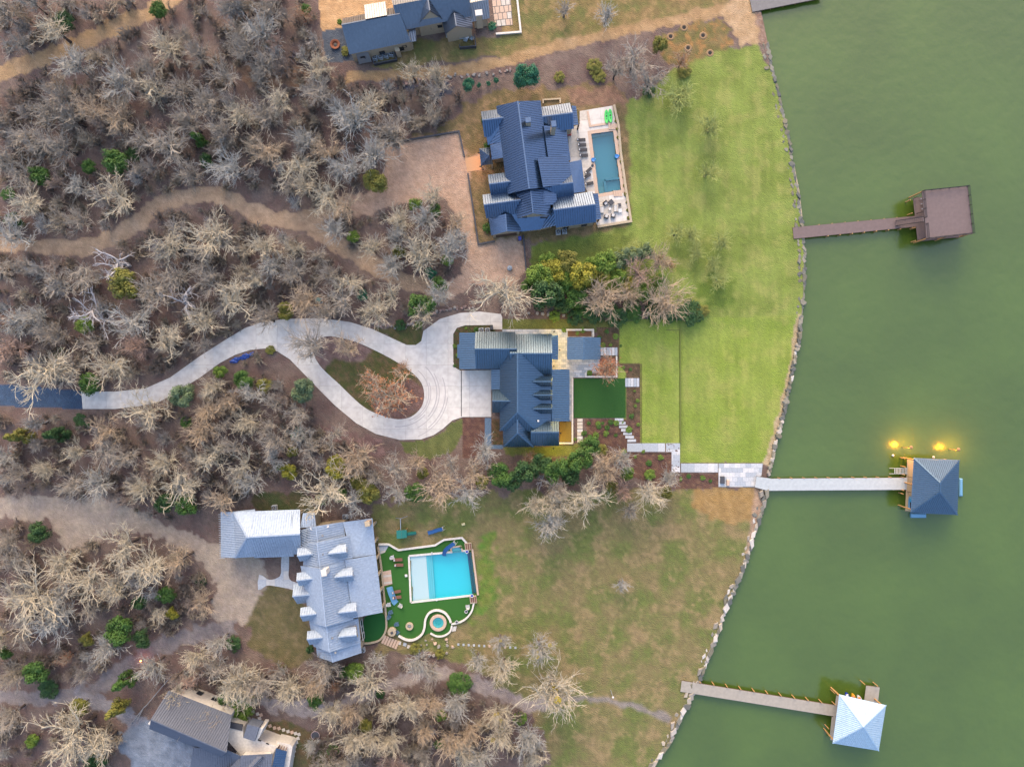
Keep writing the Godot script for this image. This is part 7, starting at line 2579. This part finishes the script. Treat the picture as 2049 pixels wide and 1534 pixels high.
const WOODS := [
	[[-20, -20], [290, -20], [235, 40], [100, 95], [-20, 130]],
	[[-20, 175], [120, 122], [300, 50], [400, -20], [632, -20], [640, 120], [690, 165], [930, 170], [935, 200], [870, 262], [760, 290], [745, 370], [650, 405], [560, 420], [440, 372], [360, 372], [290, 410], [220, 455], [100, 475], [-20, 462]],
	[[-20, 512], [110, 515], [220, 505], [330, 430], [430, 412], [520, 452], [620, 500], [740, 562], [850, 592], [830, 640], [700, 630], [560, 630], [480, 650], [340, 740], [170, 770], [-20, 755]],
	[[-20, 835], [160, 830], [320, 815], [440, 745], [530, 710], [590, 780], [690, 870], [760, 900], [740, 985], [620, 985], [440, 1005], [330, 1040], [150, 985], [-20, 985]],
	[[-20, 1045], [80, 1052], [130, 1110], [210, 1075], [330, 1090], [400, 1130], [425, 1200], [400, 1255], [250, 1290], [190, 1350], [-20, 1372]],
	[[-20, 1415], [140, 1412], [230, 1440], [240, 1480], [215, 1550], [-20, 1550]],
	[[330, 1310], [500, 1345], [640, 1335], [800, 1315], [880, 1325], [780, 1355], [600, 1400], [500, 1395], [480, 1430], [360, 1385], [300, 1345]],
	[[600, 1545], [660, 1440], [780, 1385], [900, 1375], [1010, 1410], [1080, 1450], [1090, 1545]],
	[[640, 430], [720, 440], [830, 410], [890, 405], [925, 470], [925, 530], [870, 560], [760, 530], [690, 490]],
]

func build_plants() -> void:
	var r := RandomNumberGenerator.new()
	r.seed = 99
	M.trunk = textured(mat(P(98, 84, 76), 0.95), noise_texture(0.1, 0.6, 1.35, 4, 512, 91), 1.5)
	var bark := []
	var words := ["cream bare tree", "silvery bare tree", "tan bare tree", "ash grey bare tree", "pinkish bare tree", "greenish bare sapling"]
	for c in [P(232, 221, 194), P(210, 209, 200), P(220, 198, 168), P(198, 189, 174), P(204, 174, 156), P(184, 198, 112)]:
		bark.append(mat(c, 0.9, 0.0, true))
	var bursts := []
	var oaks := []
	var vases := []
	var snags := []
	for k in 6:
		bursts.append(bare_tree("burst", 10 + k))
	for k in 5:
		oaks.append(bare_tree("oak", 30 + k))
	for k in 3:
		vases.append(bare_tree("vase", 50 + k))
	for k in 2:
		snags.append(bare_tree("snag", 70 + k))
	var rust_leaf := shrub_leaf(P(196, 128, 84))
	var gt := "bare winter trees"
	# [x, y, crown radius in pixels, shape, tone] of trees one can point to
	var list := [
		[1000, 580, 62, "o", 0], [1205, 598, 40, "b", 2], [1330, 602, 46, "b", 2], [1257, 590, 28, "b", 2], [1282, 545, 36, "o", 4], [1322, 520, 26, "b", 2], [1245, 510, 22, "v", 5], [1290, 500, 22, "v", 5],
		[1440, 560, 19, "v", 5], [1360, 190, 30, "v", 5], [1425, 250, 24, "v", 5], [1418, 343, 22, "v", 5], [1355, 465, 19, "v", 5], [1387, 468, 19, "v", 5], [1447, 482, 22, "v", 5], [1396, 505, 18, "v", 5], [1430, 525, 16, "v", 5],
		[1172, 992, 48, "o", 0], [1115, 1012, 31, "b", 0], [1070, 1012, 24, "b", 0], [1103, 1050, 28, "b", 1], [1112, 980, 24, "b", 3], [1215, 925, 38, "o", 2], [1243, 918, 22, "b", 1], [1212, 950, 24, "b", 2], [1300, 985, 38, "o", 0], [1337, 957, 19, "b", 1], [1265, 1020, 18, "b", 3], [1245, 985, 20, "b", 4],
		[717, 920, 38, "b", 2], [790, 940, 36, "o", 3], [750, 955, 22, "b", 3], [790, 985, 24, "o", 1], [880, 972, 38, "b", 2], [935, 988, 34, "o", 1], [900, 930, 28, "o", 3], [952, 948, 35, "o", 2], [970, 905, 28, "b", 1], [835, 925, 20, "b", 2], [650, 985, 56, "o", 0], [705, 1010, 30, "o", 1], [545, 920, 28, "o", 1], [500, 965, 26, "b", 1], [615, 905, 30, "o", 3], [600, 870, 24, "b", 1],
		[625, 690, 46, "o", 3], [697, 697, 30, "o", 2],
		[800, 440, 32, "b", 0], [850, 437, 30, "b", 1], [868, 388, 26, "o", 0], [740, 495, 26, "b", 0], [795, 475, 24, "b", 1], [845, 512, 38, "b", 0], [898, 500, 36, "o", 1], [910, 450, 28, "o", 2], [925, 480, 26, "o", 1],
		[885, 590, 28, "o", 1], [845, 627, 25, "b", 0], [780, 590, 30, "o", 0], [750, 622, 33, "b", 0], [782, 530, 26, "b", 1],
		[700, 330, 36, "o", 1], [742, 310, 34, "b", 1], [655, 395, 42, "o", 0], [692, 412, 34, "o", 2], [668, 458, 26, "b", 1], [705, 235, 42, "b", 1], [735, 212, 30, "b", 0], [660, 300, 34, "o", 2],
		[425, 475, 46, "b", 0], [335, 490, 42, "o", 0], [462, 602, 44, "o", 0], [262, 645, 46, "o", 1], [75, 745, 66, "o", 0], [215, 737, 46, "o", 0], [330, 680, 36, "o", 0], [408, 642, 30, "b", 0], [610, 610, 34, "b", 2], [540, 535, 28, "b", 1], [590, 500, 24, "o", 0], [290, 820, 46, "o", 0], [505, 790, 30, "o", 1], [430, 778, 24, "b", 0], [420, 915, 36, "o", 0], [355, 970, 42, "o", 0], [195, 970, 32, "b", 1], [495, 845, 26, "b", 0],
		[60, 1200, 66, "o", 0], [100, 1245, 44, "o", 1], [175, 1165, 48, "o", 0], [245, 1090, 46, "o", 0], [300, 1140, 52, "o", 0], [300, 1335, 28, "b", 1], [390, 1315, 29, "b", 0], [436, 1285, 22, "b", 1], [470, 1365, 38, "b", 0], [515, 1372, 30, "b", 3], [402, 1212, 30, "o", 2], [210, 1295, 30, "b", 1],
		[140, 1470, 66, "o", 0], [200, 1490, 44, "o", 0], [350, 1398, 26, "b", 0], [400, 1435, 26, "b", 0], [432, 1440, 22, "b", 2], [482, 1372, 40, "b", 0],
		[1000, 1285, 20, "b", 1, 1], [1080, 1300, 30, "b", 1, 1], [955, 1322, 20, "b", 1], [1008, 1338, 30, "b", 0], [1105, 1385, 50, "b", 0, 2], [840, 1330, 26, "b", 1], [862, 1346, 22, "b", 3], [810, 1410, 32, "b", 0], [862, 1405, 30, "b", 2], [915, 1412, 27, "b", 1], [850, 1465, 26, "b", 2], [900, 1490, 30, "b", 2], [932, 1502, 34, "b", 0], [995, 1430, 26, "b", 0, 1], [1000, 1472, 36, "b", 0, 1], [1056, 1480, 30, "b", 1], [780, 1482, 24, "b", 0], [775, 1422, 24, "b", 0],
		[575, 1375, 30, "b", 0], [632, 1370, 26, "b", 2], [505, 1388, 22, "b", 0, 1], [735, 1370, 36, "b", 0], [660, 1422, 28, "b", 0], [697, 1432, 24, "b", 2], [702, 1482, 26, "b", 0], [746, 1482, 26, "b", 0], [624, 1490, 15, "b", 1],
		[1215, 25, 22, "v", 1], [825, 143, 22, "b", 0], [872, 148, 26, "b", 0], [1270, 118, 44, "o", 3], [1302, 162, 36, "o", 3], [1235, 135, 28, "o", 3], [1243, 1170, 14, "v", 1], [1130, 18, 18, "v", 3],
		[20, 470, 40, "o", 1], [35, 640, 34, "o", 1], [150, 130, 34, "b", 1], [240, 165, 36, "b", 1], [190, 220, 34, "o", 2], [110, 60, 38, "o", 0], [335, 90, 34, "b", 0], [520, 60, 34, "b", 1], [560, 200, 32, "o", 0], [480, 230, 36, "b", 0], [460, 330, 42, "o", 1], [590, 330, 44, "o", 0], [530, 300, 40, "o", 2], [230, 390, 46, "o", 0], [60, 410, 40, "o", 0],
	]
	var spots := []
	for d in list:
		spots.append(Vector3(d[0], d[1], d[2]))
		var set_: Array = {"o": oaks, "b": bursts, "v": vases}[d[3]]
		var proto: Array = set_[r.randi() % set_.size()]
		var tone: int = d[4]
		var t := add_tree(proto, bark[tone], M.trunk, d[0], d[1], d[2], clampf(32.0 / d[2], 0.75, 1.3) * r.randf_range(0.9, 1.1) * ((0.6 if tone == 5 else 0.75) if d[3] == "v" else 1.0), r.randf() * TAU, ("%s %s" % ["big" if d[2] > 40 else ("small" if d[2] < 24 else "mid-sized"), words[tone]]), "tree", "bare_tree", gt)
		if d.size() > 5:
			# mistletoe: yellow-green clumps high in the crown
			var ml := shrub_leaf(P(206, 186, 40))
			for k in 3 + int(d[5]):
				var m := MB.new()
				var c: Vector3 = proto[3][r.randi() % proto[3].size()] * Vector3(0.6, 0.95, 0.6)
				for j in 120:
					var q := Vector3(r.randf_range(-1, 1), r.randf_range(-1, 1), r.randf_range(-1, 1)).limit_length(1.0) * 0.45
					var g := r.randf_range(0.7, 1.25)
					m.col = Color(g, g, g)
					leaf(m, c + q, 0.09, r)
				var o := MeshInstance3D.new()
				o.name = "mistletoe"
				o.mesh = mesh_of(m)
				o.material_override = ml
				t.add_child(o, true)
	# trees that keep rusty leaves
	for d in [[788, 795, 50, "o"], [742, 762, 26, "o"], [1215, 735, 24, "b"], [800, 735, 16, "o"], [132, 1315, 15, "o"], [20, 640, 18, "o"], [1340, 530, 14, "o"], [605, 28, 18, "o"], [1365, 120, 20, "o"], [670, 1375, 12, "b"], [1060, 915, 13, "b"]]:
		spots.append(Vector3(d[0], d[1], d[2]))
		var set_: Array = oaks if d[3] == "o" else bursts
		add_tree(set_[r.randi() % set_.size()], bark[2], M.trunk, d[0], d[1], d[2], clampf(30.0 / d[2], 0.6, 1.2), r.randf() * TAU, "rust-leaved %s tree" % ("large" if d[2] > 40 else "small"), "tree", "leafy_tree", "trees with rusty leaves", rust_leaf)
	# dead bleached snags
	var bleached := mat(P(214, 212, 214), 0.85, 0.0, true)
	for d in [[228, 522, 42], [180, 618, 40], [365, 606, 38], [1085, 962, 22], [205, 640, 34]]:
		spots.append(Vector3(d[0], d[1], d[2]))
		add_tree(snags[r.randi() % 2], bleached, bleached, d[0], d[1], d[2], 0.8, r.randf() * TAU, "bleached dead tree with few limbs", "tree", "dead_tree", "dead trees")
	# evergreens: x, y, radius, tint, shape
	var tints := {"y": P(176, 174, 52), "g": P(84, 130, 44), "d": P(62, 106, 48), "e": P(60, 142, 106), "o": P(150, 150, 62), "b": P(120, 146, 106), "l": P(130, 166, 58)}
	var tint_words := {"y": "yellow-green", "g": "green", "d": "dark green", "e": "emerald", "o": "olive", "b": "grey-green", "l": "bright green"}
	var leafs := {}
	for k in tints:
		leafs[k] = shrub_leaf(tints[k])
	var rounds := []
	var cones := []
	var wides := []
	for k in 4:
		rounds.append(evergreen("round", 200 + k))
	for k in 2:
		cones.append(evergreen("cone", 220 + k))
	for k in 3:
		wides.append(evergreen("wide", 240 + k))
	var ev := [
		[1078, 556, 27, "l", "r"], [1112, 545, 26, "y", "r"], [1166, 553, 28, "y", "r"], [1138, 522, 24, "o", "r"], [1212, 522, 25, "l", "r"], [1092, 592, 32, "d", "r"], [1060, 575, 18, "g", "r"], [1150, 600, 22, "g", "r"], [1190, 625, 22, "d", "w"], [1150, 635, 16, "d", "w"], [1235, 632, 22, "d", "w"], [1270, 630, 16, "g", "w"], [1310, 633, 15, "d", "w"], [1385, 626, 26, "d", "w"], [1355, 626, 18, "d", "w"], [1405, 622, 16, "o", "w"], [1190, 570, 16, "o", "r"], [1285, 585, 18, "l", "r"], [1110, 632, 12, "l", "w"],
		[1095, 520, 18, "l", "r"], [1090, 545, 20, "y", "r"], [1135, 560, 22, "l", "r"], [1150, 540, 18, "y", "r"], [1185, 535, 20, "l", "r"], [1200, 555, 18, "o", "r"], [1120, 580, 22, "g", "r"], [1160, 585, 20, "g", "r"], [1235, 525, 20, "b", "r"], [1260, 512, 20, "b", "r"], [1290, 508, 20, "b", "r"], [1235, 555, 18, "l", "r"], [1255, 570, 16, "y", "r"], [1300, 590, 16, "g", "r"], [1310, 620, 18, "d", "w"], [1340, 628, 18, "d", "w"], [1265, 612, 18, "g", "w"], [1220, 620, 18, "d", "w"], [1165, 622, 18, "g", "w"], [1125, 612, 18, "d", "r"], [1320, 560, 14, "l", "w"], [1365, 610, 14, "l", "w"],
		[1052, 945, 26, "d", "r"], [1110, 937, 28, "g", "r"], [1085, 925, 22, "d", "r"], [1160, 922, 26, "g", "r"], [1180, 893, 22, "g", "r"], [1256, 945, 15, "l", "r"], [1332, 985, 15, "o", "r"], [1302, 950, 11, "l", "w"], [1140, 950, 20, "d", "r"], [1205, 900, 12, "o", "w"], [1225, 975, 14, "o", "r"],
		[675, 936, 25, "y", "r"], [830, 983, 21, "g", "r"], [845, 945, 13, "o", "r"], [963, 963, 15, "y", "r"], [1002, 950, 26, "g", "r"], [1025, 960, 22, "d", "r"], [740, 985, 24, "o", "r"], [577, 943, 17, "y", "r"], [720, 965, 18, "o", "r"], [560, 935, 10, "g", "w"], [585, 905, 12, "o", "r"], [680, 990, 15, "g", "r"], [595, 870, 15, "e", "w"], [640, 1000, 12, "g", "w"],
		[830, 407, 14, "l", "r"], [705, 475, 13, "l", "r"], [798, 505, 14, "o", "r"], [860, 547, 13, "e", "r"], [880, 570, 17, "g", "r"], [872, 420, 14, "g", "r"], [897, 520, 13, "l", "r"], [842, 608, 28, "g", "r"], [752, 362, 24, "o", "r"], [725, 590, 12, "e", "w"], [800, 650, 12, "d", "w"], [838, 650, 9, "l", "r"],
		[245, 570, 31, "o", "r"], [172, 650, 19, "l", "r"], [115, 705, 12, "g", "w"], [180, 765, 24, "g", "r"], [440, 745, 14, "l", "r"], [365, 790, 26, "b", "r"], [488, 760, 20, "g", "r"], [530, 770, 16, "o", "r"], [230, 322, 27, "g", "r"], [178, 332, 15, "g", "r"], [78, 350, 21, "g", "r"], [400, 280, 17, "g", "c"], [412, 322, 15, "d", "r"], [315, 22, 18, "g", "r"], [130, 42, 22, "d", "r"], [268, 308, 15, "d", "r"], [12, 385, 15, "g", "w"], [570, 622, 18, "o", "r"], [605, 780, 24, "b", "r"], [540, 700, 10, "o", "w"], [30, 440, 18, "d", "r"],
		[40, 872, 22, "o", "c"], [113, 868, 20, "d", "c"], [370, 845, 12, "g", "w"], [160, 845, 18, "d", "w"], [370, 1010, 24, "g", "r"], [330, 1005, 20, "d", "r"], [78, 1065, 21, "d", "r"], [240, 1262, 28, "g", "r"], [285, 1276, 20, "d", "r"], [175, 1278, 15, "o", "r"], [70, 1345, 24, "g", "r"], [92, 1382, 20, "d", "w"], [250, 1362, 21, "g", "c"], [160, 1412, 20, "o", "r"], [235, 1417, 20, "o", "c"], [330, 1190, 18, "g", "r"], [345, 1226, 13, "y", "r"], [280, 1205, 16, "d", "r"], [65, 1482, 13, "l", "r"], [190, 1527, 22, "d", "r"], [400, 1165, 12, "d", "w"], [10, 1305, 14, "g", "r"], [465, 1290, 16, "d", "w"],
		[470, 1425, 30, "l", "w"], [450, 1395, 16, "g", "r"], [630, 1400, 18, "g", "r"], [712, 1340, 20, "l", "r"], [690, 1345, 12, "g", "r"], [665, 1505, 14, "g", "w"], [730, 1450, 15, "o", "r"], [880, 1430, 13, "l", "r"], [920, 1372, 24, "g", "w"], [620, 1298, 9, "d", "r"], [760, 1390, 10, "d", "w"], [1040, 1440, 14, "l", "w"], [880, 1490, 12, "g", "w"], [830, 1300, 12, "o", "w"], [880, 1310, 10, "o", "w"],
		[1055, 150, 24, "e", "r"], [1040, 160, 15, "e", "r"], [938, 170, 13, "e", "r"], [958, 170, 5, "e", "r"], [977, 167, 5, "e", "r"], [992, 160, 6, "e", "r"], [1320, 90, 16, "o", "r"], [1200, 150, 14, "o", "w"], [1190, 130, 16, "o", "w"], [818, 40, 6, "g", "w"], [690, 100, 10, "o", "w"], [612, 20, 12, "g", "r"], [680, 45, 7, "l", "r"], [975, 455, 10, "g", "w"], [975, 290, 8, "g", "w"], [968, 240, 8, "d", "w"], [1370, 140, 14, "o", "w"], [1300, 180, 14, "d", "w"], [1120, 152, 12, "o", "w"], [985, 50, 9, "e", "w"], [850, 20, 5, "g", "w"],
	]
	for d in ev:
		if d[2] >= 9:
			spots.append(Vector3(d[0], d[1], d[2] * 1.35))
		var set_: Array = {"r": rounds, "c": cones, "w": wides}[d[4]]
		var big: bool = d[2] >= 14
		add_evergreen(set_[r.randi() % set_.size()], leafs[d[3]], d[0], d[1], d[2], {"r": 1.25, "c": 1.5, "w": 0.6}[d[4]] * r.randf_range(0.85, 1.1), r.randf() * TAU, "%s %s" % [tint_words[d[3]], "evergreen" if big else "leafy shrub"], "evergreen_tree" if big else "shrub", "tree" if big else "shrub", "evergreens" if big else "shrubs")
	# clumps in the garden beds
	var cl := []
	for k in 5:
		cl.append([1195 + k * 13.0, 845])
	for q in [[1172, 868], [1180, 872], [1190, 870], [1215, 868], [1230, 872], [1180, 848], [1200, 856], [1215, 858], [1262, 860], [1246, 735], [1262, 738], [1272, 785], [1276, 800], [1270, 815], [1275, 850], [1152, 880], [1165, 660], [1155, 667], [1200, 672], [1215, 665], [1206, 690], [1225, 690], [1300, 925], [1320, 915], [1270, 915], [1380, 955], [1410, 958], [1425, 965], [1360, 960], [912, 690], [914, 710], [912, 730], [930, 657], [950, 657], [1180, 748], [920, 1094], [1262, 830], [1240, 690], [1235, 672], [1130, 662], [1290, 905], [1248, 905]]:
		cl.append(q)
	for q in cl:
		var l: bool = r.randf() < 0.6
		add_evergreen(wides[r.randi() % 3], leafs["l" if l else "g"], q[0] + r.randf_range(-3, 3), q[1] + r.randf_range(-3, 3), r.randf_range(3.0, 7.0), r.randf_range(0.3, 0.5), r.randf() * TAU, "%s clump in the garden bed" % ("bright green" if l else "green"), "garden_plant", "plant", "plants in the garden beds")
	# grasses along the pool terrace wall
	for k in 14:
		add_evergreen(wides[r.randi() % 3], leafs["o"], lerpf(1233, 1259, k / 13.0), lerpf(225, 436, k / 13.0), r.randf_range(3.0, 5.0), 0.7, r.randf() * TAU, "tawny grass clump along the pool terrace wall", "ornamental_grass", "plant", "grass clumps along the pool wall")
	# fill the woods between them
	var pols := []
	for w in WOODS:
		var p := PackedVector2Array()
		for q in w:
			p.append(Vector2(q[0], q[1]))
		pols.append(p)
	var made := 0
	var tries := 0
	var roads := []
	for d in ground_classes():
		if float(d[8]) > 15.0:
			roads.append([curve(d[7], false, 3), float(d[8]) * 0.5])
	while made < 125 and tries < 30000:
		tries += 1
		var q := Vector2(r.randf_range(-10, 1100), r.randf_range(-10, 1545))
		var inside := false
		for p in pols:
			if Geometry2D.is_point_in_polygon(q, p):
				inside = true
				break
		if not inside:
			continue
		var rad := r.randf_range(20, 38)
		var ok := true
		for s in spots:
			if Vector2(s.x, s.y).distance_to(q) < (s.z + rad) * 0.58:
				ok = false
				break
		if not ok:
			continue
		for rd in roads:
			for c in rd[0]:
				if Vector2(c[0], c[1]).distance_to(q) < rd[1] + rad * 0.95:
					ok = false
		if not ok:
			continue
		spots.append(Vector3(q.x, q.y, rad))
		var set_: Array = oaks if r.randf() < 0.35 else (bursts if r.randf() < 0.8 else vases)
		var tone := r.randi() % 5 if r.randf() < 0.5 else 3
		add_tree(set_[r.randi() % set_.size()], bark[tone], M.trunk, q.x, q.y, rad, clampf(32.0 / rad, 0.8, 1.4) * r.randf_range(0.85, 1.2), r.randf() * TAU, "%s %s" % ["small" if rad < 24 else "mid-sized", words[tone]], "tree", "bare_tree", gt)
		made += 1
	label_plants()
	# slender young trees crowding between the big ones, beyond counting
	var thin_m := mat(Color(1, 1, 1), 0.95, 0.0, true)
	for k in 4:
		var tr := []
		var tries2 := 0
		while tr.size() < 62 and tries2 < 30000:
			tries2 += 1
			var q := Vector2(r.randf_range(-10, 1100), r.randf_range(-10, 1545))
			var inside := false
			for p in pols:
				if Geometry2D.is_point_in_polygon(q, p):
					inside = true
					break
			var rad := r.randf_range(9, 19)
			for d in ev:
				if inside and Vector2(d[0], d[1]).distance_to(q) < d[2] * 0.8 + rad * 0.6:
					inside = false
			for rd in roads:
				for c in rd[0]:
					if inside and Vector2(c[0], c[1]).distance_to(q) < rd[1] + rad * 1.0:
						inside = false
			if not inside:
				continue
			var s: float = rad * 0.095 / float(([bursts[0], vases[1], bursts[3], vases[2]][k])[4])
			var hs := rad * 0.026 * r.randf_range(1.1, 1.6)
			var at := W(q.x, q.y, 6.5 * hs)
			at.y = -0.05
			tr.append(Transform3D(Basis(Vector3.UP, r.randf() * TAU).scaled(Vector3(s, hs, s)), at))
		var src: Array = [bursts[0], vases[1], bursts[3], vases[2]][k]
		for pass_ in 2:
			var mm := MultiMesh.new()
			mm.transform_format = MultiMesh.TRANSFORM_3D
			mm.use_colors = true
			mm.mesh = src[pass_]
			mm.instance_count = tr.size()
			for i in tr.size():
				mm.set_instance_transform(i, tr[i])
				mm.set_instance_color(i, P(110, 96, 88) if pass_ == 0 else [P(190, 184, 176), P(206, 194, 172), P(180, 164, 152), P(198, 198, 194)][(i + k) % 4])
			var o := MultiMeshInstance3D.new()
			o.name = numbered("young_thicket")
			o.multimesh = mm
			o.material_override = thin_m
			add_child(o)
			o.set_meta("kind", "stuff")
			tag(o, "thin leafless young trees crowding the woodland", "thicket", "young woodland thicket")
	# undergrowth: leafless brush over the forest floor, beyond counting
	var bmesh := []
	for k in 3:
		var pr := bare_tree("brush", 300 + k)
		bmesh.append(pr[1])
	var bm := mat(Color(1, 1, 1), 0.95, 0.0, true)
	for k in 3:
		var tr := []
		var cs := []
		var n := 0
		while n < 560:
			var q := Vector2(r.randf_range(-10, 1320), r.randf_range(-10, 1545))
			var inside := false
			for p in pols:
				if Geometry2D.is_point_in_polygon(q, p):
					inside = true
					break
			if not inside:
				continue
			var s := r.randf_range(0.5, 1.3)
			tr.append(Transform3D(Basis(Vector3.UP, r.randf() * TAU).scaled(Vector3(s, s * r.randf_range(0.7, 1.2), s)), W(q.x, q.y, 0.0)))
			var c: Color = [P(172, 160, 146), P(150, 138, 126), P(186, 172, 150), P(160, 144, 132)][r.randi() % 4]
			cs.append(c)
			n += 1
		var mm := MultiMesh.new()
		mm.transform_format = MultiMesh.TRANSFORM_3D
		mm.use_colors = true
		mm.mesh = bmesh[k]
		mm.instance_count = tr.size()
		for i in tr.size():
			mm.set_instance_transform(i, tr[i])
			mm.set_instance_color(i, cs[i])
		var o := MultiMeshInstance3D.new()
		o.name = numbered("undergrowth")
		o.multimesh = mm
		o.material_override = bm
		add_child(o)
		o.set_meta("kind", "stuff")
		tag(o, "leafless brush covering the woodland floor", "undergrowth", "woodland undergrowth")
